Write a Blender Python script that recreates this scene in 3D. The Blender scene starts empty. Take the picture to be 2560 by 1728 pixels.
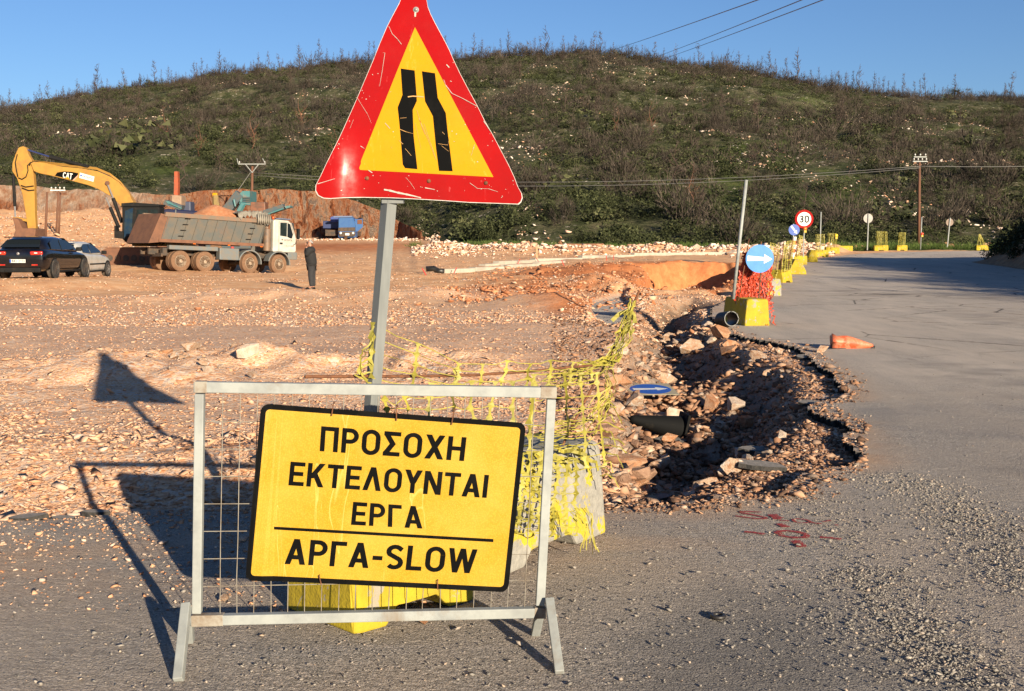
import bpy, bmesh, math, random
import numpy as np
from mathutils import Vector, Matrix
R = math.radians
S = bpy.context.scene
COL = S.collection
random.seed(7)
RNG = np.random.default_rng(7)

# ------------------------------------------------------------------ camera, sky, sun, exposure
FPX, CX, CY, CAMH = 2844.0, 1280.0, 864.0, 1.55
PITCH = math.atan(258 / FPX)
cam_data = bpy.data.cameras.new('camera')
cam_data.lens = 36 * FPX / 2560
cam_data.sensor_width = 36
cam_data.clip_start = 0.05
cam_data.clip_end = 4000
cam = bpy.data.objects.new('camera', cam_data)
COL.objects.link(cam)
cam.location = (0, 0, CAMH)
cam.rotation_euler = (math.pi / 2 - PITCH, 0, 0)
S.camera = cam

SUN = Vector((1.85, -3.5, 1.0)).normalized()      # towards the sun
world = bpy.data.worlds.new('World')
S.world = world
world.use_nodes = True
wn = world.node_tree
wn.nodes.clear()
sky = wn.nodes.new('ShaderNodeTexSky')
sky.sky_type = 'NISHITA'
sky.sun_disc = False
sky.sun_elevation = math.asin(SUN.z)
sky.sun_rotation = math.atan2(SUN.x, SUN.y)
sky.altitude = 200
sky.air_density = 1.0
sky.dust_density = 0.25
sky.ozone_density = 4.0
bg = wn.nodes.new('ShaderNodeBackground')
bg.inputs['Strength'].default_value = 0.050
wo = wn.nodes.new('ShaderNodeOutputWorld')
tint = wn.nodes.new('ShaderNodeMix'); tint.data_type = 'RGBA'; tint.blend_type = 'MULTIPLY'; tint.inputs[0].default_value = 1
tint.inputs[7].default_value = (.90, .97, 1.14, 1)
wn.links.new(sky.outputs[0], tint.inputs[6]); wn.links.new(tint.outputs[2], bg.inputs[0])
wn.links.new(bg.outputs[0], wo.inputs[0])
sun_data = bpy.data.lights.new('sun', 'SUN')
sun_data.energy = 5.0
sun_data.angle = R(0.5)
sun_data.color = (1.0, 0.86, 0.65)
sun = bpy.data.objects.new('sun', sun_data)
COL.objects.link(sun)
sun.rotation_euler = (-SUN).to_track_quat('-Z', 'Y').to_euler()
S.view_settings.view_transform = 'Standard'
S.view_settings.look = 'None'
S.view_settings.exposure = 1.15
S.view_settings.gamma = 1
S.cycles.max_bounces = 5
S.cycles.diffuse_bounces = 3
S.cycles.glossy_bounces = 3
S.cycles.transparent_max_bounces = 8

# ------------------------------------------------------------------ pixel of the photo (2560 wide) -> ray
_cp, _sp = math.cos(PITCH), math.sin(PITCH)
def ray(px, py):
    u = (px - CX) / FPX; v = (CY - py) / FPX
    return Vector((u, _cp + v * _sp, -_sp + v * _cp))
def P(px, py, Y):
    d = ray(px, py); return Vector((d.x, d.y, d.z)) * (Y / d.y) + Vector((0, 0, CAMH))
def G(px, py, z=0.0):
    d = ray(px, py); return d * ((z - CAMH) / d.z) + Vector((0, 0, CAMH))
def onplane(px, py, p0, n):
    d = ray(px, py); o = Vector((0, 0, CAMH))
    return o + d * ((p0 - o).dot(n) / d.dot(n))

# ------------------------------------------------------------------ noise
def _h(ix, iy, s):
    n = (ix.astype(np.int64) * 374761393 + iy.astype(np.int64) * 668265263 + s * 1274126177) & 0xffffffff
    n = ((n ^ (n >> 13)) * 1274126177) & 0xffffffff
    n = (n ^ (n >> 16)) & 0xffff
    return n / 65535.0
def vn(x, y, s=0):
    x = np.asarray(x, float); y = np.asarray(y, float)
    ix, iy = np.floor(x), np.floor(y); fx, fy = x - ix, y - iy
    fx = fx * fx * (3 - 2 * fx); fy = fy * fy * (3 - 2 * fy)
    a = _h(ix, iy, s); b = _h(ix + 1, iy, s); c = _h(ix, iy + 1, s); d = _h(ix + 1, iy + 1, s)
    return (a * (1 - fx) + b * fx) * (1 - fy) + (c * (1 - fx) + d * fx) * fy
def fbm(x, y, o=4, s=0):
    t = 0; a = .5; f = 1.
    for i in range(o):
        t = t + a * (vn(np.asarray(x) * f + 17 * i, np.asarray(y) * f - 9 * i, s + i) - .5); a *= .5; f *= 2.03
    return t
def sst(a, b, x):
    t = np.clip((np.asarray(x, float) - a) / (b - a), 0, 1); return t * t * (3 - 2 * t)
def inpoly(x, y, poly):
    c = np.zeros(np.shape(x), bool); n = len(poly)
    for i in range(n):
        x0, y0 = poly[i]; x1, y1 = poly[(i + 1) % n]
        if y0 == y1: continue
        k = ((y0 > y) != (y1 > y)) & (x < (x1 - x0) * (y - y0) / (y1 - y0) + x0); c ^= k
    return c
def pdist(x, y, poly, closed=True):
    d = np.full(np.shape(x), 1e9); n = len(poly)
    for i in range(n if closed else n - 1):
        x0, y0 = poly[i]; x1, y1 = poly[(i + 1) % n]
        dx, dy = x1 - x0, y1 - y0; L = dx * dx + dy * dy + 1e-12
        t = np.clip(((x - x0) * dx + (y - y0) * dy) / L, 0, 1)
        d = np.minimum(d, np.hypot(x - x0 - t * dx, y - y0 - t * dy))
    return d

# ------------------------------------------------------------------ terrain shape
def gp(l): return [tuple(G(a, b)[:2]) for a, b in l]
EDGE = gp([(1360,1262),(1515,1273),(1600,1262),(1695,1269),(1794,1253),(1817,1237),(1900,1243),(1960,1228),(2010,1190),(2042,1174),
    (2110,1170),(2157,1154),(2157,1138),(2133,1119),(2106,1111),(2106,1103),(2125,1083),(2110,1061),(2070,1048),(2031,1036),
    (2023,1016),(2055,1006),(2100,1000),(2112,985),(2100,965),(2082,937),(2043,913),(2035,901),(2007,882),(1987,870),(1932,858),
    (1853,844),(1810,828),(1790,806),(1775,790),(1785,772),(1815,745)])
FARL = [(5.2,28.5),(7.0,35),(10.0,45.5),(13.2,56),(16.8,67),(22.0,80),(27,90),(32,97),(40,102),(60,104),(90,104)]
LEFTE = [(-40,6.8),(-12,6.6)] + gp([(0,1308),(150,1303),(280,1293),(430,1283),(640,1280),(900,1270),(1200,1262)])
ROAD = [(-40,-40)] + LEFTE + EDGE + FARL + [(90,-40)]
DITCH = gp([(1540,1215),(1500,1150),(1460,1060),(1490,960),(1540,890),(1570,830),(1600,790),(1640,752)]) + \
    [(5.0,31.5),(5.6,29.5)] + gp([(1740,770),(1760,800),(1800,835),(1900,875),(1990,925),(2010,1000),(1990,1060),(1950,1110),(1800,1190),(1640,1235)])
PIT = [(3.6,36.5),(5.9,50),(6.4,64),(10,66.5),(13.4,66.5),(12.0,56),(9.2,46.5),(6.0,35.2)]
SLAB = gp([(1465,752),(1560,735),(1585,770),(1572,800),(1530,822),(1490,800)])
CRX = [-3000,-1200,0,158,320,482,688,800,1136,1243,1493,1635,1778,1903,2063,2188,2331,2403,2560,3200,5000]
CRY = [436,336,286,255,234,210,186,173,157,150,150,164,183,198,228,244,255,257,255,265,310]
YC = 380.
def hill_y0(px): return np.interp(px, [-3000,1000,1080,1300,1840,2100,3000], [146,146,135,116,112,112,108])
def wall_top(px): return np.interp(px, [-3000,-200,0,130,300,430,560,700,800,880,950,1010,1060], [8.2,8.2,8.2,7.9,7.3,7.0,7.4,7.6,7.3,6.4,5.0,3.2,1.9])
PADS = [(-16.4,39.0,.34,3.5),(-16.9,44.5,.2,2.5),(-17.3,59.5,.06,2.6),(-13.1,63.3,-.19,3.0),(-21.5,64,.3,4.5),(-7.2,40,-.1,2.5),
    (-20.9,142,1.85,6),(4.2,20.4,0,1.2)]
def base_z(x, y):
    px = 1280 + FPX * x / np.maximum(y, 1.0)
    right = .0135 * np.maximum(0, y - 45); left = .024 * np.maximum(0, y - 62)
    k = sst(-2, 6, x)
    z = left * (1 - k) + right * k
    return z, px
def ground_z(x, y, detail=True):
    x = np.asarray(x, float); y = np.asarray(y, float)
    z, px = base_z(x, y)
    inroad = inpoly(x, y, ROAD)
    dr = pdist(x, y, ROAD) * np.where(inroad, -1, 1)
    off = sst(0.0, 1.2, dr)                       # away from the asphalt
    if detail:
        amp = .10 + .10 * sst(14, 60, y)
        z = z + off * (1 - sst(100, 150, y) * .5) * (fbm(x / 4, y / 4, 4, 3) * amp * 2 + fbm(x / .9, y / .9, 3, 5) * .07)
    # low gravel ridge at the left and the rubble heap beyond it
    z = z + off * .22 * np.exp(-((y - (13.6 + .15 * x)) / 1.5) ** 2) * sst(-9, -4.5, x) * (1 - sst(-.6, .4, x)) * (1 + 2 * fbm(x / .6, y / .6, 3, 9))
    z = z + .14 * np.exp(-((y - 31) / 2.2) ** 2) * sst(-12, -7, x) * (1 - sst(-2, 1, x)) * (.6 + 2 * vn(x / .8, y / .8, 4)) * off
    z = z + .12 * np.exp(-((y - 8.0 - .05 * x) / .8) ** 2) * off * sst(-6, -2, -np.abs(x + 1.5))
    # red earth heaps by the pit
    for (hx, hy, hr, hh) in ((2.2,50,3.2,.40),(4.4,52,2.2,.35),(3.3,60,3.0,.25),(1.0,42,2.6,.3),(.9,27,1.2,.3),(2.7,35.5,1.3,.5),(-.6,34,2.4,.2)):
        z = z + hh * np.exp(-((x - hx) ** 2 + (y - hy) ** 2) / hr ** 2) * (1 + 1.2 * fbm(x / 1.1, y / 1.1, 3, 21))
    # ditch and pit
    di = pdist(x, y, DITCH) * np.where(inpoly(x, y, DITCH), 1, -1)
    dep = .40 + .35 * vn(x / 1.7, y / 1.7, 31)
    z = z - dep * sst(-.12, .60 + .3 * vn(x, y, 8), di)
    if detail: z = z + sst(0, .5, di) * (fbm(x / .5, y / .5, 3, 41) * .62)
    dp = pdist(x, y, PIT) * np.where(inpoly(x, y, PIT), 1, -1)
    z = z - 1.95 * sst(-.1, .55 + .7 * vn(x / 1.5, y / 1.5, 12), dp + .5 * fbm(x / .7, y / .7, 3, 14)) * (1 + .0 * x)
    z = z + .5 * fbm(x / .8, y / .8, 4, 15) * np.exp(-((dp - .1) / 2.2) ** 2)
    ds = pdist(x, y, SLAB) * np.where(inpoly(x, y, SLAB), 1, -1)
    z = z * (1 - sst(-.1, .15, ds)) + (-.12) * sst(-.1, .15, ds)
    # shoulders next to the asphalt sit lower than it
    z = z - .055 * np.where(y < 30, 1, .4) * (1 - sst(.3, 1.5, dr)) - .0 * dr
    # pads where the machines stand
    for (qx, qy, qz, qr) in PADS:
        w = np.exp(-(((x - qx) ** 2 + (y - qy) ** 2) / qr ** 2) ** 2); z = z * (1 - w) + qz * w
    # talus at the left under the rock face
    tal = sst(100, 144, y) * (1 - sst(380, 560, px)) * (y < 147) * 3.4
    z = z + tal * (1 + .5 * fbm(x / 5, y / 5, 4, 61))
    # stone bank in the middle and right
    z = z + .55 * np.exp(-((y - np.interp(px,[1000,1300,1840,2300],[97,92,93,108])) / 4.5) ** 2) * sst(1000, 1100, px) * (1 - sst(2080, 2130, px)) * (y > 60) * (1 + 1.5 * fbm(x / 3, y / 3, 3, 71))
    # right-hand cut bank (mostly out of the frame; it shades the road)
    bl = 18.2 + .18 * (y - 18)
    bank = sst(0, 4.2, x - bl + 1.5 * fbm(x / 5, y / 5, 3, 81)) * sst(6, 16, y) * (1 - sst(62, 72, y))
    z = z + bank * (3.0 + 1.0 * sst(44, 58, y) + 1.6 * fbm(x / 4, y / 4, 4, 83) + .08 * np.maximum(0, x - bl).clip(0, 40))
    # hill
    y0 = hill_y0(px); zc = CAMH + (606 - np.interp(px, CRX, CRY)) / FPX * YC
    z0 = np.maximum(wall_top(px), 0) * (px < 1060) + 1.9 * (px >= 1060)
    z0 = np.where(px > 1060, np.interp(px, [1060, 1300, 2000, 2560], [1.9, 1.7, 1.0, .9]), z0)
    t = np.clip((y - y0) / (YC - y0), 0, 1)
    hz = z0 + (zc - z0) * (t * .93 + .07 * t * t)
    hz = np.where(y > YC, zc - .12 * (y - YC), hz)
    nz = fbm(x / 34, y / 34, 4, 91) * 11 + fbm(x / 7, y / 7, 3, 95) * 1.6
    hz = hz + nz * np.sin(np.pi * np.clip(t, 0, 1)) ** .7 * sst(0, .12, t) + fbm(x / 12, y / 60, 3, 97) * 2.5 * sst(.85, 1, t)
    step = np.where(px < 1060, (y > y0 + .6), 1.0) 
    h = np.where(y > y0, 1., 0.) * step
    z = np.where(h > 0, np.where(px < 1060, hz, np.maximum(z * (1 - sst(0, .08, t)) + hz * sst(0, .08, t), z * (t < .02))), z)
    return z
def gz(x, y): return float(ground_z(np.array([float(x)]), np.array([float(y)]))[0])
def GG(px, py):
    """where the ray through a photo pixel meets the terrain"""
    d = ray(px, py); prev = 0
    ts = np.exp(np.linspace(math.log(2.5), math.log(700), 2600))
    X = d.x * ts; Y = d.y * ts; Z = CAMH + d.z * ts
    z = ground_z(X, Y, True)
    k = np.argmax(Z < z)
    if k == 0: k = len(ts) - 1
    return Vector((X[k], Y[k], z[k]))

# ------------------------------------------------------------------ materials
def newmat(name):
    m = bpy.data.materials.new(name); m.use_nodes = True
    nt = m.node_tree; nt.nodes.clear()
    o = nt.nodes.new('ShaderNodeOutputMaterial'); b = nt.nodes.new('ShaderNodeBsdfPrincipled')
    nt.links.new(b.outputs[0], o.inputs[0])
    return m, nt, b
class NT:
    """small node helper"""
    def __init__(s, nt): s.nt = nt
    def n(s, t, **k):
        q = s.nt.nodes.new('ShaderNode' + t)
        for a, b in k.items(): setattr(q, a, b)
        return q
    def l(s, a, b): s.nt.links.new(a, b)
    def coord(s, kind='Object'): return s.n('TexCoord').outputs[kind]
    def mapping(s, v, sc=(1,1,1), rot=(0,0,0)):
        m = s.n('Mapping'); s.l(v, m.inputs[0]); m.inputs['Scale'].default_value = sc; m.inputs['Rotation'].default_value = rot; return m.outputs[0]
    def noise(s, v, sc, det=4, rough=.55, dist=0, out='Fac'):
        q = s.n('TexNoise'); s.l(v, q.inputs['Vector']); q.inputs['Scale'].default_value = sc; q.inputs['Detail'].default_value = det
        q.inputs['Roughness'].default_value = rough; q.inputs['Distortion'].default_value = dist; return q.outputs[out]
    def vor(s, v, sc, out='Distance', feature='F1', rand=1):
        q = s.n('TexVoronoi', feature=feature); s.l(v, q.inputs['Vector']); q.inputs['Scale'].default_value = sc
        q.inputs['Randomness'].default_value = rand; return q.outputs[out]
    def ramp(s, f, stops, interp='LINEAR'):
        r = s.n('ValToRGB'); s.l(f, r.inputs[0]); e = r.color_ramp.elements; r.color_ramp.interpolation = interp
        while len(e) > 1: e.remove(e[0])
        for i, (p, c) in enumerate(stops):
            q = e[0] if i == 0 else e.new(p)
            q.position = p; q.color = (c, c, c, 1) if isinstance(c, (int, float)) else (*c, 1)
        return r.outputs[0]
    def mix(s, f, a, b, mode='MIX'):
        q = s.n('Mix', data_type='RGBA', blend_type=mode)
        for i, v in ((0, f), (6, a), (7, b)):
            if isinstance(v, (int, float)): q.inputs[i].default_value = v if i == 0 else (v, v, v, 1)
            elif isinstance(v, tuple): q.inputs[i].default_value = (*v, 1)
            else: s.l(v, q.inputs[i])
        return q.outputs[2]
    def math(s, op, a, b=0., c=0.):
        q = s.n('Math', operation=op)
        for i, v in ((0, a), (1, b), (2, c)):
            if isinstance(v, (int, float)): q.inputs[i].default_value = v
            else: s.l(v, q.inputs[i])
        return q.outputs[0]
    def bump(s, h, st, dist, nrm=None):
        q = s.n('Bump'); s.l(h, q.inputs['Height']); q.inputs['Strength'].default_value = st; q.inputs['Distance'].default_value = dist
        if nrm: s.l(nrm, q.inputs['Normal'])
        return q.outputs[0]
    def attr(s, name, out='Fac'):
        q = s.n('Attribute', attribute_name=name); return q.outputs[out]
def pm(name, c, c2=None, sc=4, rough=.6, metal=0, bump=.0, bsc=30, lo=.4, hi=.65, c3=None, sc3=1.2, t3=(.5,.62), spec=.5, coat=0, stretch=(1,1,1), bd=.004):
    """painted / plain surface with soft variation, optional second dirt layer"""
    m, nt, b = newmat(name); N = NT(nt); v = N.mapping(N.coord(), stretch)
    c, c2, c3 = [tuple(q * .82 for q in k) if k else k for k in (c, c2, c3)]
    col = c
    if c2 is not None:
        col = N.mix(N.ramp(N.noise(v, sc, 5, .65), [(lo, 0.), (hi, 1.)]), c, c2)
    if c3 is not None:
        col = N.mix(N.ramp(N.noise(v, sc3, 6, .7, .4), [(t3[0], 0.), (t3[1], 1.)]), col, c3)
    if isinstance(col, tuple): b.inputs['Base Color'].default_value = (*col, 1)
    else: N.l(col, b.inputs['Base Color'])
    b.inputs['Roughness'].default_value = rough; b.inputs['Metallic'].default_value = metal
    b.inputs['Specular IOR Level'].default_value = spec; b.inputs['Coat Weight'].default_value = coat
    b.inputs['Coat Roughness'].default_value = .06
    if bump: N.l(N.bump(N.noise(v, bsc, 4, .6), bump, bd), b.inputs['Normal'])
    return m
M = {}

# ------------------------------------------------------------------ mesh helpers
class MB:
    def __init__(s): s.v = []; s.f = []; s.mi = []; s.cur = 0
    def add(s, vs, fs):
        o = len(s.v); s.v += [tuple(q) for q in vs]; s.f += [tuple(i + o for i in f) for f in fs]; s.mi += [s.cur] * len(fs); return s
    def box(s, c, d, rot=None, bev=0, taper=(1,1)):
        """c centre, d full sizes; rot = Matrix 3x3; bev chamfers all edges; taper scales the top"""
        hx, hy, hz = d[0] / 2, d[1] / 2, d[2] / 2
        if bev:
            b = min(bev, hx * .9, hy * .9, hz * .9); bm = bmesh.new(); bmesh.ops.create_cube(bm, size=1)
            for q in bm.verts:
                top = q.co.z > 0
                q.co = Vector((q.co.x * 2 * hx * (taper[0] if top else 1), q.co.y * 2 * hy * (taper[1] if top else 1), q.co.z * 2 * hz))
            bmesh.ops.bevel(bm, geom=list(bm.edges), offset=b, segments=2, affect='EDGES', profile=.6)
            bm.verts.index_update(); vs = [q.co.copy() for q in bm.verts]; fs = [[w.index for w in f.verts] for f in bm.faces]; bm.free()
        else:
            tx, ty = taper
            vs = [Vector((x * hx * (tx if z > 0 else 1), y * hy * (ty if z > 0 else 1), z * hz)) for z in (-1, 1) for y in (-1, 1) for x in (-1, 1)]
            fs = [(0,2,3,1),(4,5,7,6),(0,1,5,4),(2,6,7,3),(0,4,6,2),(1,3,7,5)]
        c = Vector(c)
        if rot is not None: vs = [rot @ q for q in vs]
        return s.add([q + c for q in vs], fs)
    def tube(s, pts, r, n=8, cap=True, flat=None):
        """tube along points, r scalar or list; flat=(a,b) scales the section's two axes"""
        pts = [Vector(p) for p in pts]; m = len(pts); rs = r if isinstance(r, (list, tuple)) else [r] * m
        up = None; vs = []
        for i, p in enumerate(pts):
            t = (pts[min(i + 1, m - 1)] - pts[max(i - 1, 0)])
            if t.length < 1e-9: t = Vector((0, 0, 1))
            t.normalize()
            if up is None: up = Vector((0, 0, 1)) if abs(t.z) < .9 else Vector((0, 1, 0))
            a = t.cross(up); 
            if a.length < 1e-6: a = t.orthogonal()
            a.normalize(); b = a.cross(t).normalized(); up = b
            for k in range(n):
                w = 2 * math.pi * k / n + math.pi / n
                vs.append(p + (a * math.cos(w) * (flat[0] if flat else 1) + b * math.sin(w) * (flat[1] if flat else 1)) * rs[i])
        fs = [(i * n + k, i * n + (k + 1) % n, (i + 1) * n + (k + 1) % n, (i + 1) * n + k) for i in range(m - 1) for k in range(n)]
        if cap: fs += [tuple(range(n))[::-1], tuple((m - 1) * n + k for k in range(n))]
        return s.add(vs, fs)
    def lathe(s, prof, n=24, M4=None, caps=True):
        """prof [(r, z)], around z, then matrix"""
        vs = []; 
        for (r, z) in prof:
            for k in range(n):
                w = 2 * math.pi * k / n; vs.append(Vector((r * math.cos(w), r * math.sin(w), z)))
        m = len(prof)
        fs = [(i * n + k, i * n + (k + 1) % n, (i + 1) * n + (k + 1) % n, (i + 1) * n + k) for i in range(m - 1) for k in range(n)]
        if caps and prof[0][0] > 1e-6: fs.append(tuple(range(n))[::-1])
        if caps and prof[-1][0] > 1e-6: fs.append(tuple((m - 1) * n + k for k in range(n)))
        if M4 is not None: vs = [M4 @ q for q in vs]
        return s.add(vs, fs)
    def prism(s, poly, off, vec):
        """poly: 3D points; thick by vec"""
        n = len(poly); poly = [Vector(q) + Vector(off) for q in poly]; vec = Vector(vec)
        return s.add(poly + [q + vec for q in poly], [tuple(range(n)), tuple(range(2 * n - 1, n - 1, -1))] + [(i, (i + 1) % n + 0, (i + 1) % n + n, i + n)[::-1] for i in range(n)])
    def hull(s, pts, subdiv=0, jitter=0):
        bm = bmesh.new(); vs = [bm.verts.new(q) for q in pts]; r = bmesh.ops.convex_hull(bm, input=vs)
        bmesh.ops.delete(bm, geom=[q for q in bm.verts if not q.link_faces], context='VERTS')
        if subdiv:
            bmesh.ops.subdivide_edges(bm, edges=list(bm.edges), cuts=subdiv, use_grid_fill=True)
        bm.verts.index_update(); vs = [q.co.copy() for q in bm.verts]; fs = [[w.index for w in f.verts] for f in bm.faces]; bm.free()
        return s.add(vs, fs)
    def build(s, name, mat=None, parent=None, smooth=False, mats=None, world=False, auto=None):
        me = bpy.data.meshes.new(name)
        vs = s.v
        if world and parent is not None:
            inv = parent_matrix(parent).inverted(); vs = [tuple(inv @ Vector(q)) for q in vs]
        me.from_pydata(vs, [], s.f)
        for q in (mats or [mat]): me.materials.append(q)
        if mats: me.polygons.foreach_set('material_index', s.mi)
        bm = bmesh.new(); bm.from_mesh(me); bmesh.ops.recalc_face_normals(bm, faces=bm.faces); bm.to_mesh(me); bm.free()
        if smooth: me.shade_smooth()
        if auto:
            me.shade_smooth(); me.set_sharp_from_angle(angle=R(auto))
        o = bpy.data.objects.new(name, me); COL.objects.link(o)
        if parent is not None: o.parent = parent
        return o
def parent_matrix(o):
    m = Matrix.LocRotScale(o.location, o.rotation_euler, o.scale)
    return parent_matrix(o.parent) @ m if o.parent else m
def empty(name, loc, rz=0, rx=0, ry=0):
    o = bpy.data.objects.new(name, None); COL.objects.link(o); o.empty_display_size = .3
    o.location = loc; o.rotation_euler = (rx, ry, rz); return o
def tag(o, label=None, cat=None, group=None, kind=None):
    for k, v in (('label', label), ('category', cat), ('group', group), ('kind', kind)):
        if v: o[k] = v
    return o
def copy_tree(o, parent=None):
    c = o.copy(); COL.objects.link(c)
    if parent is not None: c.parent = parent
    for ch in list(o.children): copy_tree(ch, c)
    return c
def npmesh(name, V, T, mat, attrs=None, smooth=False, quads=False):
    """mesh from numpy arrays, T (n,3) or (n,4); attrs {name: per-vertex floats}"""
    me = bpy.data.meshes.new(name); k = T.shape[1]
    me.vertices.add(len(V)); me.vertices.foreach_set('co', V.astype(np.float32).ravel())
    me.loops.add(T.size); me.loops.foreach_set('vertex_index', T.astype(np.int32).ravel())
    me.polygons.add(len(T)); me.polygons.foreach_set('loop_start', np.arange(0, T.size, k, dtype=np.int32))
    me.update(calc_edges=True)
    for a, w in (attrs or {}).items():
        at = me.attributes.new(a, 'FLOAT', 'POINT'); at.data.foreach_set('value', w.astype(np.float32))
    if mat: me.materials.append(mat)
    if smooth: me.shade_smooth()
    me.validate()
    o = bpy.data.objects.new(name, me); COL.objects.link(o); return o
# ------------------------------------------------------------------ ground materials
def mat_ground():
    m, nt, b = newmat('earth_and_broken_stone'); N = NT(nt); v = N.coord('Object'); red = N.attr('red'); fine = N.attr('fine')
    cell = N.vor(v, 22, 'Color'); sep = N.n('SeparateColor'); N.l(cell, sep.inputs[0])
    cell2 = N.vor(v, 60, 'Color'); sep2 = N.n('SeparateColor'); N.l(cell2, sep2.inputs[0])
    st = N.ramp(sep.outputs[0], [(0, (.40,.18,.09)), (.2, (.58,.31,.17)), (.5, (.66,.41,.25)), (.75, (.60,.42,.30)), (.9, (.50,.41,.34)), (1, (.70,.54,.40))])
    st2 = N.ramp(sep2.outputs[1], [(0, (.46,.22,.11)), (.35, (.62,.36,.20)), (.7, (.65,.44,.29)), (1, (.54,.44,.36))])
    stone = N.mix(N.ramp(N.noise(v, 3, 3), [(.42, 0.), (.6, 1.)]), st, st2)
    earth = N.ramp(N.noise(v, 1.4, 8, .7), [(.3, (.54,.24,.105)), (.5, (.68,.38,.19)), (.7, (.74,.49,.29))])
    col = N.mix(fine, stone, earth)
    redc = N.ramp(N.noise(v, 2.2, 7, .7), [(.3, (.34,.11,.04)), (.6, (.50,.19,.075)), (.8, (.60,.30,.15))])
    wob = N.math('ADD', red, N.math('MULTIPLY', N.math('SUBTRACT', N.noise(v, 1.1, 8, .7), .5), 1.1))
    col = N.mix(N.ramp(wob, [(.35, 0.), (.75, 1.)]), col, redc)
    col = N.mix(N.math('MULTIPLY', N.attr('ditch'), N.ramp(N.noise(v, 2.5, 7, .7), [(.35, 1.), (.65, .6)])), col, N.ramp(N.noise(v, 30, 5, .7), [(.35, (.025,.021,.018)), (.6, (.075,.055,.042)), (.75, (.18,.105,.065))]))  # near-black mix: asphalt fines plus painted shade in ditch and bank
    grey = N.attr('grey'); col = N.mix(grey, col, N.ramp(N.noise(v, 5, 6, .7), [(.3, (.20,.17,.15)), (.7, (.36,.31,.27))]))
    gr = N.attr('grass'); wg = N.math('ADD', gr, N.math('MULTIPLY', N.math('SUBTRACT', N.noise(v, .5, 7, .7), .5), 1.2))
    col = N.mix(N.ramp(wg, [(.4, 0.), (.6, 1.)]), col, N.ramp(N.noise(v, 1.5, 6, .7), [(.3, (.03,.05,.012)), (.6, (.07,.11,.025)), (.8, (.16,.15,.06))]))
    N.l(col, b.inputs['Base Color']); b.inputs['Roughness'].default_value = .95; b.inputs['Specular IOR Level'].default_value = .15
    h = N.math('ADD', N.math('MULTIPLY', N.vor(v, 22), -.7), N.math('MULTIPLY', N.vor(v, 60), -.35))
    h2 = N.math('ADD', h, N.math('MULTIPLY', N.noise(v, 9, 8, .7), .9))
    N.l(N.bump(h2, .55, .025, N.bump(N.noise(v, .9, 8, .7), .45, .18)), b.inputs['Normal'])
    return m
def mat_asphalt():
    m, nt, b = newmat('dusty_asphalt'); N = NT(nt); v = N.coord('Object')
    agg = N.vor(v, 110, 'Color'); sep = N.n('SeparateColor'); N.l(agg, sep.inputs[0])
    c = N.ramp(sep.outputs[0], [(0, (.16,.145,.13)), (.5, (.33,.295,.26)), (.85, (.42,.375,.33)), (.95, (.56,.46,.38)), (1, (.65,.58,.50))])
    big = N.noise(v, .55, 7, .68)
    c = N.mix(N.ramp(big, [(.38, 0.), (.62, .75)]), c, (.42,.35,.285))
    c = N.mix(N.ramp(N.noise(v, .33, 5, .6, 1.5), [(.52, 0.), (.68, .55)]), c, (.20,.19,.185))
    sv = N.mapping(v, (1, .16, 1), (0, 0, -.33))
    c = N.mix(N.ramp(N.noise(sv, .8, 6, .65), [(.5, 0.), (.72, .6)]), c, (.46,.36,.27))
    c = N.mix(N.math('MULTIPLY', N.attr('worn'), N.ramp(N.noise(sv, 1.3, 6, .7), [(.35, .25), (.65, 1.)])), c, (.56,.475,.39))  # pale wear, plus sunlight thrown back by the farther road, painted in
    c = N.mix(N.attr('dust'), c, N.ramp(N.noise(v, 6, 6, .7), [(.3, (.46,.28,.17)), (.7, (.54,.39,.27))]))
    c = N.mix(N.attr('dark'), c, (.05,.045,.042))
    cr = N.vor(N.mapping(v, (1, 1, 0)), .33, 'Distance', 'DISTANCE_TO_EDGE')
    crk = N.math('MULTIPLY', N.ramp(N.math('ADD', cr, N.math('MULTIPLY', N.noise(v, 5, 5, .7), .05)), [(.026, 1.), (.034, 0.)]), N.ramp(N.noise(v, .12, 3), [(.44, 0.), (.50, 1.)]))
    c = N.mix(N.attr('patch'), c, N.ramp(N.noise(sv, 2.0, 7, .7), [(.35, (.15,.14,.132)), (.65, (.25,.225,.20))]))
    crk = N.math('MULTIPLY', crk, N.attr('crack'))
    c = N.mix(crk, c, (.03,.028,.026))
    N.l(c, b.inputs['Base Color']); b.inputs['Roughness'].default_value = .88; b.inputs['Specular IOR Level'].default_value = .25
    h = N.math('ADD', N.math('MULTIPLY', N.vor(v, 110), -.6), N.noise(v, 45, 4, .7))
    n1 = N.bump(N.noise(v, 2.3, 6, .6), .5, .06)
    n2 = N.bump(N.noise(N.mapping(v, (1, 2.2, 1), (0, 0, .35)), 14, 6, .75, .6), 1, .022, n1)
    N.l(N.bump(h, 1, .012, n2), b.inputs['Normal'])
    return m
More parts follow.
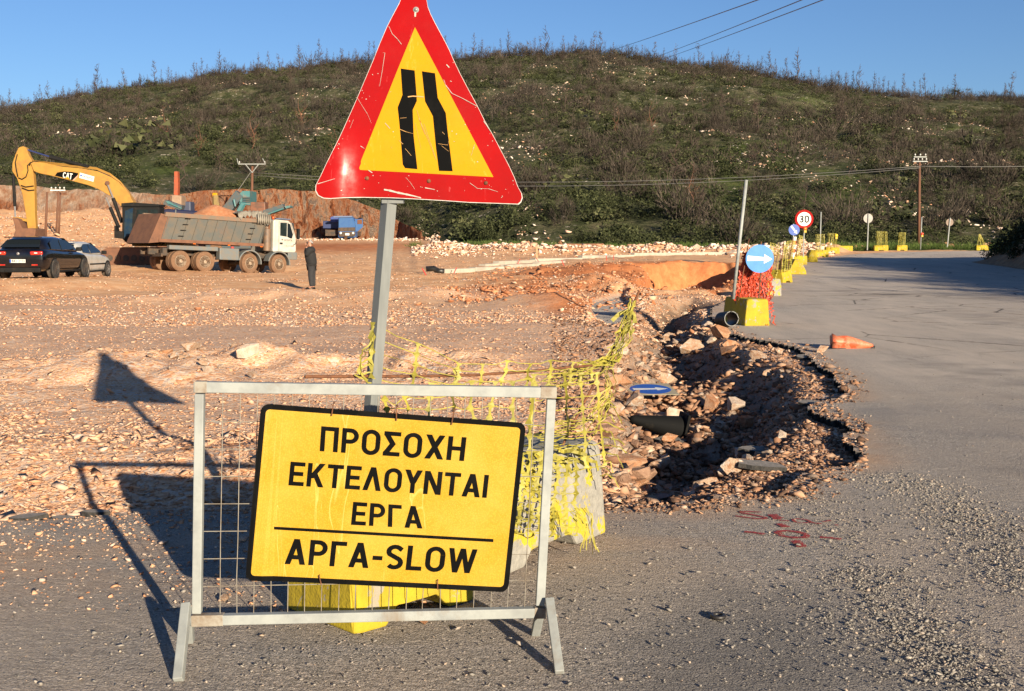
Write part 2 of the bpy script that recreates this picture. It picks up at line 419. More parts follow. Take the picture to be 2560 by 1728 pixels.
def mat_hill():
    m, nt, b = newmat('scrub_hillside'); N = NT(nt); v = N.coord('Object'); green = N.attr('green')
    c = N.ramp(N.noise(v, .35, 9, .75), [(.3, (.022,.028,.011)), (.42, (.042,.050,.020)), (.52, (.075,.075,.038)), (.62, (.12,.105,.06)), (.75, (.18,.15,.10))])
    g = N.ramp(N.noise(v, .5, 8, .7), [(.3, (.035,.052,.013)), (.55, (.07,.088,.026)), (.75, (.13,.12,.05))])
    wg = N.math('ADD', green, N.math('MULTIPLY', N.math('SUBTRACT', N.noise(v, .09, 6, .65), .5), 1.7))
    c = N.mix(N.ramp(wg, [(.38, 0.), (.6, 1.)]), c, g)
    rk = N.math('MULTIPLY', N.ramp(N.noise(N.mapping(v, (1, 1, 1.5)), 1.1, 5, .7), [(.60, 0.), (.64, 1.)]), N.ramp(N.noise(v, .07, 5, .65), [(.42, 0.), (.56, 1.)]))
    c = N.mix(rk, c, N.ramp(N.noise(v, 1.7, 5), [(.3, (.42,.33,.25)), (.7, (.62,.56,.48))]))
    N.l(c, b.inputs['Base Color']); b.inputs['Roughness'].default_value = .95; b.inputs['Specular IOR Level'].default_value = .1
    N.l(N.bump(N.noise(v, 1.0, 9, .75), 1, .6, N.bump(N.noise(v, .2, 5, .6), .7, 2.2)), b.inputs['Normal'])
    return m
def mat_rockface():
    m, nt, b = newmat('cut_rock'); N = NT(nt); v = N.coord('Object')
    sv = N.mapping(v, (1, 1, .28))
    c = N.ramp(N.noise(sv, 1.1, 10, .82, .8), [(.36, (.02,.011,.009)), (.43, (.22,.065,.026)), (.48, (.42,.16,.068)), (.53, (.50,.32,.21)), (.58, (.12,.085,.07)), (.64, (.56,.43,.33))])  # near-black streaks paint shadowed cracks into the rock colour
    c = N.mix(N.ramp(N.noise(v, .16, 4, .6), [(.45, 0.), (.62, .75)]), c, (.34,.11,.045))
    c = N.mix(N.attr('pale'), c, N.ramp(N.noise(v, .9, 8, .75), [(.35, (.34,.13,.06)), (.47, (.52,.33,.22)), (.62, (.60,.50,.40))]))
    N.l(c, b.inputs['Base Color']); b.inputs['Roughness'].default_value = .95; b.inputs['Specular IOR Level'].default_value = .15
    N.l(N.bump(N.noise(sv, 1.6, 10, .8, .5), 1, 1.8), b.inputs['Normal'])
    return m
M['ground'] = mat_ground(); M['asphalt'] = mat_asphalt(); M['hill'] = mat_hill(); M['rockface'] = mat_rockface()
M['asphalt_edge'] = pm('bituminous_broken_edge', (.02,.019,.018), (.06,.052,.045), 30, .9, bump=1, bsc=60, bd=.01)

# ------------------------------------------------------------------ the ground sheet
fine_a = np.arange(-25.6, 25.61, .1)
left_a = np.concatenate([np.arange(-180, -60, 6.), np.arange(-60, -32, 1.5), np.arange(-32, -25.7, .4)])
ANG = np.radians(np.concatenate([left_a, fine_a, -left_a[::-1]]))
RAD = np.concatenate([[.05, .6, 1.2], np.exp(np.linspace(math.log(1.8), math.log(1300), 960))])
A_, R_ = np.meshgrid(ANG, RAD)
GX = R_ * np.sin(A_); GY = R_ * np.cos(A_)
# rings follow lines of equal Y inside the frame, so the hill foot stays crisp
GY2 = np.where(np.abs(A_) < R(60), R_, GY); GX2 = np.where(np.abs(A_) < R(60), R_ * np.tan(A_), GX)
bl_ = np.clip((np.abs(A_) - R(40)) / R(20), 0, 1)
GX = GX2 * (1 - bl_) + GX * bl_; GY = GY2 * (1 - bl_) + GY * bl_
fl = lambda a: a.ravel()
GZ = ground_z(fl(GX), fl(GY)).reshape(GX.shape)
nr, na = GX.shape
idx = np.arange(nr * na).reshape(nr, na)
Q = np.stack([idx[:-1, :-1], idx[:-1, 1:], idx[1:, 1:], idx[1:, :-1]], -1).reshape(-1, 4)[:, ::-1]
V = np.stack([fl(GX), fl(GY), fl(GZ)], 1)
cx = V[Q, 0].mean(1); cy = V[Q, 1].mean(1)
cpx = 1280 + FPX * cx / np.maximum(cy, 1)
is_hill = cy > hill_y0(cpx)
def sub(mask, name, mat, attrs, dz=None, smooth=True):
    q = Q[mask]; used = np.unique(q); rm = np.full(len(V), -1); rm[used] = np.arange(len(used))
    vv = V[used].copy()
    if dz is not None: vv[:, 2] = dz(vv)
    return npmesh(name, vv, rm[q], mat, {k: f(vv) for k, f in attrs.items()}, smooth)
PX = lambda v: 1280 + FPX * v[:, 0] / np.maximum(v[:, 1], 1)
def PYf(v): return 606 - FPX * (v[:, 2] - CAMH) / np.maximum(v[:, 1], 1)
def blobs(x, y, L):
    r = np.zeros(len(x))
    for (bx, by, sx, sy, w) in L: r = np.maximum(r, w * np.exp(-((x - bx) / sx) ** 2 - ((y - by) / sy) ** 2))
    return r
def a_red(v):
    x, y = v[:, 0], v[:, 1]; px = PX(v)
    r = blobs(x, y, [(3.5,50,5,12,1.),(9,66,6,4,.8),(.5,36,4,9,.75),(1.5,27,1.6,5,.8),(2.5,22,1.3,3,.5),(-10,36,9,2.2,.4),(-14,33,6,1.6,.5),(-19,50,10,8,.5),(-16,57,9,6,.45),(-17,110,14,25,.8),(-3,110,8,25,.25),(-23,68,7,4,.6),(-5.5,18,3,1.4,.35),(-2.5,14.5,3,.9,.3)])
    dp = pdist(x, y, PIT) * np.where(inpoly(x, y, PIT), 1, -1)
    r = np.maximum(r, sst(-1.2, .2, dp) * 1.3)
    bl = 18.2 + .18 * (y - 18); r = np.maximum(r, sst(-1, 2, x - bl) * (y < 72) * (y > 5) * .35)
    return r
def a_fine(v):
    x, y = v[:, 0], v[:, 1]
    f = sst(24, 34, y) * .85
    return np.clip(f + blobs(x, y, [(-5,28,6,3,.4),(-8,50,12,8,1.)]), 0, 1) * (1 - .8 * np.exp(-((y - 31) / 2.2) ** 2))
def a_grey(v):
    x, y = v[:, 0], v[:, 1]
    di = pdist(x, y, SLAB) * np.where(inpoly(x, y, SLAB), 1, -1)
    ds = pdist(x, y, DITCH) * np.where(inpoly(x, y, DITCH), 1, -1)
    return np.maximum(sst(-.1, .1, di), .35 * sst(0, .6, ds) * (y < 24)) + blobs(x, y, [(2.5,8.2,1.2,.8,.25)])
def a_ditch_shade(v):
    x, y = v[:, 0], v[:, 1]; ds = pdist(x, y, DITCH) * np.where(inpoly(x, y, DITCH), 1, -1); return np.maximum(sst(-.25, .45, ds) * .95, .8 * sst(-1, .2, x - (18.2 + .18 * (y - 18))) * (y < 72) * (y > 5))  # dark fines, with shade of ditch slope and bank put into the colour
def a_grass(v):
    x, y = v[:, 0], v[:, 1]; px = PX(v)
    g = sst(97, 108, y) * sst(1050, 1150, px) * .8
    g = np.maximum(g, sst(1990, 2100, px) * sst(103, 107, y))
    bl = 18.2 + .18 * (y - 18); g = np.maximum(g, sst(3, 5, x - bl) * (y < 72) * (y > 5) * .75)
    g = np.where((y < 0) , .3, g)
    return g
g = sub(~is_hill, 'ground', M['ground'], dict(red=a_red, fine=a_fine, grey=a_grey, ditch=a_ditch_shade, grass=a_grass)); tag(g, kind='structure')
def a_green(v):
    px = PX(v); py = PYf(v)
    gsp = [(1900,390,150,35,1.1),(1820,470,90,60,.9),(2100,480,180,60,.7),(2000,250,300,40,.5),(2250,620,400,40,1.),(350,420,220,40,.5),(600,540,300,30,.3),(250,330,260,40,.35),(1500,250,150,40,.5),(2300,330,250,60,.45),(1650,460,180,60,.5)]
    r = np.full(len(px), .12)
    for (a, c, sa, sc, w) in gsp: r = np.maximum(r, w * np.exp(-((px - a) / sa) ** 2 - ((py - c) / sc) ** 2))
    return r
h = sub(is_hill, 'hill', M['hill'], dict(green=a_green)); tag(h, kind='structure')
# asphalt: the cells inside the road outline (wobbled so the break is ragged), with a black broken side
wx = cx + fbm(cx / .22, cy / .22, 4, 201) * .17; wy = cy + fbm(cx / .3, cy / .3, 4, 205) * .24
bank_c = 18.2 + .18 * (cy - 18)
is_road = inpoly(wx, wy, ROAD) & ~is_hill & ((cx < bank_c + .6) | (cy > 70)) & (cy > -39)
hole = fbm(cx / .45, cy / .45, 3, 209)
slab_m = inpoly(wx, wy, SLAB)
def road_z(v):
    x, y = v[:, 0], v[:, 1]; z, px = base_z(x, y)
    return z + .012 + .02 * fbm(x / 2.5, y / 2.5, 3, 211) * (y < 60)
def a_dust(v):
    x, y = v[:, 0], v[:, 1]; dr = pdist(x, y, EDGE, False); dl = pdist(x, y, LEFTE, False); df = pdist(x, y, FARL, False)
    return np.clip(.75 * (1 - sst(.05, .5, dr)) * (fbm(x / .4, y / .4, 3, 5) * 2 + .7) + .85 * (1 - sst(.2, 2.4, dl)) * np.clip(.5 + 2.2 * fbm(x / .8, y / .25, 3, 6), 0, 1) * (1 - np.exp(-((dl - .22) / .14) ** 2)) + .35 * (1 - sst(.4, 2.5, df)), 0, .9)
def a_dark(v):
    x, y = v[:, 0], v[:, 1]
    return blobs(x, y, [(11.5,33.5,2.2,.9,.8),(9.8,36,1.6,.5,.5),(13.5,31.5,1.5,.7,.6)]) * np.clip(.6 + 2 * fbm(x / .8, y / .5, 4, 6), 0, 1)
def a_worn_retro(v):
    x, y = v[:, 0], v[:, 1]; dl = pdist(x, y, EDGE + FARL, False)
    w = .75 * np.exp(-((dl - 1.6) / 1.3) ** 2) * sst(9, 14, y) + .45 * np.exp(-((dl - 4.6) / .8) ** 2) * sst(8, 16, y) + .62 * sst(7, 20, y) + .25 * np.exp(-((x - .9 - .1 * y) / .5) ** 2)  # wear bands, plus retroreflected light painted as a paler tone with distance
    return np.clip(w, 0, .95)
def a_patch(v):
    x, y = v[:, 0], v[:, 1]; return np.clip(blobs(x, y, [(1.05,4.0,.62,1.1,1.), (1.35,3.7,.7,.5,.9), (5.6,13,1.2,3.5,.45), (9.5,24,1.5,6,.42), (3.4,7.5,.8,.5,.5)]) * 1.5 - .4 + 1.2 * fbm(x / .5, y / .35, 3, 88), 0, .75)
rattr = dict(patch=a_patch, worn=a_worn_retro, dust=a_dust, dark=a_dark, crack=lambda v: sst(12, 18, v[:, 1]))
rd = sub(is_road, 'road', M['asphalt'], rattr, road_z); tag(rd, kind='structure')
def skirt(mask, zfun, depth, lip=.0):
    mk = mask.reshape(nr - 1, na - 1); vs = []; fs = []
    def wall(i0, i1):
        a = V[i0]; c = V[i1]; zz = zfun(np.array([a, c])); o = len(vs)
        vs.extend([(a[0], a[1], zz[0] - lip), (c[0], c[1], zz[1] - lip), (c[0], c[1], zz[1] - depth), (a[0], a[1], zz[0] - depth)]); fs.append((o, o + 1, o + 2, o + 3))
    I, J = np.nonzero(mk[:, :-1] != mk[:, 1:])
    for i, j in zip(I, J): wall(idx[i, j + 1], idx[i + 1, j + 1])
    I, J = np.nonzero(mk[:-1, :] != mk[1:, :])
    for i, j in zip(I, J): wall(idx[i + 1, j], idx[i + 1, j + 1])
    return vs, fs
vs, fs = skirt(is_road & (cy < 45) | is_road & (cy > 200), road_z, .13)
vs = np.array(vs); ok = [f for f in fs if vs[f[0]][1] < 44]
sk = MB(); sk.add([tuple(q) for q in vs], ok); sko = sk.build('road_broken_edge', M['asphalt_edge']); tag(sko, kind='structure')
so = sub(slab_m & ~is_hill, 'asphalt_remnant', M['asphalt'], rattr, lambda v: np.full(len(v), -.085)); tag(so, kind='structure')

# ------------------------------------------------------------------ rock face of the cut
cols = np.arange(-420, 1066, 3.0); rows = 34
fv = np.zeros((rows, len(cols), 3)); pal = np.zeros((rows, len(cols)))
for j, px in enumerate(cols):
    y0 = float(hill_y0(px)) + .7; xx = (px - 1280) / FPX * y0
    zt = gz(xx, y0 + 1.6) + .25; zb = gz(xx, y0 - 1.0) - .6
    for i in range(rows):
        k = i / (rows - 1); fv[i, j] = (xx, y0, zb + (zt - zb) * k); pal[i, j] = k
xx, zz = fv[..., 0], fv[..., 2]
dd = fbm(xx / 1.8, zz / 3.5, 5, 301) * 3.0 + fbm(xx / .5, zz / 1.2, 3, 305) * .9 - 1.7 * (1 - pal)
fv[..., 1] += dd - .3; fv[..., 2] += fbm(xx / 2.5, zz * 0 + 3, 3, 310) * .7 * sst(.8, 1, pal)
ii = np.arange(rows * len(cols)).reshape(rows, -1)
q = np.stack([ii[:-1, :-1], ii[:-1, 1:], ii[1:, 1:], ii[1:, :-1]], -1).reshape(-1, 4)
pale = (1 - sst(300, 480, np.tile(cols, rows))) * sst(-.15, .1, fbm(xx.ravel() / 5, zz.ravel() / 4, 3, 311)) * .85
rf = npmesh('rock_face', fv.reshape(-1, 3), q, M['rockface'], {'pale': pale}, False); tag(rf, kind='structure')

# ------------------------------------------------------------------ stones
def hull_proto(n, seed, sq=(1, .8, .55), rnd=.0):
    r = random.Random(seed); pts = []
    for _ in range(n):
        a = Vector((r.gauss(0, 1), r.gauss(0, 1), r.gauss(0, 1))).normalized() * r.uniform(.8, 1.05); pts.append((a.x * sq[0], a.y * sq[1], a.z * sq[2]))
    b = MB(); b.hull(pts); T = []
    for f in b.f: T += [(f[0], f[k], f[k + 1]) for k in range(1, len(f) - 1)]
    return np.array(b.v), np.array(T)
PROTO = [hull_proto(n, s, q) for n, s, q in ((8,1,(1,.75,.45)),(9,2,(1,.9,.6)),(8,3,(1,.6,.35)),(10,4,(.9,.9,.7)),(8,5,(1,.7,.5)),(9,6,(1,.55,.5)))]
def mat_stone(name, stops, rough=.95, bsc=12, dirt=(.42,.21,.12)):
    m, nt, b = newmat(name); N = NT(nt); v = N.coord('Object'); t = N.attr('tint')
    c = N.ramp(t, stops); c = N.mix(N.ramp(N.noise(v, bsc, 6, .7), [(.35, 0.), (.7, .55)]), c, dirt)
    N.l(c, b.inputs['Base Color']); b.inputs['Roughness'].default_value = rough; b.inputs['Specular IOR Level'].default_value = .2
    N.l(N.bump(N.noise(v, bsc * 3, 5, .7), .6, .01), b.inputs['Normal']); return m
ST_WARM = [(0, (.30,.12,.055)), (.2, (.48,.245,.13)), (.5, (.56,.345,.215)), (.72, (.54,.39,.28)), (.88, (.42,.36,.31)), (1, (.62,.49,.37))]
ST_DARK = [(0, (.03,.026,.023)), (.3, (.10,.06,.04)), (.55, (.26,.14,.08)), (.8, (.42,.27,.175)), (.9, (.10,.09,.08)), (1, (.55,.43,.33))]  # asphalt bits and stone, darkened further to paint the slope's shade
ST_GREY = [(0, (.10,.095,.088)), (.4, (.22,.20,.175)), (.8, (.32,.28,.24)), (.96, (.42,.30,.21)), (1, (.55,.48,.40))]
ST_PALE = [(0, (.40,.20,.11)), (.25, (.60,.38,.26)), (.6, (.68,.54,.43)), (1, (.78,.71,.63))]
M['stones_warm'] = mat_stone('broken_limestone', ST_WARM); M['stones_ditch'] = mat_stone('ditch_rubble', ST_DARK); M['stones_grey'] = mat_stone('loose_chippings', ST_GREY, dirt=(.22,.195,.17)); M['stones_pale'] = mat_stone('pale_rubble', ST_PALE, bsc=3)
def stones(name, X, Y, Zb, size, mat, flat=1., lift=.25, tint=None):
    n = len(X); size = np.minimum(size, np.median(size) * 5.5); k = RNG.integers(0, len(PROTO), n); yaw = RNG.uniform(0, 2 * np.pi, n); tilt = RNG.normal(0, .35, n); ax = RNG.uniform(0, 2 * np.pi, n)
    Vs = []; Ts = []; Tt = []; o = 0; tt = RNG.uniform(0, 1, n) if tint is None else tint
    for p, (pv, pt) in enumerate(PROTO):
        s = np.nonzero(k == p)[0]
        if not len(s): continue
        c, sn = np.cos(yaw[s])[:, None], np.sin(yaw[s])[:, None]
        sc = size[s][:, None] * .5
        x = pv[None, :, 0] * c - pv[None, :, 1] * sn; y = pv[None, :, 0] * sn + pv[None, :, 1] * c; z = np.repeat(pv[None, :, 2] * flat, len(s), 0)
        tx = np.cos(ax[s])[:, None] * tilt[s][:, None]; ty = np.sin(ax[s])[:, None] * tilt[s][:, None]
        z = z + x * tx + y * ty
        vv = np.stack([x * sc + X[s][:, None], y * sc + Y[s][:, None], z * sc + Zb[s][:, None] + sc * lift], -1)
        m_ = pv.shape[0]; Vs.append(vv.reshape(-1, 3)); Ts.append((pt[None] + (np.arange(len(s)) * m_)[:, None, None] + o).reshape(-1, 3)); Tt.append(np.repeat(tt[s], m_)); o += len(s) * m_
    return npmesh(name, np.concatenate(Vs), np.concatenate(Ts), mat, {'tint': np.concatenate(Tt)})
def px_scatter(n, x0, x1, y0, y1, pw=1.0):
    """points spread evenly over a part of the picture, on the z=0 plane"""
    px = RNG.uniform(x0, x1, n); py = y0 + (y1 - y0) * RNG.uniform(0, 1, n) ** pw
    Y = CAMH * FPX / (py - 606); return (px - 1280) / FPX * Y, Y
def surf(x, y):
    z = ground_z(x, y); ir = inpoly(x, y, ROAD); b, _ = base_z(x, y); return np.where(ir, b + .012, z), ir
# loose shards covering the site
x, y = px_scatter(52000, -60, 1560, 800, 1320); z, ir = surf(x, y); k = ~ir
sz = np.exp(RNG.normal(math.log(.023), .6, len(x))) * (1 + .5 * fbm(x / 1.5, y / 1.5, 2, 7)) * np.interp(y, [6, 8, 12, 24], [1.5, 1.3, .9, 1.1])
k &= RNG.uniform(0, 1, len(x)) < np.interp(y, [9, 13, 24], [1, .65, .45]) * (.45 + 1.3 * sst(-.12, .12, fbm(x / 1.6, y / 2.2, 3, 77)))
o = stones('gravel', x[k], y[k], z[k], sz[k], M['stones_warm'], .52, .2, np.clip(RNG.normal(.52, .2, len(x)), 0, 1)[k]); tag(o, kind='stuff')
x, y = px_scatter(26000, -60, 1650, 655, 815); z, ir = surf(x, y); k = ~ir
sz = np.exp(RNG.normal(math.log(.045), .5, len(x)))* np.interp(y, [23, 60, 90], [1, 1.3, 2.])
k &= (fbm(x / 3, y / 2.2, 3, 17) + .30 * np.exp(-((y - 31) / 2.5) ** 2) + .25 * (y < 25) > -.04)
o = stones('gravel', x[k], y[k], z[k], sz[k], M['stones_warm'], .7); tag(o, kind='stuff')
# crushed stone spilling round the ditch
x, y = px_scatter(34000, 1380, 2180, 800, 1300); z, ir = surf(x, y)
dr = pdist(x, y, EDGE, False); k = (~ir & (x > -.2)) | (ir & (dr < .35 * RNG.uniform(0, 1, len(x)) ** 2))
sz = np.exp(RNG.normal(math.log(.024), .55, len(x))) * np.interp(y, [6, 20], [.85, 1.8])
di = pdist(x, y, DITCH) * np.where(inpoly(x, y, DITCH), 1, -1); sz *= 1 + 1.6 * sst(.2, .8, di); sz = np.where((RNG.uniform(0, 1, len(x)) < .07) & (di > .05), sz * 3.6, sz)
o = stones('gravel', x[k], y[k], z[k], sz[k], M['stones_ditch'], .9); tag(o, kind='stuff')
x, y = px_scatter(12000, 1350, 1880, 700, 830); z, ir = surf(x, y); k = ~ir & ~inpoly(x, y, PIT) & (~inpoly(x, y, SLAB) | (RNG.uniform(0, 1, len(x)) < .06)) & (fbm(x / 1.2, y / 1.5, 3, 19) + .35 * sst(.6, 1.8, x) > .22)
o = stones('gravel', x[k], y[k], z[k], np.exp(RNG.normal(math.log(.055), .5, len(x)))[k], M['stones_warm'], .7); tag(o, kind='stuff')
x, y = px_scatter(9000, 1120, 1860, 640, 770); z, ir = surf(x, y); k = ~ir & (blobs(x, y, [(3.5,50,6,15,1.),(.8,33,4,7,.8)]) * RNG.uniform(.3, 1, len(x)) > .3) & (fbm(x / 2, y / 2, 3, 23) > -.1)
o = stones('earth_clods', x[k], y[k], z[k], np.exp(RNG.normal(math.log(.11), .5, len(x)))[k], mat_stone('red_clods', [(0, (.22,.07,.025)), (.5, (.40,.15,.06)), (.85, (.50,.25,.13)), (1, (.56,.42,.30))]), .8, .3); tag(o, kind='stuff')
# grey chippings on the asphalt: sparse everywhere, drifts along the wheel tracks
x, y = px_scatter(4500, -40, 2600, 900, 1760, .8); z, ir = surf(x, y)
sz = np.exp(RNG.normal(math.log(.0095), .45, len(x))) * np.interp(y, [3.5, 14], [1, 1.7])
o = stones('loose_gravel', x[ir], y[ir], z[ir], sz[ir], M['stones_grey'], .9, .4); tag(o, kind='stuff')
tr = [((2420,1728),2),((2250,1560),2),((2130,1380),1.6),((2110,1300),1.3),((2030,1240),1)]
tpts = [G(*q[0]) for q in tr]; nn = 8000; seg = RNG.integers(0, len(tr) - 1, nn); w = RNG.uniform(0, 1, nn)
tx_ = np.array([q.x for q in tpts]); ty_ = np.array([q.y for q in tpts])
x = tx_[seg] * (1 - w) + tx_[seg + 1] * w + RNG.normal(0, .10, nn) * (1 + RNG.uniform(0, 1, nn) ** 3 * 4); y = ty_[seg] * (1 - w) + ty_[seg + 1] * w + RNG.normal(0, .05, nn)
z, ir = surf(x, y); ir &= ~((x > 1.0) & (x < 2.25) & (y > 5.3) & (y < 6.9) & (RNG.uniform(0, 1, nn) < .8)); sz = np.exp(RNG.normal(math.log(.0115), .4, nn))
o = stones('loose_gravel', x[ir], y[ir], z[ir], sz[ir], M['stones_grey'], .9, .4, np.clip(RNG.normal(.45, .25, nn), 0, .9)[ir]); tag(o, kind='stuff')
tp2 = [G(2620,1500), G(2450,1330), G(2330,1240), G(2200,1190)]; seg = RNG.integers(0, 3, 7000); w = RNG.uniform(0, 1, 7000)
tx_ = np.array([q.x for q in tp2]); ty_ = np.array([q.y for q in tp2])
x = tx_[seg] * (1 - w) + tx_[seg + 1] * w + RNG.normal(0, .18, 7000); y = ty_[seg] * (1 - w) + ty_[seg + 1] * w + RNG.normal(0, .08, 7000); z, ir = surf(x, y)
o = stones('loose_gravel', x[ir], y[ir], z[ir], np.exp(RNG.normal(math.log(.011), .4, 7000))[ir], M['stones_grey'], .9, .4); tag(o, kind='stuff')
# warm spill on the asphalt at the left
x, y = px_scatter(5000, -40, 1100, 1290, 1560, 1.8); z, ir = surf(x, y); dl = pdist(x, y, LEFTE, False)
k = ir & (np.exp(-(dl / 1.0)) * (.5 + 1.5 * (fbm(x / .5, y / .2, 3, 6) + .3)) > RNG.uniform(0, 1, len(x)) * .8)
o = stones('gravel', x[k], y[k], z[k], np.exp(RNG.normal(math.log(.017), .45, len(x)))[k], M['stones_warm'], .8, .4); tag(o, kind='stuff')
# far rubble
def rub(n, px0, px1, ya, yb, med, mat):
    px = RNG.uniform(px0, px1, n); y = RNG.normal((ya + yb) / 2, (yb - ya) / 4, n); x = (px - 1280) / FPX * y; z = ground_z(x, y); sz = np.exp(RNG.normal(math.log(med), .45, n))
    return x, y, z, sz
x, y, z, sz = rub(5200, 1030, 2080, 86, 104, .26, 0); o = stones('rubble', x, y, z, sz, M['stones_pale'], .9, .5); tag(o, kind='stuff')
x, y, z, sz = rub(2600, -60, 450, 100, 145, .2, 0); o = stones('rubble', x, y, z, sz, M['stones_warm'], .9, .4); tag(o, kind='stuff')
x, y, z, sz = rub(1600, 400, 1100, 134, 145, .25, 0); o = stones('rubble', x, y, z, sz, M['stones_pale'], .9, .4); tag(o, kind='stuff')
# individual rocks
rkp = []
for i in range(9):
    pv, pt = hull_proto(11 + i // 2, 50 + i, [(1,.8,.6),(1,.7,.7),(1,.9,.55),(1,.65,.5)][i % 4])
    rkp.append((pv, pt))
RM = [pm('pale_limestone', (.50,.35,.24), (.36,.18,.095), 3, .95, bump=.8, bsc=14, bd=.02, c3=(.55,.50,.44), sc3=1.5, spec=.2),
      pm('orange_stained_rock', (.40,.18,.085), (.48,.30,.19), 3, .95, bump=.8, bsc=14, bd=.02, spec=.2),
      pm('whitish_rock', (.58,.47,.37), (.44,.29,.20), 2, .95, bump=.8, bsc=14, bd=.02, spec=.2),
      pm('brown_rock', (.30,.17,.11), (.42,.26,.17), 3, .95, bump=.8, bsc=14, bd=.02, spec=.2)]
rock_me = {}
def rock(x, y, z, s, kind, k, label, group, cat='rock', sink=.25, flat=1., name='rock'):
    key = (k % 9, kind)
    if key not in rock_me:
        me = bpy.data.meshes.new('rock'); pv, pt = rkp[k % 9]; me.from_pydata([tuple(q) for q in pv], [], [tuple(q) for q in pt]); me.materials.append(RM[kind])
        bm = bmesh.new(); bm.from_mesh(me)
        bmesh.ops.dissolve_limit(bm, angle_limit=R(12), verts=bm.verts, edges=bm.edges); bmesh.ops.bevel(bm, geom=list(bm.edges), offset=.018, segments=1, affect='EDGES')
        bmesh.ops.recalc_face_normals(bm, faces=bm.faces); bm.to_mesh(me); bm.free(); rock_me[key] = me
    o = bpy.data.objects.new(name, rock_me[key]); COL.objects.link(o); o.scale = (s / 2, s / 2, s / 2 * flat); rr = random.Random(k * 7 + int(x * 100))
    o.location = (x, y, z + s * (.5 * .6 * flat - sink * .5)); o.rotation_euler = (rr.uniform(-.4, .4), rr.uniform(-.4, .4), rr.uniform(0, 6.28)); tag(o, label, cat, group); return o
# ------------------------------------------------------------------ stroke lettering (2D, unit height)
HW = .085
def arc(cx, cy, rx, ry, a0, a1, n=8): return [(cx + rx * math.cos(R(a0 + (a1 - a0) * i / n)), cy + ry * math.sin(R(a0 + (a1 - a0) * i / n))) for i in range(n + 1)]
def stroke(pts, w=HW, closed=False):
    n = len(pts); L = []; Rr = []
    for i in range(n):
        p = Vector(pts[i]); a = Vector(pts[i - 1]) if (i > 0 or closed) else None; b = Vector(pts[(i + 1) % n]) if (i < n - 1 or closed) else None
        d1 = (p - a).normalized() if a is not None else None; d2 = (b - p).normalized() if b is not None else None
        d1 = d1 or d2; d2 = d2 or d1
        n1 = Vector((-d1.y, d1.x)); n2 = Vector((-d2.y, d2.x)); m_ = (n1 + n2).normalized(); k = w / max(.35, m_.dot(n1))
        L.append(p + m_ * k); Rr.append(p - m_ * k)
    qs = [[L[i], L[(i + 1) % n], Rr[(i + 1) % n], Rr[i]] for i in range(n if closed else n - 1)]
    return [[tuple(c) for c in q] for q in qs]
def dg(x0, y0, x1, y1, w=.2): return [[(x0 - w / 2, y0), (x0 + w / 2, y0), (x1 + w / 2, y1), (x1 - w / 2, y1)]]
def rc(x0, y0, x1, y1): return [[(x0, y0), (x1, y0), (x1, y1), (x0, y1)]]
a_ = HW; W2 = 2 * HW
def ring(W): return stroke(arc(W / 2, 1 - W / 2 + .02, W / 2 - a_, W / 2 - a_, 0, 180, 10) + arc(W / 2, W / 2 - .02, W / 2 - a_, W / 2 - a_, 180, 360, 10), HW, True)
def bowl(W, b): 
    h = (1 - b) / 2; return stroke([(a_, 1 - a_)] + arc(W - h, b + h, h - a_, h - a_, 90, -90, 10) + [(a_, b + a_)])
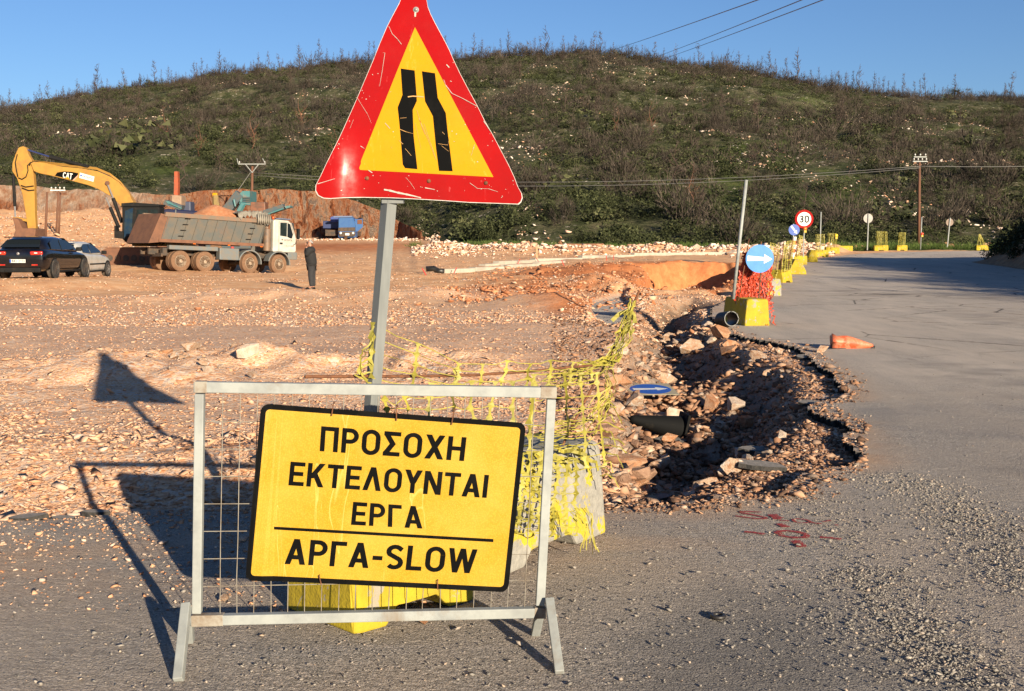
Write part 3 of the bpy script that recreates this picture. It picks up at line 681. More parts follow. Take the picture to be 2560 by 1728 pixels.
GL = {
 'Π': (.66, rc(0,0,W2,1) + rc(W2,1-W2,.66-W2,1) + rc(.66-W2,0,.66,1)),
 'Ρ': (.62, rc(0,0,W2,1) + bowl(.62,.38)[0:]), 'Ο': (.68, ring(.68)),
 'Σ': (.62, rc(.0,1-W2,.62,1) + rc(0,0,.62,W2) + dg(.12,1-W2+.02,.34,.5,.22) + dg(.12,W2-.02,.34,.5,.22)),
 'Χ': (.70, dg(.1,0,.60,1,.21) + dg(.60,0,.1,1,.21)), 'Η': (.66, rc(0,0,W2,1) + rc(.66-W2,0,.66,1) + rc(W2,.42,.66-W2,.42+W2)),
 'Ε': (.58, rc(0,0,W2,1) + rc(W2,0,.58,W2) + rc(W2,1-W2,.58,1) + rc(W2,.42,.53,.42+W2)),
 'Κ': (.66, rc(0,0,W2,1) + dg(.56,1,.14,.36,.22) + dg(.56,0,.28,.58,.21)), 'Τ': (.62, rc(0,1-W2,.62,1) + rc(.31-a_,0,.31+a_,1-W2)),
 'Λ': (.70, dg(.09,0,.35,1,.19) + dg(.61,0,.35,1,.19)), 'Υ': (.66, dg(.09,1,.33,.42,.2) + dg(.57,1,.33,.42,.2) + rc(.33-a_,0,.33+a_,.46)),
 'Ν': (.68, rc(0,0,W2,1) + rc(.68-W2,0,.68,1) + dg(.10,1,.58,0,.2)), 'Α': (.70, dg(.09,0,.35,1,.19) + dg(.61,0,.35,1,.19) + rc(.19,.2,.51,.2+W2)),
 'Ι': (W2, rc(0,0,W2,1)), 'Γ': (.54, rc(0,0,W2,1) + rc(W2,1-W2,.54,1)),
 'S': (.62, stroke([(.55,.80)] + arc(.31,.72,.225,.195,35,215,9)[0:] + arc(.31,.28,.225,.195,45,-145,9), HW)),
 'L': (.54, rc(0,0,W2,1) + rc(W2,0,.54,W2)), 'W': (.98, dg(.08,1,.27,0,.17) + dg(.49,1,.27,0,.17) + dg(.49,1,.71,0,.17) + dg(.90,1,.71,0,.17)),
 '-': (.34, rc(0,.34,.34,.34+W2)), 'C': (.62, stroke(arc(.31,.69,.225,.225,20,180,8) + arc(.31,.31,.225,.225,180,340,8), HW)),
 'B': (.62, rc(0,0,W2,1) + bowl(.60,.45) + stroke([(a_, .5)] + arc(.36,.30,.2,.215,90,-90,8) + [(a_, a_)])),
 '3': (.60, stroke([(.1,.86)] + arc(.28,.73,.21,.185,120,-90,8) + arc(.28,.28,.225,.2,90,-130,8) + [(.06,.13)])),
 '0': (.62, ring(.62)), '1': (.36, rc(.19,0,.36,1) + dg(.08,.78,.24,1,.16)), '2': (.58, stroke(arc(.29,.72,.21,.195,170,-20,8) + [(.46,.5), (.12,.09), (.56,.085)])),
 '7': (.56, rc(0,1-W2,.56,1) + dg(.2,0,.46,1-W2,.18)),
}
for g_, a__ in (('E','Ε'),('P','Ρ'),('T','Τ'),('A','Α'),('K','Κ'),('I','Ι'),('O','Ο')): GL[g_] = GL[a__]
def text_quads(txt, gap=.15):
    out = []; x = 0
    for ch in txt:
        if ch == ' ': x += .4; continue
        w, qs = GL[ch]; out += [[(px + x, py) for px, py in q] for q in qs]; x += w + gap
    return out, x - gap
def text_mesh(mb, txt, TL, TR, BR, BL, n, off=.001, gap=.15, bend=None):
    """letters on the quad TL..BL (3D), facing n"""
    qs, W = text_quads(txt, gap); TL, TR, BR, BL = map(Vector, (TL, TR, BR, BL)); n = Vector(n).normalized()
    for i, q in enumerate(qs):
        vs = []
        for (x, y) in q:
            u = x / W; a = BL.lerp(BR, u); b = TL.lerp(TR, u); p = a.lerp(b, y) + n * (off + i * .00002)
            vs.append(bend(p) if bend else p)
        mb.add(vs, [(0, 1, 2, 3)])

# ------------------------------------------------------------------ foreground materials
M['galv'] = pm('galvanised_steel', (.33,.345,.325), (.24,.25,.24), 9, .55, .0, bump=.25, bsc=60, c3=(.22,.17,.12), sc3=2.2, t3=(.60,.74), spec=.5, bd=.001)
M['galv_rusty'] = pm('galvanised_rust_at_weld', (.31,.28,.23), (.17,.11,.065), 14, .65, bump=.3, bsc=80, bd=.001)
M['galv_post'] = pm('weathered_galvanised_post', (.25,.26,.25), (.15,.16,.155), 6, .5, .3, bump=.3, bsc=50, stretch=(1,1,.12), bd=.001)
M['rust'] = pm('rusty_steel', (.20,.075,.028), (.10,.038,.018), 30, .85, bump=.5, bsc=120, bd=.001)
M['wire'] = pm('dull_steel_wire', (.26,.235,.19), (.17,.13,.09), 20, .6)
M['black_paint'] = pm('black_film', (.003,.003,.003), (.010,.0095,.009), 9, .7, bump=.05, bsc=60, lo=.5, hi=.8, spec=.06)
M['white_paint'] = pm('white_paint', (.78,.77,.72), (.62,.58,.5), 5, .45)
M['bare'] = pm('scratched_bare_metal', (.50,.44,.38), (.36,.30,.25), 60, .6)
def mat_film(name, c, c2, rough=.3):
    m, nt, b = newmat(name); N = NT(nt); v = N.coord('Object')
    sc = N.noise(N.mapping(v, (3, 1, .5), (0, .5, 0)), 9, 3, .7, 1.2)
    col = N.mix(N.ramp(N.noise(v, 5, 6, .7), [(.35, 0.), (.75, 1.)]), c, c2)
    col = N.mix(N.ramp(sc, [(.655, 0.), (.665, .35), (.68, 0.)]), col, tuple(min(1, q * 1.6 + .12) for q in c))
    N.l(col, b.inputs['Base Color']); b.inputs['Specular IOR Level'].default_value = .2
    N.l(N.ramp(N.noise(v, 9, 5, .7), [(.3, rough - .06), (.7, rough + .12)]), b.inputs['Roughness'])
    N.l(N.bump(N.noise(v, 2.2, 3, .5), .25, .01, N.bump(N.noise(v, 40, 3), .05, .001)), b.inputs['Normal'])
    return m
M['red_film'] = mat_film('red_reflective_film', (.28,.004,.003), (.22,.005,.004), .17)
M['yellow_film'] = mat_film('yellow_reflective_film', (.46,.225,.003), (.41,.195,.004), .27)
def mat_board():
    m, nt, b = newmat('yellow_prismatic_sheeting'); N = NT(nt); v = N.coord('Object')
    vv = N.mapping(v, (1, 1, 1), (0, R(4.2), 0)); w = N.vor(vv, 170, 'Distance')
    col = N.mix(N.ramp(w, [(.15, 0.), (.55, 1.)]), (.43,.265,.022), (.35,.20,.011)); col = N.mix(N.ramp(N.noise(v, 4, 6, .7), [(.4, 0.), (.75, .6)]), col, (.47,.32,.06))
    sc = N.noise(N.mapping(v, (2.2, 1, .35), (0, -.15, 0)), 6, 2, .6, .8)
    col = N.mix(N.ramp(sc, [(.66, 0.), (.67, .32), (.69, 0.)]), col, (.7,.58,.2))
    N.l(col, b.inputs['Base Color']); b.inputs['Roughness'].default_value = .27
    N.l(N.bump(N.noise(v, 3.5, 3, .5), .18, .006, N.bump(w, .25, .001)), b.inputs['Normal']); return m
M['board'] = mat_board()
M['block_yellow'] = pm('yellow_painted_concrete', (.46,.345,.012), (.36,.26,.014), 4, .85, bump=.9, bsc=40, c3=(.33,.29,.22), sc3=7, t3=(.585,.625), bd=.006)
M['block_worn'] = pm('worn_yellow_concrete', (.33,.31,.265), (.24,.225,.195), 30, .9, bump=.9, bsc=70, c3=(.48,.37,.02), sc3=4.5, t3=(.545,.575), bd=.006)
M['net_yellow'] = pm('faded_yellow_plastic', (.37,.315,.035), (.22,.195,.03), 10, .6)
M['net_orange'] = pm('orange_plastic_net', (.62,.07,.02), (.42,.04,.015), 10, .55)

# ------------------------------------------------------------------ the barrier
pl = P(478, 1540, 4.17); pr = P(1374, 1530, 4.24); pl.z = pr.z = .6
tdir = (pr - pl).normalized(); bn = Vector((tdir.y, -tdir.x, 0)).normalized()      # faces the camera
def BP(px, py, off=0.): return onplane(px, py, pl + bn * off, bn)
br = empty('barrier', (pl.x, pl.y, 0)); tag(br, 'low galvanised steel barrier frame with wire mesh and splayed legs carrying the yellow board', 'barrier')
def bar(name, a, b, w, mat, parent, depth=.035, refn=None, world=True, mb=None):
    """square tube from a to b; w width in the plane"""
    m_ = mb or MB(); a, b = Vector(a), Vector(b); t = (b - a).normalized(); n = refn or bn; s = t.cross(n).normalized(); n2 = s.cross(t)
    c = [a + s * (sx * w / 2) + n2 * (sy * depth / 2) for sx, sy in ((-1,-1),(1,-1),(1,1),(-1,1))]; d = [q + (b - a) for q in c]
    m_.add(c + d, [(3,2,1,0),(4,5,6,7),(0,1,5,4),(1,2,6,5),(2,3,7,6),(3,0,4,7)])
    if mb: return mb
    o = m_.build(name, mat, parent, world=world)
    mod = o.modifiers.new('bevel', 'BEVEL'); mod.width = .003; mod.segments = 2; return o
bar('frame_rail', BP(486,967), BP(1389,981), .040, M['galv'], br)
bar('frame_rail', BP(478,1550), BP(1362,1530), .038, M['galv'], br)
bar('frame_post', BP(500,984), BP(493,1532), .034, M['galv'], br)
bar('frame_post', BP(1378,998), BP(1350,1512), .034, M['galv'], br)
for (a, b) in (((488,967),(520,967)),((1350,980),(1391,981)),((480,1550),(560,1548)),((1335,1530),(1364,1530))):
    bar('welded_corner', BP(*a, -.001), BP(*b, -.001), .043, M['galv_rusty'], br, .0385)
# mesh wires
mw = MB(); bk = -.004
TLb, TRb, BRb, BLb = (514,985), (1362,997), (1336,1516), (507,1535)
def lerp2(a, b, t): return (a[0] + (b[0] - a[0]) * t, a[1] + (b[1] - a[1]) * t)
NV = 19
for i in range(1, NV + 1):
    t = i / (NV + .6); a = lerp2(TLb, TRb, t); b = lerp2(BLb, BRb, t); pts = [BP(*lerp2(a, b, k / 6), bk) + Vector((random.gauss(0, .0012), 0, 0)) for k in range(7)]; mw.tube(pts, .0018, 5)
for k in range(1, 8):
    t = k / 8 + .0; a = lerp2(TLb, BLb, t); b = lerp2(TRb, BRb, t); pts = [BP(*lerp2(a, b, q / 6), bk - .003) for q in range(7)]; mw.tube(pts, .0018, 5)
mw.build('wire_mesh', M['wire'], br, world=True)
def foot(px, py, Y): q = P(px, py, Y); return q
for (tx, ty, fx, fy, dn) in ((466,1512,446,1711,1),(470,1530,474,1612,-1),(1374,1500,1399,1692,1),(1352,1520,1339,1592,-1)):
    top = BP(tx, ty, .03 * dn); g0 = G(fx, fy); top.z = min(top.z, .27)
    g0.z = .012
    bar('leg', top, g0, .034, M['galv'], br, .034)
# ------------------------------------------------------------------ the board
bt = tag(empty('warning_board', (BP(614,1449,.02).x, BP(614,1449,.02).y, .3)), 'tilted rectangular yellow board with black Greek lettering above SLOW, wired to the barrier', 'sign')
def boardq(u, v): # bilinear on the traced corners, v up
    c = lerp2(lerp2((614,1449.5), (1270,1481), u), lerp2((654,1009), (1315.5,1058), u), v); return c
def bendb(p):   # gentle curl at the left edge that catches the sun
    k = (p - BP(690, 1230, .02)).dot(tdir)
    return p + bn * (.010 * max(0, min(1, (-k) / .05)) ** 2)
def board_layer(name, inset, off, thick, mat, rad, parent):
    L, Hh = .97, .64; m_ = MB(); nx, ny = 48, 14
    fr = MB()
    def rr(n=6):   # rounded rectangle outline in uv
        pts = []
        for (cx_, cy_, a0) in ((1,1,0),(0,1,90),(0,0,180),(1,0,270)):
            ccx = (L - inset - rad) if cx_ else (inset + rad); ccy = (Hh - inset - rad) if cy_ else (inset + rad)
            pts += [(ccx + rad * math.cos(R(a0 + 90 * i / n)), ccy + rad * math.sin(R(a0 + 90 * i / n))) for i in range(n + 1)]
        return pts
    bm = bmesh.new(); f = bm.faces.new([bm.verts.new((x, y, 0)) for x, y in rr()])
    for i in range(1, nx): bmesh.ops.bisect_plane(bm, geom=bm.verts[:] + bm.edges[:] + bm.faces[:], plane_co=(L * i / nx, 0, 0), plane_no=(1, 0, 0))
    ex = bmesh.ops.extrude_face_region(bm, geom=bm.faces[:]); nv = [q for q in ex['geom'] if isinstance(q, bmesh.types.BMVert)]
    for q in nv: q.co.z = -thick
    bm.verts.index_update(); vs = []
    for q in bm.verts:
        p = BP(*boardq(q.co.x / L, q.co.y / Hh), .02); vs.append(bendb(p) + bn * (off + q.co.z))
    m_.add(vs, [[w.index for w in f.verts] for f in bm.faces]); bm.free()
    return m_.build(name, mat, parent, world=True)
board_layer('border', 0, 0, .003, M['black_paint'], .028, bt)
board_layer('panel_face', .019, .0012, .001, M['board'], .014, bt)
lt = MB()
def z7(x, y): return (440 + x * 1000 / 1942, 920 + y * 1000 / 1942)
LF = .0235
for txt, TL, TR, BR, BL, gp_ in (('ΠΡΟΣΟΧΗ',(706,283),(1411,337),(1398,452),(698,404),.13), ('ΕΚΤΕΛΟΥΝΤΑΙ',(557,455),(1520,520),(1508,631),(546,570),.11),
    ('ΕΡΓΑ',(861,650),(1193,673),(1196,780),(850,762),.13), ('ΑΡΓΑ-SLOW',(540,828),(1464,881),(1450,998),(528,952),.12)):
    q = [BP(*z7(*c), LF) for c in (TL, TR, BR, BL)]
    text_mesh(lt, txt, *q, bn, .0, gp_)
lt.add([BP(*z7(*c), LF) for c in ((467,770),(1541,831),(1541,846),(466,784))], [(0,1,2,3)])
lt.build('lettering', M['black_paint'], bt, world=True)
for (px, py, py2, sw) in ((833,1012,1040,4),(991,1020,1052,0),(1134,1030,1062,5),(798,1440,1462,-5),(1094,1452,1474,0)):
    m_ = MB(); m_.tube([BP(px - sw, py2, .030), BP(px, py, .034), BP(px + 2, py - 8, .0), BP(px + 4, py - 4, -.008)], .0022, 5); m_.build('wire_tie', M['rust'], bt, world=True)

# ------------------------------------------------------------------ the triangular sign on its post
YS = 4.80
sgn = Vector((0.0, -1, 0)); sp0 = Vector((0, YS - .05, 0))
def z3(x, y): return (760 + x * 580 / 1685, y * 540 / 1569)
def SPt(px, py, off=0.): return onplane(px, py, sp0 + sgn * off, sgn)
def bends(p):
    """dents: the lower left corner curls towards the camera, the top leans back a little"""
    q = p.copy(); u = (p - SPt(905, 430)).x
    k = max(0, -u - .0); 
    w = 1 - float(sst(1.78, 2.10, p.z))
    q.y -= w * (.17 * min(k, .115) ** 1.0 if k > 0 else 0) + w * .25 * max(0, min(k, .085) - .02) * (k > .02)
    q.y += .05 * max(0, p.z - 2.25) ** 1.0
    q.y -= .02 * max(0, (p - SPt(1180, 430)).x) 
    return q
OUTL = [z3(*q) for q in ((850,-190),(880,-130),(884,-40),(897,40),(918,95),(950,160),(985,225),(1020,290),(1055,360),(1085,430),(1135,535),(1190,640),(1258,765),(1320,890),(1378,990),(1430,1090),(1488,1200),(1530,1290),(1556,1360),(1583,1408),(1588,1440),(1578,1470),(1560,1486),
    (1380,1479),(1200,1473),(1020,1460),(850,1450),(640,1440),(420,1436),(300,1440),(200,1447),(150,1444),(112,1425),(93,1390),(95,1350),(130,1280),(170,1190),(250,1020),(315,870),(385,712),(445,570),(500,440),(550,310),(600,190),(645,100),(690,15),(720,-70),(760,-160),(800,-205))]
INNER = [z3(*q) for q in ((805,196),(1376,1287),(388,1234))]
BLK1 = [z3(*q) for q in ((703,499),(804,513),(818,690),(820,735),(790,800),(797,990),(824,1230),(735,1222),(718,1195),(706,1040),(692,880),(681,782),(716,690))]
BLK2 = [z3(*q) for q in ((857,519),(952,533),(972,712),(1030,822),(1043,950),(1080,1245),(981,1242),(960,1080),(937,845),(880,738))]
def poly_layer(name, poly, off, thick, mat, parent, cuts=22):
    bm = bmesh.new(); pts = [SPt(*q) for q in poly]; f = bm.faces.new([bm.verts.new(q) for q in pts])
    xs = [q.x for q in pts]; zs = [q.z for q in pts]
    for i in range(1, cuts): 
        bmesh.ops.bisect_plane(bm, geom=bm.verts[:] + bm.edges[:] + bm.faces[:], plane_co=(min(xs) + (max(xs) - min(xs)) * i / cuts, 0, 0), plane_no=(1, 0, 0))
        bmesh.ops.bisect_plane(bm, geom=bm.verts[:] + bm.edges[:] + bm.faces[:], plane_co=(0, 0, min(zs) + (max(zs) - min(zs)) * i / cuts), plane_no=(0, 0, 1))
    ex = bmesh.ops.extrude_face_region(bm, geom=bm.faces[:]); nv = set(q for q in ex['geom'] if isinstance(q, bmesh.types.BMVert))
    bm.verts.index_update(); vs = [bends(q.co) + Vector((0, -off + (thick if q in nv else 0), 0)) for q in bm.verts]
    m_ = MB(); m_.add(vs, [[w.index for w in f.verts] for f in bm.faces]); bm.free(); o = m_.build(name, mat, parent, world=True)
    o.data.shade_smooth(); o.data.set_sharp_from_angle(angle=R(40)); return o
def merge_into(a, b):
    """surface marks become faces of the part they lie on"""
    n = len(b.data.materials); b.data.materials.append(a.data.materials[0])
    bm = bmesh.new(); bm.from_mesh(b.data); k = len(bm.faces); bm.from_mesh(a.data); bm.faces.ensure_lookup_table()
    for f in bm.faces[k:]: f.material_index = n
    bm.to_mesh(b.data); bm.free(); bpy.data.objects.remove(a)
tri = tag(empty('warning_sign', (SPt(905, 430).x, YS, 1.7)), 'battered red and yellow triangular road narrows sign on the tall leaning post', 'sign')
def shrink(poly, k):
    cx_ = sum(q[0] for q in poly) / len(poly); cy_ = sum(q[1] for q in poly) / len(poly); return [(cx_ + (x - cx_) * k, cy_ + (y - cy_) * k) for x, y in poly]
poly_layer('metal_plate', OUTL, 0, .003, pm('plate_edge', (.62,.60,.56), (.45,.43,.4), 40, .5), tri)
redb = poly_layer('red_border', shrink(OUTL, .9925), .0012, .001, M['red_film'], tri)
yelc = poly_layer('yellow_centre', INNER, .0022, .0008, M['yellow_film'], tri)
poly_layer('lane_symbol', BLK1, .0032, .0008, M['black_paint'], tri, 8)
poly_layer('lane_symbol', BLK2, .0032, .0008, M['black_paint'], tri, 8)
# chips and scratches, as thin flakes of bare metal and torn film
sc_ = MB(); rs = random.Random(5)
def scratch(mb, pts, w, lay=.0042):
    ps = [SPt(*z3(*q)) for q in pts]
    for i in range(len(ps) - 1):
        a, b = ps[i], ps[i + 1]; t = (b - a).normalized(); s_ = Vector((-t.z, 0, t.x)) * w * rs.uniform(.5, 1.1); s2 = s_ * rs.uniform(.5, 1.1)
        mb.add([bends(q) + Vector((0, -lay - .0001 * (i % 3), 0)) for q in (a - s_, a + s_, b + s2, b - s2)], [(0,1,2,3)])
def chip(mb, x, y, r, asp=1., ang=0.):
    n = 7; c = SPt(*z3(x, y)); vs = []
    for i in range(n):
        w = 2 * math.pi * i / n; q = rs.uniform(.5, 1.1) * r; dx = math.cos(w) * q * asp; dz = math.sin(w) * q
        vs.append(bends(c + Vector((dx * math.cos(ang) - dz * math.sin(ang), 0, dx * math.sin(ang) + dz * math.cos(ang)))) + Vector((0, -.0042, 0)))
    mb.add(vs, [tuple(range(n))])
for p_, w_ in (([(615,190),(640,245),(680,285),(708,322)],.0009),([(572,383),(588,385),(570,510),(550,628)],.0007),([(388,712),(430,780),(462,830),(490,895)],.0008),([(582,1378),(620,1384),(680,1400),(740,1412),(800,1425),(850,1438)],.0045),
    ([(1015,580),(1030,620),(1075,680),(1150,715),(1260,775)],.0012),([(1035,470),(1055,492)],.0030),([(1305,880),(1360,960)],.0012),([(110,1340),(160,1325),(235,1302)],.0014),([(412,1062),(440,1080)],.0022),([(470,1238),(497,1256)],.0025),([(740,1290),(775,1330),(805,1375)],.0009),
    ([(1205,1330),(1260,1370),(1340,1372),(1410,1395)],.0009),([(880,1365),(950,1378)],.0016),([(590,895),(625,935)],.0012),([(360,870),(335,935)],.0008),([(1240,1050),(1215,1130)],.0006)): scratch(sc_, p_, w_)
for i in range(60):
    t = rs.random()
    if i < 22: x, y = rs.choice([(1100+t*450, 450+t*900), (150+t*300, 1320-t*650), (250+t*1200, 1440)]); x += rs.uniform(-30, 10); y += rs.uniform(-25, 8) if y < 1400 else rs.uniform(-14, 0)
    else: x, y = (250 + t * 1250, rs.uniform(1270, 1430)) if i < 42 else (rs.uniform(420, 700), rs.uniform(500, 1200)) if i < 50 else (rs.uniform(1000, 1400), rs.uniform(520, 1250))
    if inpoly(np.array([x]), np.array([y]), [((q[0] - 760) * 1685 / 580, q[1] * 1569 / 540) for q in shrink(OUTL, .97)])[0]: chip(sc_, x, y, rs.uniform(.0007, .0024), rs.uniform(1, 2.2), rs.uniform(-1, 1))
merge_into(sc_.build('scratches', M['bare'], tri, world=True), redb)
sc2 = MB(); 
for p_, w_ in (([(755,705),(790,700),(830,702),(870,706)],.0022),([(697,940),(740,958),(795,972)],.0010),([(1060,995),(1045,1055),(975,1045)],.0008),([(735,1080),(780,1132)],.0007),([(1000,1060),(1050,1100)],.0009),([(720,1048),(690,1020)],.0012),([(1005,960),(1022,978)],.0012),([(700,860),(745,856)],.0008),
    ([(820,800),(850,900),(880,980)],.0007),([(835,860),(900,1010),(950,1140)],.0007),([(870,900),(920,1040),(960,1160)],.0008),([(810,900),(850,1080)],.0006)): scratch(sc2, p_, w_)
merge_into(sc2.build('rubbed_marks', pm('rubbed_film', (.62,.33,.09), (.5,.27,.1), 60, .6), tri, world=True), yelc)
for (x, y) in ((458,1296),(907,1316),(1321,1330)):
    m_ = MB(); c = bends(SPt(*z3(x, y))); m_.lathe([(0,-.007),(.006,-.006),(.0085,-.003),(.0085,0)], 10, Matrix.Translation(c) @ Matrix.Rotation(R(-90), 4, 'X')); m_.build('rivet', M['rust'], tri, True, world=True)
m_ = MB(); c = bends(SPt(*z3(812, 68))); m_.lathe([(0,.008),(.005,.007),(.007,.003),(.012,.0025),(.012,.0)], 12, Matrix.Translation(c) @ Matrix.Rotation(R(90), 4, 'X')); m_.build('bolt', M['galv_post'], tri, world=True)
m_ = MB(); scratch(m_, [(808,85),(806,120)], .0045); m_.build('bolt_slot_wear', M['bare'], tri, world=True)
# post
pt = P(1010, 60, YS); pb_ = P(898, 1330, YS); pb_.z = .25; pb_.x = P(900, 1300, YS).x
po = tag(empty('sign_post', (pb_.x, YS, 0)), 'tall galvanised steel channel post leaning right, standing in the concrete block', 'post')
tp = (pt - pb_).normalized(); sx = Vector((.95, .30, 0)).normalized(); sy = Vector((-.30, .95, 0))
m_ = MB(); pc = [(-.032,.012),(-.012,-.026),(.030,-.014),(.030,.018),(-.004,.022),(-.030,.020)]
vs = [pb_ + sx * a + sy * b for a, b in pc] + [pt + sx * a + sy * b for a, b in pc]
m_.add(vs, [tuple(range(6)), tuple(range(11, 5, -1))] + [(i, (i + 1) % 6, (i + 1) % 6 + 6, i + 6) for i in range(6)]); m_.build('channel', M['galv_post'], po, world=True)
for py in (512, 90):
    c = P(983 if py == 512 else 1008, py - 12, YS); m_ = MB(); m_.box(c, (.09,.055,.03)); m_.build('clamp', M['galv_post'], po, world=True)

# ------------------------------------------------------------------ concrete blocks
def block_mesh(L, W=.48, H=.50, Wt=.24, notch=True, seed=0, end=.03):
    """jersey style block, x along its length, notched feet"""
    m_ = MB(); r = random.Random(seed); bm = bmesh.new()
    prof = [(-W/2,0),(-W/2+.01,H*.2),(-W/2*.6-Wt/2*.4,H*.5),(-Wt/2,H*.93),(-Wt/2+.03,H),(Wt/2-.03,H),(Wt/2,H*.93),(W/2*.6+Wt/2*.4,H*.5),(W/2-.01,H*.2),(W/2,0)]
    xs = [-L/2, -L/2+.03, -L/6-.06, -L/6, -L/12, 0, L/12, L/6, L/6+.06, L/2-.03, L/2]
    rows_ = []
    for i, x in enumerate(xs):
        rowv = []
        e = 1 if 0 < i < len(xs) - 1 else .95
        for j, (y, z) in enumerate(prof):
            zz = z
            if notch and 3 <= i <= 7 and z < .01: zz = .07
            rowv.append(bm.verts.new((x + r.uniform(-.006, .006), y * e + r.uniform(-.006, .006), zz * (1 if z < .01 else e * .5 + .5) + (r.uniform(-.006, .006) if z > 0 else 0))))
        rows_.append(rowv)
    n = len(prof)
    for i in range(len(xs) - 1):
        for j in range(n): bm.faces.new((rows_[i][j], rows_[i][(j + 1) % n], rows_[i + 1][(j + 1) % n], rows_[i + 1][j]))
    bm.faces.new(rows_[0][::-1]); bm.faces.new(rows_[-1])
    bmesh.ops.recalc_face_normals(bm, faces=bm.faces); bm.verts.index_update()
    m_.add([q.co.copy() for q in bm.verts], [[w.index for w in f.verts] for f in bm.faces]); bm.free(); return m_
def block(x, y, z, rz, L, mat, label, group=None, seed=0, W=.48, H=.5, Wt=.24):
    m_ = block_mesh(L, W, H, Wt, seed=seed); o = m_.build('concrete_block', mat); o.location = (x, y, z); o.rotation_euler = (0, 0, rz)
    b = o.modifiers.new('bevel', 'BEVEL'); b.width = .028; b.segments = 2; b.limit_method = 'ANGLE'; b.angle_limit = R(28)
    tag(o, label, 'concrete block', group); return o
a1 = math.atan2(.55, .50)
block(-.56, 4.75, .012, R(45), .64, M['block_yellow'], 'yellow painted concrete block standing under the warning board with chipped front corner', 'concrete blocks at the road edge', 1, .50, .46, .40)
block(-.01, 5.62, .012, R(56), 1.12, M['block_worn'], 'worn grey concrete block with flaking yellow paint under the torn yellow net', 'concrete blocks at the road edge', 2, .50, .50, .42)

# ------------------------------------------------------------------ bent reinforcing bars
def wp(px, py, Y): return P(px, py, Y)
def rebar(pts, label, name='steel_bar', r=.007):
    m_ = MB(); m_.tube(pts, r, 7); o = m_.build(name, M['rust'], smooth=True); tag(o, label, 'steel bar'); return o
rebar([wp(763,942,4.55), wp(900,941,4.75), wp(1040,941,5.0), wp(1180,938,5.2), wp(1321,929,5.45), wp(1420,919,5.6), wp(1480,914,5.7)], 'rusty horizontal reinforcing bar tied across the sign post above the barrier')
rebar([wp(1598,727,6.35), wp(1575,790,6.3), wp(1540,860,6.2), wp(1505,925,6.05), wp(1472,985,5.95), wp(1440,1045,5.85), wp(1418,1089,5.8), wp(1404,1120,5.75), wp(1396,1180,5.72)], 'rusty leaning reinforcing bar rising from the worn block with torn yellow net tangled round it')

# ------------------------------------------------------------------ torn yellow safety net
nt_ = MB(); rn = random.Random(11)
def ribbon(mb, pts, w, node=()):
    """flat strap facing roughly the camera with random twist; node = indices with a wide blob"""
    n = len(pts); tw = rn.uniform(-.5, .5); vs = []
    for i, p in enumerate(pts):
        t = (pts[min(i + 1, n - 1)] - pts[max(i - 1, 0)]); t.normalize() if t.length > 0 else None
        tw += rn.uniform(-.25, .25); s_ = t.cross(Vector((math.sin(tw), -math.cos(tw), .1))).normalized(); k = w * (2.9 if i in node else 1)
        vs += [p - s_ * k, p + s_ * k]
    mb.add(vs, [(2*i, 2*i+1, 2*i+3, 2*i+2) for i in range(n - 1)])
def dens(pts, k=4, jit=0.):
    out = []
    for i in range(len(pts) - 1):
        a, b = Vector(pts[i]), Vector(pts[i + 1])
        for j in range(k):
            q = a.lerp(b, j / k); out.append(q + Vector((rn.gauss(0, jit), rn.gauss(0, jit), rn.gauss(0, jit))) if (i or j) else q)
    out.append(Vector(pts[-1])); return out
def netgrid(C, nu, nv, w=.0035, jit=.006, wn=2.6, skip=.0, vert=1.7):
    """C(u,v)->3D; straps along v are wide with nodes, strands along u are thin"""
    off = {}
    jit *= .55; skip *= .6
    pt_ = [[C(i / nu, j / nv) + Vector((rn.gauss(0, jit), rn.gauss(0, jit), rn.gauss(0, jit))) for j in range(nv + 1)] for i in range(nu + 1)]
    for i in range(nu + 1):
        pts = []; nodes = set()
        for j in range(nv):
            a, b = pt_[i][j], pt_[i][j + 1]; nodes.add(len(pts)); m1 = a.lerp(b, .28); m2 = a.lerp(b, .72); pts += [a, m1 + Vector((rn.gauss(0, jit*.4), 0, 0)), m2]
        pts.append(pt_[i][nv]); nodes.add(len(pts) - 1); ribbon(nt_, pts, w * vert, nodes)
    for j in range(nv + 1):
        for i in range(nu):
            if rn.random() < skip: continue
            a, b = pt_[i][j], pt_[i + 1][j]; m_ = a.lerp(b, .5) + Vector((0, rn.gauss(0, jit), -abs(rn.gauss(0, jit * 1.5)))); ribbon(nt_, [a, a.lerp(m_, .5), m_, m_.lerp(b, .5), b], w * .6)
def bil(pts4):
    a, b, c, d = [Vector(q) for q in pts4]     # TL TR BR BL ; u right, v down
    return lambda u, v: a.lerp(b, u).lerp(d.lerp(c, u), v)
# upper sheet stretched from the post to the bars
netgrid(bil((wp(935,808,4.78), wp(1150,905,5.15), wp(1130,985,5.1), wp(925,945,4.76))), 2, 4, .0032, .007)
netgrid(bil((wp(1150,905,5.15), wp(1480,905,5.7), wp(1480,950,5.7), wp(1130,985,5.1))), 6, 3, .003, .010)
# apron hanging from the bar behind the barrier rail
netgrid(bil((wp(960,965,4.85), wp(1330,945,5.4), wp(1330,1090,5.3), wp(960,1080,4.8))), 7, 4, .0035, .014, skip=.15)
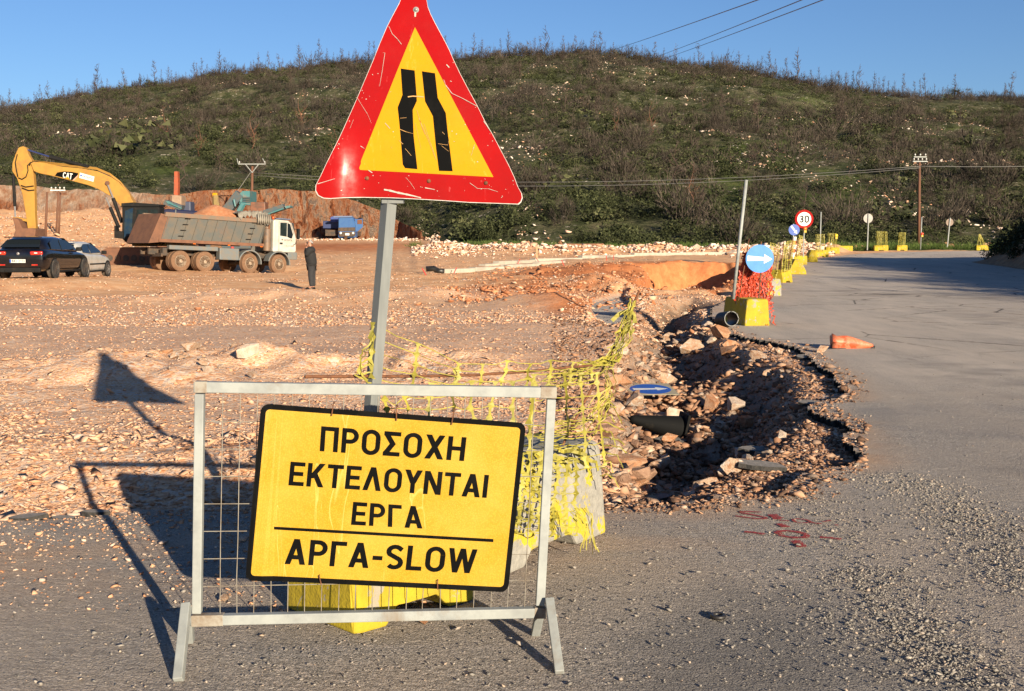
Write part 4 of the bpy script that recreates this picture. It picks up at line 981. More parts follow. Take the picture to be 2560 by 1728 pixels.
# the long part over the worn block
netgrid(bil((wp(1335,935,5.45), wp(1490,930,5.75), wp(1510,1165,5.72), wp(1320,1190,5.20))), 4, 8, .0036, .008)
netgrid(bil((wp(1325,1150,5.22), wp(1440,1150,5.42), wp(1440,1340,5.28), wp(1290,1330,5.02))), 5, 9, .0036, .010, skip=.1)
netgrid(bil((wp(1290,1120,5.2), wp(1350,1130,5.28), wp(1345,1330,5.1), wp(1270,1300,4.98))), 3, 10, .0034, .010)
# streamers bunched along the leaning bar
for k in range(16):
    s = rn.uniform(-14, 14); pts = [wp(1588 + rn.uniform(-14, 8), 755 + rn.uniform(-15, 30), 6.3), wp(1572 + s, 800, 6.25), wp(1560 + s * 1.3 + rn.uniform(-14, 14), 850, 6.15), wp(1525 + s * 1.5, 905, 6.0), wp(1470 + s * 3, 925 + rn.uniform(-20, 30), 5.8), wp(1400 + s * 4, 935 + rn.uniform(-15, 40), 5.6)]
    ribbon(nt_, dens(pts, 4, .010), .0028, {6, 12})
for k in range(9):
    x0 = 1520 + rn.uniform(-10, 14); pts = [wp(x0, 905 + k * 9, 6.0), wp(x0 + 8, 960 + k * 8, 5.95), wp(1470 + rn.uniform(-30, 20), 1040 + k * 8, 5.8), wp(1360 + rn.uniform(-20, 20), 1065 + k * 6, 5.5)]; ribbon(nt_, dens(pts, 5, .008), .0026)
# loose cut ends to the right of the block
for k in range(11):
    y = 1000 + k * 19; e = 22 + rn.uniform(0, 28); pts = [wp(1500, y, 5.75), wp(1500 + e * .5, y + rn.uniform(-6, 4), 5.72), wp(1500 + e, y + rn.uniform(0, 14), 5.70), wp(1500 + e * 1.35, y + rn.uniform(14, 40), 5.68)]; ribbon(nt_, dens(pts, 3, .002), .0032)
ribbon(nt_, dens([wp(1530,802,6.3), wp(1548,785,6.3), wp(1568,778,6.3), wp(1584,785,6.3), wp(1588,808,6.3)], 3), .011)
for k in range(7):
    pts = [wp(1420 + k * 8, 1270, 5.30), wp(1440 + k * 7, 1290 + rn.uniform(-10, 10), 5.28), wp(1462 + k * 3, 1330 + rn.uniform(-20, 20), 5.30), wp(1450 + k * 8, 1370 + rn.uniform(-20, 20), 5.30)]; ribbon(nt_, dens(pts, 3, .004), .0026)
# the folded heap on top of the block
for k in range(14):
    u = rn.random(); a = wp(1320 + 170 * u, 1135 + rn.uniform(-14, 18), 5.35 + .5 * u); ribbon(nt_, dens([a, a + Vector((rn.uniform(.02, .08), rn.uniform(-.02, .02), rn.uniform(-.03, .03))), a + Vector((rn.uniform(.06, .14), rn.uniform(-.03, .03), rn.uniform(-.08, .0)))], 3, .004), .008)
for k in range(5):
    pts = [wp(935 - k * 3, 815 + 14 * k, 4.74), wp(928, 850 + 20 * k, 4.72), wp(905 - k * 4, 880 + 15 * k, 4.70), wp(893 + k * 9, 930 + 7 * k, 4.70)]; ribbon(nt_, dens(pts, 4, .004), .0035, {3})
nto = nt_.build('safety_net', M['net_yellow']); tag(nto, 'torn tangled yellow plastic net hung from the post and bars over the worn block', 'net')
# ------------------------------------------------------------------ blocks, signs and nets along the road edge
def line_z(x, y): return float(base_z(np.array([x]), np.array([y]))[0][0]) + .02
def atpx(px, Y): return (px - 1280) / FPX * Y
GB = 'yellow concrete blocks along the left road edge'
blocks = [ # px centre, Y, rz, L, W, H, Wt, mat, label
 (1868, 21.0, R(101), 1.1, .50, .50, .42, 'y', 'bright yellow concrete block beside the tall leaning pole, with a black pipe lying against it'),
 (1922, 32.6, R(100), .9, .48, .50, .40, 'w', 'worn pale yellow concrete block just behind the orange net'),
 (1955, 43.6, R(48), .75, .62, .50, .42, 'y', 'yellow concrete block turned corner on, next past the worn pale one'),
 (1971, 53.5, R(95), 1.0, .66, .66, .46, 'y', 'yellow concrete block half hidden under the small blue arrow sign'),
 (1990, 52.0, R(84), 1.3, .80, .68, .30, 'y', 'tall tapered yellow block with a grey shaded end below the small arrow sign'),
 (1995, 65.0, R(8), .95, .50, .52, .40, 'y', 'yellow concrete block at the foot of the 30 sign'),
 (2028, 70.0, R(84), 1.0, .66, .74, .26, 'y', 'tapered yellow block standing end on with a pale concrete foot'),
 (2051, 81.0, R(4), 1.0, .5, .52, .43, 'y', 'yellow concrete block at the foot of the nearest bare post'),
 (2079, 91.5, R(2), 1.1, .5, .52, .43, 'y', 'yellow concrete block under a yellow net, before the bend'),
 (2110, 99.5, R(0), 1.3, .5, .50, .43, 'y', 'long low yellow block without a net at the start of the bend'),
 (2200, 102.5, R(0), 1.25, .5, .50, .43, 'y', 'yellow block with a wide yellow net on the far side of the bend'),
 (2252, 103.0, R(0), .95, .5, .50, .43, 'y', 'yellow block with a narrow yellow net left of the utility pole'),
 (2452, 104.5, R(0), 1.1, .5, .48, .42, 'y', 'lone yellow block at the far right with a torn pointed net')]
for i, (px, Y, rz, L, W, H, Wt, mt, lab) in enumerate(blocks):
    x = atpx(px, Y + .4 if i in (0, 1) else Y); block(x, Y + (.5 if i in (0, 1) else .2), line_z(x, Y) - .01, rz, L, M['block_yellow' if mt == 'y' else 'block_worn'], lab, GB, 10 + i, W, H, Wt)
def netpanel(q4, nu, nv, w, mat, label, group='small nets above the concrete blocks', layers=1, jit=.01, name='safety_net'):
    global nt_
    nt_ = MB(); 
    for _ in range(layers): netgrid(bil([Vector(q) + Vector((0, rn.uniform(-.12, .12) if layers > 1 else 0, 0)) for q in q4]), nu, nv, w, jit)
    o = nt_.build(name, mat); tag(o, label, 'net', group); return o
YN = M['net_yellow']
netpanel((P(1926,606,31.5), P(1950,612,31.9), P(1940,700,31.9), P(1917,704,31.5)), 6, 14, .0035, YN, 'narrow yellow net on bars above the worn pale yellow block', layers=1, jit=.02)
netpanel((P(1962,606,43), P(1988,600,43.6), P(1976,676,43.6), P(1953,678,43)), 7, 15, .0045, YN, 'yellow net on rusty bars above the block turned corner on', layers=2, jit=.02)
netpanel((P(1998,588,64.6), P(2008,590,64.8), P(2001,640,64.8), P(1990,640,64.6)), 4, 12, .007, YN, 'slim yellow net strip between a rusty bar and the 30 sign post', layers=1, jit=.02)
netpanel((P(2040,586,80.6), P(2061,586,80.8), P(2061,627,80.8), P(2038,627,80.6)), 6, 10, .007, YN, 'square yellow net around the nearest bare post', jit=.02)
netpanel((P(2071,583,91), P(2091,584,91), P(2092,620,91), P(2070,620,91)), 7, 10, .008, YN, 'square yellow net on the block before the bend', jit=.02)
netpanel((P(2191,578,102), P(2217,579,102), P(2218,613,102), P(2190,613,102)), 8, 10, .009, YN, 'wide yellow net panel on the far side of the bend', jit=.02)
netpanel((P(2248,582,102.6), P(2264,581,102.6), P(2262,613,102.6), P(2246,613,102.6)), 5, 10, .009, YN, 'narrow yellow net panel left of the utility pole', jit=.02)
netpanel((P(2448,585,104), P(2451,586,104), P(2464,612,104), P(2444,612,104)), 5, 9, .009, YN, 'torn pointed yellow net on the lone block at the far right', jit=.02)
# orange net in several thicknesses on bars behind the first block
on = M['net_orange']
nt_ = MB()
for k in range(5): netgrid(bil((P(1862+k,630,21.6+.06*k), P(1894,650,21.9+.05*k), P(1880+k,762,21.7+.05*k), P(1838+k,752,21.4+.06*k))), 12, 26, .004, .045)
for k in range(2): netgrid(bil((P(1888,640,21.9+.1*k), P(1928,655,22.1), P(1930,770,22.0), P(1884,765,21.8+.1*k))), 9, 18, .004, .05, skip=.3)
netgrid(bil((P(1884,765,21.5), P(1928,768,21.5), P(1936,818,21.0), P(1908,815,21.0))), 5, 8, .004, .06, skip=.4)
o = nt_.build('safety_net', on); tag(o, 'dense orange plastic net bunched on bars behind the blue arrow sign', 'net')
def stick(a, b, r, mat, label, cat, name, group=None, n=8):
    m_ = MB(); m_.tube([a, b], r, n); o = m_.build(name, mat, smooth=True); tag(o, label, cat, group); return o
stick(P(1873,597,21.5), P(1846,752,21.2), .009, M['rust'], 'rusty bar holding the left side of the orange net', 'steel bar', 'steel_bar')
stick(P(1960,604,43), P(1951,680,42.9), .014, M['rust'], 'rusty bar holding the left side of the net on the corner-on block', 'steel bar', 'steel_bar')
stick(P(1982,598,43.3), P(1968,678,43.3), .014, M['rust'], 'rusty bar holding the right side of the net on the corner-on block', 'steel bar', 'steel_bar')
stick(P(1997,596,64.6), P(1990,642,64.6), .018, M['rust'], 'rusty bar beside the slim yellow strip left of the 30 sign', 'steel bar', 'steel_bar')
stick(P(1866,450,20.9), P(1833,748,20.9), .030, M['galv'], 'tall leaning bare steel pole rising from the nearest bright yellow block', 'pole', 'pole', n=14)
GP = 'bare steel posts round the bend'
stick(P(2052.5,530,81.3), P(2050,627,81.3), .045, M['galv'], 'bare thin steel post inside the square net, right of the 30 sign', 'post', 'post', GP)
stick(P(2304.5,543,104), P(2301,624,104), .05, M['galv'], 'bare thin steel post just right of the brown utility pole', 'post', 'post', GP)
M['blue_sign'] = pm('blue_film', (.03,.20,.62), (.045,.24,.66), 6, .35); M['blue_sign2'] = pm('deep_blue_film', (.015,.07,.36), (.02,.08,.4), 6, .35)
M['white_film'] = pm('white_film', (.74,.74,.70), (.66,.65,.6), 6, .4); M['sign_back'] = pm('grey_sign_back', (.36,.34,.31), (.30,.27,.24), 4, .6); M['sign_back2'] = pm('brown_sign_back', (.22,.16,.12), (.28,.2,.15), 4, .7)
def disc(c, r, th, n=36, rx=0., rz=0.):
    m_ = MB(); m_.lathe([(r - .002, -th), (r, -th + .001), (r, 0)], n, Matrix.Translation(c) @ Matrix.Rotation(rz, 4, 'Z') @ Matrix.Rotation(R(90) + rx, 4, 'X')); return m_
def arrow(c, r, ang, off, wid=1.):
    """arrow outline in a disc of radius r, pointing along ang; tail tapers out like on the sign"""
    pts = [(-.88, .19 * wid), (.30, .12 * wid), (.30, .34 * wid), (.90, 0), (.30, -.34 * wid), (.30, -.12 * wid), (-.88, -.19 * wid)]
    ca, sa = math.cos(ang), math.sin(ang); return [Vector((c[0] + r * (x * ca - y * sa), c[1] - off, c[2] + r * (x * sa + y * ca))) for x, y in pts]
def arrow_sign(px, py, Y, r, ang, mat, label, post):
    c = P(px, py, Y); e = empty('arrow_sign', (c.x, Y, post[-1].z)); tag(e, label, 'sign')
    disc(c, r, .004).build('face', mat, e, world=True); m_ = MB(); ar = arrow(c, r, ang, .0055); m_.prism(ar, (0,0,0), (0, .0006, 0)); m_.build('arrow', M['white_film'], e, world=True)
    m_ = MB(); m_.tube(post, .012 if Y < 30 else .022, 7); m_.build('post', M['rust'] if Y < 30 else M['white_film'], e, world=True)
arrow_sign(1899.5, 647, 21.3, .262, R(-2), M['blue_sign'], 'large round blue sign with a white arrow pointing right, before the orange net', [P(1903,604,21.33), P(1901,690,21.33), P(1897,752,21.33)])
arrow_sign(1985.5, 575, 54, .262, R(-52), M['blue_sign2'], 'small round blue sign with a white arrow pointing down right, overlapping the 30 sign', [P(1984,560,54.04), P(1983,650,54.04)])
m_ = MB(); 
for i, k in enumerate(range(5)):
    m_.cur = i % 2; a = P(1987 - i * 1.2, 592 + i * 10, 53.8); b = P(1986 - i * 1.2, 602 + i * 10, 53.8); m_.tube([a, b], .09, 8)
o = m_.build('marker_post', mats=[M['white_film'], pm('orange_band', (.62,.12,.02))]); tag(o, 'white and orange banded marker post under the small blue arrow sign', 'marker post')
c = P(2010.5, 548, 62); e = tag(empty('speed_limit_sign', (c.x, 62.05, line_z(c.x, 62))), 'round white 30 speed limit sign with a red rim on a thin post', 'sign')
disc(c, .505, .006).build('rim', M['red_film'], e, world=True)
disc(c + Vector((0, -.0075, 0)), .375, .001).build('face', M['white_film'], e, world=True)
m_ = MB(); d = .0165; h_ = .19
text_mesh(m_, '30', c + Vector((-.255, 0, h_)), c + Vector((.255, 0, h_)), c + Vector((.255, 0, -h_)), c + Vector((-.255, 0, -h_)), (0,-1,0), d, .14); m_.build('numeral', M['black_paint'], e, world=True)
m_ = MB(); m_.tube([P(2011,556,62.05), P(2008,643,62.05)], .032, 8); m_.build('post', M['galv'], e, world=True)
for (px, py, r, Y, p1, mt, lab) in ((2171,546,.42,102.8,(2168,626),'sign_back','round sign seen from its pale grey back, left of the utility pole'),(2375,556,.34,104.5,(2368,619),'sign_back2','round sign seen from its brown back, far right beyond the bend')):
    c = P(px, py, Y); e = tag(empty('round_sign', (P(*p1, Y).x, Y, P(*p1, Y).z)), lab, 'sign'); disc(c + Vector((0, .06, 0)), r, .01).build('plate', M[mt], e, world=True)
    m_ = MB(); m_.tube([P(px + .5, py - 11, Y), P(*p1, Y)], .055, 8); m_.build('post', M['galv'], e, world=True)
def lamp(px, py, Y, r, mat, lab):
    c = P(px, py, Y); e = tag(empty('warning_lamp', c), lab, 'lamp'); m_ = MB(); m_.lathe([(0,-r*.5),(r*.8,-r*.45),(r,-.1*r),(r,.1*r),(r*.8,r*.45),(0,r*.5)], 14, Matrix.Translation(c) @ Matrix.Rotation(R(90), 4, 'X')); m_.build('lens', mat, e, True, world=True)
    m_ = MB(); m_.box(c + Vector((0, 0, -r * 1.5)), (r * 1.4, r * .9, r * 1.3), bev=r * .15); m_.build('battery_box', pm('lamp_box', (.5,.36,.03)), e, world=True)
lamp(2013, 572, 61.6, .10, pm('amber_lens', (.75,.16,.01), rough=.2), 'amber lamp just under the 30 sign'); lamp(2091, 589, 91, .13, pm('yellow_lens', (.72,.5,.03), rough=.2), 'yellow lamp on the net before the bend'); lamp(2305.5, 585, 103.9, .13, pm('red_lens', (.7,.06,.02), rough=.2), 'red lamp on the bare post right of the utility pole')
# black corrugated pipe by the first block
c = P(1829, 797, 20.1); m_ = MB(); prof = [(.150,0),(.165,0),(.168,.02)]
for k in range(14): prof += [(.168 if k % 2 else .152, .03 + k * .03), (.168 if k % 2 else .152, .052 + k * .03)]
prof += [(.15,.47),(.145,.47),(.147,.01)]; m_.lathe([(r * .82, z) for r, z in prof] + [(.123, 0)], 24, caps=False, M4=Matrix.Translation(c) @ Matrix.Rotation(R(12), 4, 'Z') @ Matrix.Rotation(R(-96), 4, 'X'))
for k in range(8):
    w = k * math.pi / 4; m_.box(c + Vector((.125 * math.cos(w), -.004, .125 * math.sin(w))), (.02, .02, .02))
M['black_plastic'] = pm('black_plastic', (.012,.012,.012), (.05,.04,.032), 5, .45, lo=.45, hi=.75)
o = m_.build('pipe', M['black_plastic'], auto=40); tag(o, 'short black corrugated drain pipe leaning on the first bright yellow block', 'pipe')
# fallen orange cone with a beige rock beside it
c0 = G(2078, 872); zc_ = .03
e = tag(empty('traffic_cone', (c0.x, c0.y, 0)), 'squashed faded orange traffic cone lying on its side at the asphalt edge', 'traffic cone')
m_ = MB(); prof = []; 
for k in range(9):
    t = k / 8; r_ = .17 * (1 - t) + .024 * t; prof.append((r_, .62 * t))
m_.lathe(prof + [(.018, .62)], 20); vs = []
for q in m_.v:
    x, y, z = q; f = 1 - .45 * math.exp(-((z - .06) / .12) ** 2) * (1 if y > 0 else .3); fold = .03 * math.sin(4 * math.atan2(y, x)) * math.exp(-z / .15); vs.append((z * .95 + .0, (x + fold) * 1.0, (y * f + fold * .5)))
m_.v = [(v[0], v[1], v[2] + .11 - .06 * (v[0] / .6)) for v in vs]; cone_o = m_.build('cone_body', pm('faded_orange_plastic', (.56,.15,.06), (.60,.26,.15), 5, .6, c3=(.62,.07,.015), sc3=5), e, True); cone_o.rotation_euler = (0, 0, R(-8))
m_ = MB(); m_.box((-.05, -.03, .012), (.36, .36, .02), bev=.006, rot=Matrix.Rotation(R(20), 3, 'Z')); m_.build('base_plate', M['black_plastic'], e)
m_ = MB(); m_.tube([(.56, -.08, .03), (.61, -.087, .028)], .024, 10); m_.build('tip', M['black_plastic'], e)
# black cone in the ditch
cb = GG(1705, 1090) + Vector((0, 0, .07)); e = tag(empty('traffic_cone', cb, 0), 'black rubber cone lying on its side among the rubble in the ditch', 'traffic cone')
rot = Matrix.Rotation(R(8), 3, 'Z') @ Matrix.Rotation(R(-78), 3, 'Y')
m_ = MB(); m_.lathe([(.13,0),(.125,.05),(.045,.52),(.03,.56)], 20, rot.to_4x4()); M['soot'] = pm('dull_black_rubber', (.006,.006,.006), (.03,.024,.018), 6, .8, spec=.15, lo=.55, hi=.8); m_.build('cone_body', M['soot'], e, True)
m_ = MB(); m_.box((0,0,0), (.33,.33,.03), bev=.03, rot=rot); m_.build('base_plate', M['soot'], e)
# discarded arrow sign lying in the ditch
cs = GG(1625, 1015) + Vector((0, 0, .20)); e = tag(empty('arrow_plate', cs, R(6), R(6), 0), 'square blue arrow sign plate lying flat on the ditch rubble', 'sign')
m_ = MB(); m_.box((0,0,0), (.58,.58,.005), bev=.0015); m_.build('plate', pm('dusty_beige_plate', (.42,.36,.22), (.30,.25,.17), 8, .6), e)
m_ = MB(); m_.lathe([(0,.0035),(.25,.0035),(.252,.0028)], 30); m_.build('blue_disc', M['blue_sign2'], e)
m_ = MB(); m_.prism([Vector((x * .24, y * .24, .0045)) for x, y in ((-.88,.19),(.3,.12),(.3,.34),(.9,0),(.3,-.34),(.3,-.12),(-.88,-.19))], (0,0,0), (0,0,.0004)); m_.build('arrow', M['white_film'], e)
# small rubber ring on the asphalt
c = G(1795, 1554); m_ = MB(); n = 24
m_.lathe([(.020,.0),(.030,.0),(.034,.008),(.030,.015),(.020,.015),(.017,.008),(.020,0)], 24, Matrix.Translation((c.x, c.y, .016))); o = m_.build('rubber_ring', M['black_plastic'], smooth=True); tag(o, 'small black rubber ring lying alone on the near asphalt', 'ring')
# sprayed red marks on the asphalt
gm = MB(); gr_ = random.Random(3); lay = [0]
def zg(x, y): return (1820 + x * 320 / 2324, 1260 + y * 140 / 1017)
def spray(pts, wpx, ends=True):
    """stroke painted on the ground; wpx half width across, in photo pixels of ground depth"""
    ps = [G(*zg(*q)) for q in pts]
    if len(ps) > 2:
        out = []
        for i in range(len(ps) - 1):
            p0 = ps[max(i - 1, 0)]; p1 = ps[i]; p2 = ps[i + 1]; p3 = ps[min(i + 2, len(ps) - 1)]
            for k in range(4):
                t = k / 4; out.append(.5 * ((2 * p1) + (p2 - p0) * t + (2 * p0 - 5 * p1 + 4 * p2 - p3) * t * t + (3 * p1 - p0 - 3 * p2 + p3) * t ** 3))
        ps = out + [ps[-1]]
    L = []; Rr = []
    for i, p in enumerate(ps):
        t = (ps[min(i + 1, len(ps) - 1)] - ps[max(i - 1, 0)]).normalized(); s_ = Vector((-t.y, t.x, 0)); L.append(p + s_ * wpx * .8 * gr_.uniform(.75, 1.15)); Rr.append(p - s_ * wpx * .8 * gr_.uniform(.75, 1.15))
    for i in range(len(ps) - 1):
        lay[0] += 1; q = []
        for v in (L[i], L[i + 1], Rr[i + 1], Rr[i]):
            zr = float(road_z(np.array([[v.x, v.y, 0]]))[0]); q.append((v.x, v.y, zr + .006))
        gm.add(q, [(0,1,2,3)])
for pts, w in (([(610,205),(400,195),(260,197),(240,212),(420,245),(640,290),(690,315),(560,322),(350,300),(130,270)],.014),
    ([(720,265),(820,275),(920,290),(1015,305)],.010),([(800,240),(850,280),(900,335)],.035),([(930,350),(1020,355),(1110,365)],.012),
    ([(1500,385),(1330,400),(1210,370),(1190,335),(1290,325),(1430,345),(1540,395),(1700,412)],.012),([(1700,375),(1780,370),(1860,350)],.010),([(1930,435),(2000,440)],.012),
    ([(920,410),(985,435),(1060,475)],.030),([(290,555),(450,570),(670,600)],.022),([(880,560),(1050,540),(1250,560),(1400,600),(1425,645),(1300,662),(1120,655),(980,625),(900,575),(880,560)],.022),
    ([(1665,655),(1850,668),(2055,690)],.022),([(1200,715),(1260,750),(1350,830)],.035)): spray(pts, w)
pmat, pnt, pb2 = newmat('sprayed_red_paint'); N = NT(pnt); v = N.coord('Object')
pb2.inputs['Base Color'].default_value = (.30,.022,.018,1); pb2.inputs['Roughness'].default_value = .8
N.l(N.ramp(N.noise(v, 90, 5, .7), [(.38, 0.), (.50, 1.)]), pb2.inputs['Alpha'])
o = gm.build('paint_marks', pmat); tag(o, kind='structure')

# ------------------------------------------------------------------ concrete kerbs and the trench edging
M['kerb'] = pm('new_kerb_concrete', (.46,.41,.33), (.36,.31,.25), 1.5, .85, bump=.2, bsc=20)
def kerb(pts, w, h, lab):
    m_ = MB(); ps = [Vector(p) for p in pts]
    for i in range(len(ps) - 1):
        a, b = ps[i], ps[i + 1]; t = (b - a); rz = math.atan2(t.y, t.x); m_.box((a + b) / 2 + Vector((0, 0, h / 2)), (t.length - .015, w, h), rot=Matrix.Rotation(rz, 3, 'Z'), bev=.015)
    o = m_.build('kerb', M['kerb']); tag(o, lab, 'kerb', 'new concrete kerbs'); return o
def kline(pxs, h): return [P(a, b, c) - Vector((0, 0, h)) for a, b, c in pxs]
def gline(L): 
    out = []
    for px, Y in L:
        x = atpx(px, Y); out.append(Vector((x, Y, gz(x, Y) - .02)))
    return out
kerb(gline([(1102,57.5),(1180,59.5),(1260,62),(1340,65.5),(1405,69)]), .45, .22, 'thick pale kerb beam, the nearer of the two, ending at a black pipe stub')
kerb(gline([(1240,67.5),(1330,72),(1450,76),(1580,80),(1710,84),(1840,88)]), .40, .22, 'long pale kerb running behind the excavation up to the tall pole')
kerb(gline([(1205,66),(1222,66.6),(1240,67.3)]), .5, .14, 'short dark kerb piece at the left end of the long kerb')
kerb([Vector((atpx(1610, 31), 31, -.25)), Vector((atpx(1700, 33), 33, -.25)), Vector((atpx(1758, 34.2), 34.2, -.25))], .3, .2, 'dusty kerb slab at the near lip of the excavation')
for i, (px, py, dx) in enumerate(((1068,684,8),(1132,680,-7),(1292,656,-7),(1351,653,10),(1412,661,6),(1517,648,1),(1534,646,0))):
    a = GG(px, py + 4); b = a + Vector((-dx * .028, 0, .30)); m_ = MB(); m_.tube([a - Vector((0,0,.1)), b], .022, 6); o = m_.build('stake', pm('red_paint', (.55,.03,.025)) if 'stakem' not in M else M['stakem']); M['stakem'] = o.data.materials[0]
    tag(o, 'thin red marker stake beside the pale kerbs', 'stake', 'red stakes along the kerbs')
m_ = MB(); a = P(1066, 680, 57); a.z = gz(a.x, a.y) + .22; m_.tube([a, a + Vector((.35, .1, .02)), a + Vector((.6, -.1, -.1)), a + Vector((.9, -.12, -.12))], .14, 12); o = m_.build('pipe', M['black_plastic'], smooth=True); tag(o, 'black bent pipe stub at the near end of the thick kerb', 'pipe')
m_ = MB(); a = GG(1342, 648); m_.box(a + Vector((0,0,.4)), (.14,.12,1.0), bev=.01); o = m_.build('wooden_stake', pm('stake_wood', (.42,.30,.17), (.3,.2,.1), 8, .8)); tag(o, 'upright wooden stake in front of the rubble bank', 'stake')
for i in range(10):
    px = 1722 + i * 7 + rn.uniform(-2, 2); a = P(px, 738, 60); m_ = MB(); m_.tube([a, P(px + rn.uniform(-2, 2), 738 - rn.uniform(14, 34), 60)], .02, 5); o = m_.build('reed', M['rust']); tag(o, 'thin upright stick standing against the excavation wall', 'stick', 'thin sticks in the excavation')
# fallen trunk on the bank
m_ = MB(); a = P(1408, 592, 101); a.z = gz(a.x, a.y) + .35
for k in range(26):
    w = rn.uniform(0, 6.28); m_.tube([a, a + Vector((-.2 + rn.uniform(-.3, .1), .8 * math.cos(w) * rn.random(), .8 * math.sin(w) * rn.random()))], [.12, .03], 5)
m_.tube([a, a + Vector((1.6, .2, .05)), a + Vector((3.6, .4, .2))], [.42, .34, .22], 9); o = m_.build('fallen_trunk', pm('orange_dead_wood', (.34,.14,.06), (.2,.1,.05), 3, .9, bump=.6, bsc=10, bd=.05)); tag(o, 'uprooted orange brown tree trunk lying behind the rubble bank', 'tree trunk')

# ------------------------------------------------------------------ individual rocks
GR = 'rocks in the rubble ditch'
spec = [(1837,1045,66,2,'large whitish rock, the biggest on the right side of the ditch'),(1866,1075,46,1,'pyramid-shaped rock just below the largest whitish one'),(1644,1196,74,0,'broad flat pale rock near the lower edge of the ditch'),
 (1675,1122,50,1,'pointed orange rock standing just below the black cone'),(1588,1036,62,0,'pale rounded rock left of the fallen arrow plate'),(1540,1052,56,0,'pale rock half hidden in rubble beside the yellow net'),(1528,1156,50,2,'smooth white rock beside the worn block'),
 (1837,1108,40,1,'orange rock right of the black cone'),(1774,992,34,3,'round brown rock in the shaded middle of the ditch'),(1561,968,46,1,'reddish rock under the leaning bar'),(1672,858,36,0,'tall pale rock on the near ditch crest'),(1694,862,30,2,'pale squarish rock high on the ditch slope'),
 (1778,862,30,2,'white rock alone on the slope below the block'),(1598,925,34,2,'white rock low on the left ditch slope'),(1700,842,24,0,'small pale rock at the top of the ditch'),(1711,790,18,2,'small white rock at the head of the ditch')]
for i, (px, py, w, kd, lab) in enumerate(spec):
    g_ = GG(px, py); s_ = w / (FPX / g_.y); rock(g_.x, g_.y, g_.z, s_ * 1.15, kd, i, lab, GR, sink=(-.25 if i < 8 else .1))
g_ = G(2060, 884); rock(g_.x, g_.y + .05, .0, .25, 0, 3, 'rounded beige rock resting against the squashed orange cone', None, sink=.1)
g_ = G(1946, 879); rock(g_.x, g_.y, -.03, .16, 0, 5, 'fist-sized pinkish rock on the broken asphalt lip', None, sink=.1)
g_ = G(565, 1510); rock(g_.x, g_.y, .012, .062, 0, 2, 'small pink stone behind the left end of the barrier', None, sink=.1)
g_ = G(1057, 1567); rock(g_.x, g_.y, .012, .05, 1, 4, 'small orange stone just below the barrier rail', None, sink=.1)
g_ = GG(622, 893); rock(g_.x, g_.y, g_.z, .36, 2, 7, 'largest pale rock on the low rubble ridge at left', 'rocks on the low ridge'); g_ = GG(520, 933); rock(g_.x, g_.y, g_.z, .17, 2, 1, 'pale rounded rock in front of the rubble ridge', 'rocks on the low ridge'); g_ = GG(432, 898); rock(g_.x, g_.y, g_.z, .24, 0, 6, 'flat tan rock near the shadow of the sign', 'rocks on the low ridge')
rr_ = random.Random(21); cnt = 0
while cnt < 145:
    px = rr_.uniform(1500, 2000); py = rr_.uniform(790, 1200); g_ = G(px, py)
    if not inpoly(np.array([g_.x]), np.array([g_.y]), DITCH)[0]: continue
    s_ = math.exp(rr_.gauss(math.log(.165), .42)) * (1 + .35 * (g_.y > 12)); rock(g_.x, g_.y, gz(g_.x, g_.y), s_, rr_.choice([0,0,1,1,2,3,3]), rr_.randrange(99), 'angular limestone rock lying loose in the rubble ditch', 'loose rocks in the ditch'); cnt += 1
cnt = 0
while cnt < 30:
    t = rr_.random(); px = 230 + 440 * t; Y = (13.6 + .15 * atpx(px, 13.5)) + rr_.gauss(0, .9); x = atpx(px, Y)
    s_ = math.exp(rr_.gauss(math.log(.12), .35)); rock(x, Y, gz(x, Y), s_, rr_.choice([0,0,1,2]), rr_.randrange(99), 'angular rock on the low rubble ridge at left', 'loose rocks on the low ridge'); cnt += 1
for i in range(72):
    px = rr_.uniform(1050, 2080); Y = rr_.gauss(93, 3.5); x = atpx(px, Y); rock(x, Y, gz(x, Y), math.exp(rr_.gauss(math.log(.62), .3)), rr_.choice([0,0,1,2,2]), rr_.randrange(99), 'boulder on the long stone bank at the foot of the hill', 'boulders on the stone bank')
for i, (px, py, s_) in enumerate(((2123,582,1.0),(2092,578,.9),(2150,592,.9),(2130,598,.6),(1320,596,1.3),(2376,606,1.1),(2395,609,.9),(2340,604,.9),(2490,617,1.2),(2470,615,.8))):
    Y = 108; x = atpx(px, Y); Y2 = 107 + i * .5; rock(x, Y2, gz(x, Y2) + .1, s_, 1, i, 'orange boulder on the grass just beyond the bend', 'orange boulders on the grass')
# broken asphalt slabs
def slab(px, py, L, W, rz, lab, tilt=.1):
    g_ = GG(px, py); m_ = MB(); r_ = random.Random(int(px)); n = 9; top = []
    for k in range(n):
        w = 2 * math.pi * k / n; top.append((L / 2 * math.cos(w) * r_.uniform(.75, 1.1), W / 2 * math.sin(w) * r_.uniform(.75, 1.1)))
    vs = [(x, y, .032) for x, y in top] + [(x * 1.03, y * 1.03, .0) for x, y in top]; m_.cur = 0; m_.add(vs[:n], [tuple(range(n))]); o0 = len(m_.v); m_.cur = 1
    m_.add(vs, [(k, (k + 1) % n, n + (k + 1) % n, n + k) for k in range(n)] + [tuple(range(2 * n - 1, n - 1, -1))])
    o = m_.build('asphalt_slab', mats=[M['asphalt_top'], M['asphalt_edge']]); o.location = g_ + Vector((0, 0, .02)); o.rotation_euler = (tilt, r_.uniform(-.1, .1), rz); tag(o, lab, 'asphalt slab', 'broken pieces of asphalt'); return o
M['asphalt_top'] = pm('grey_asphalt_top', (.24,.21,.185), (.13,.12,.11), 30, .9, bump=.6, bsc=80)
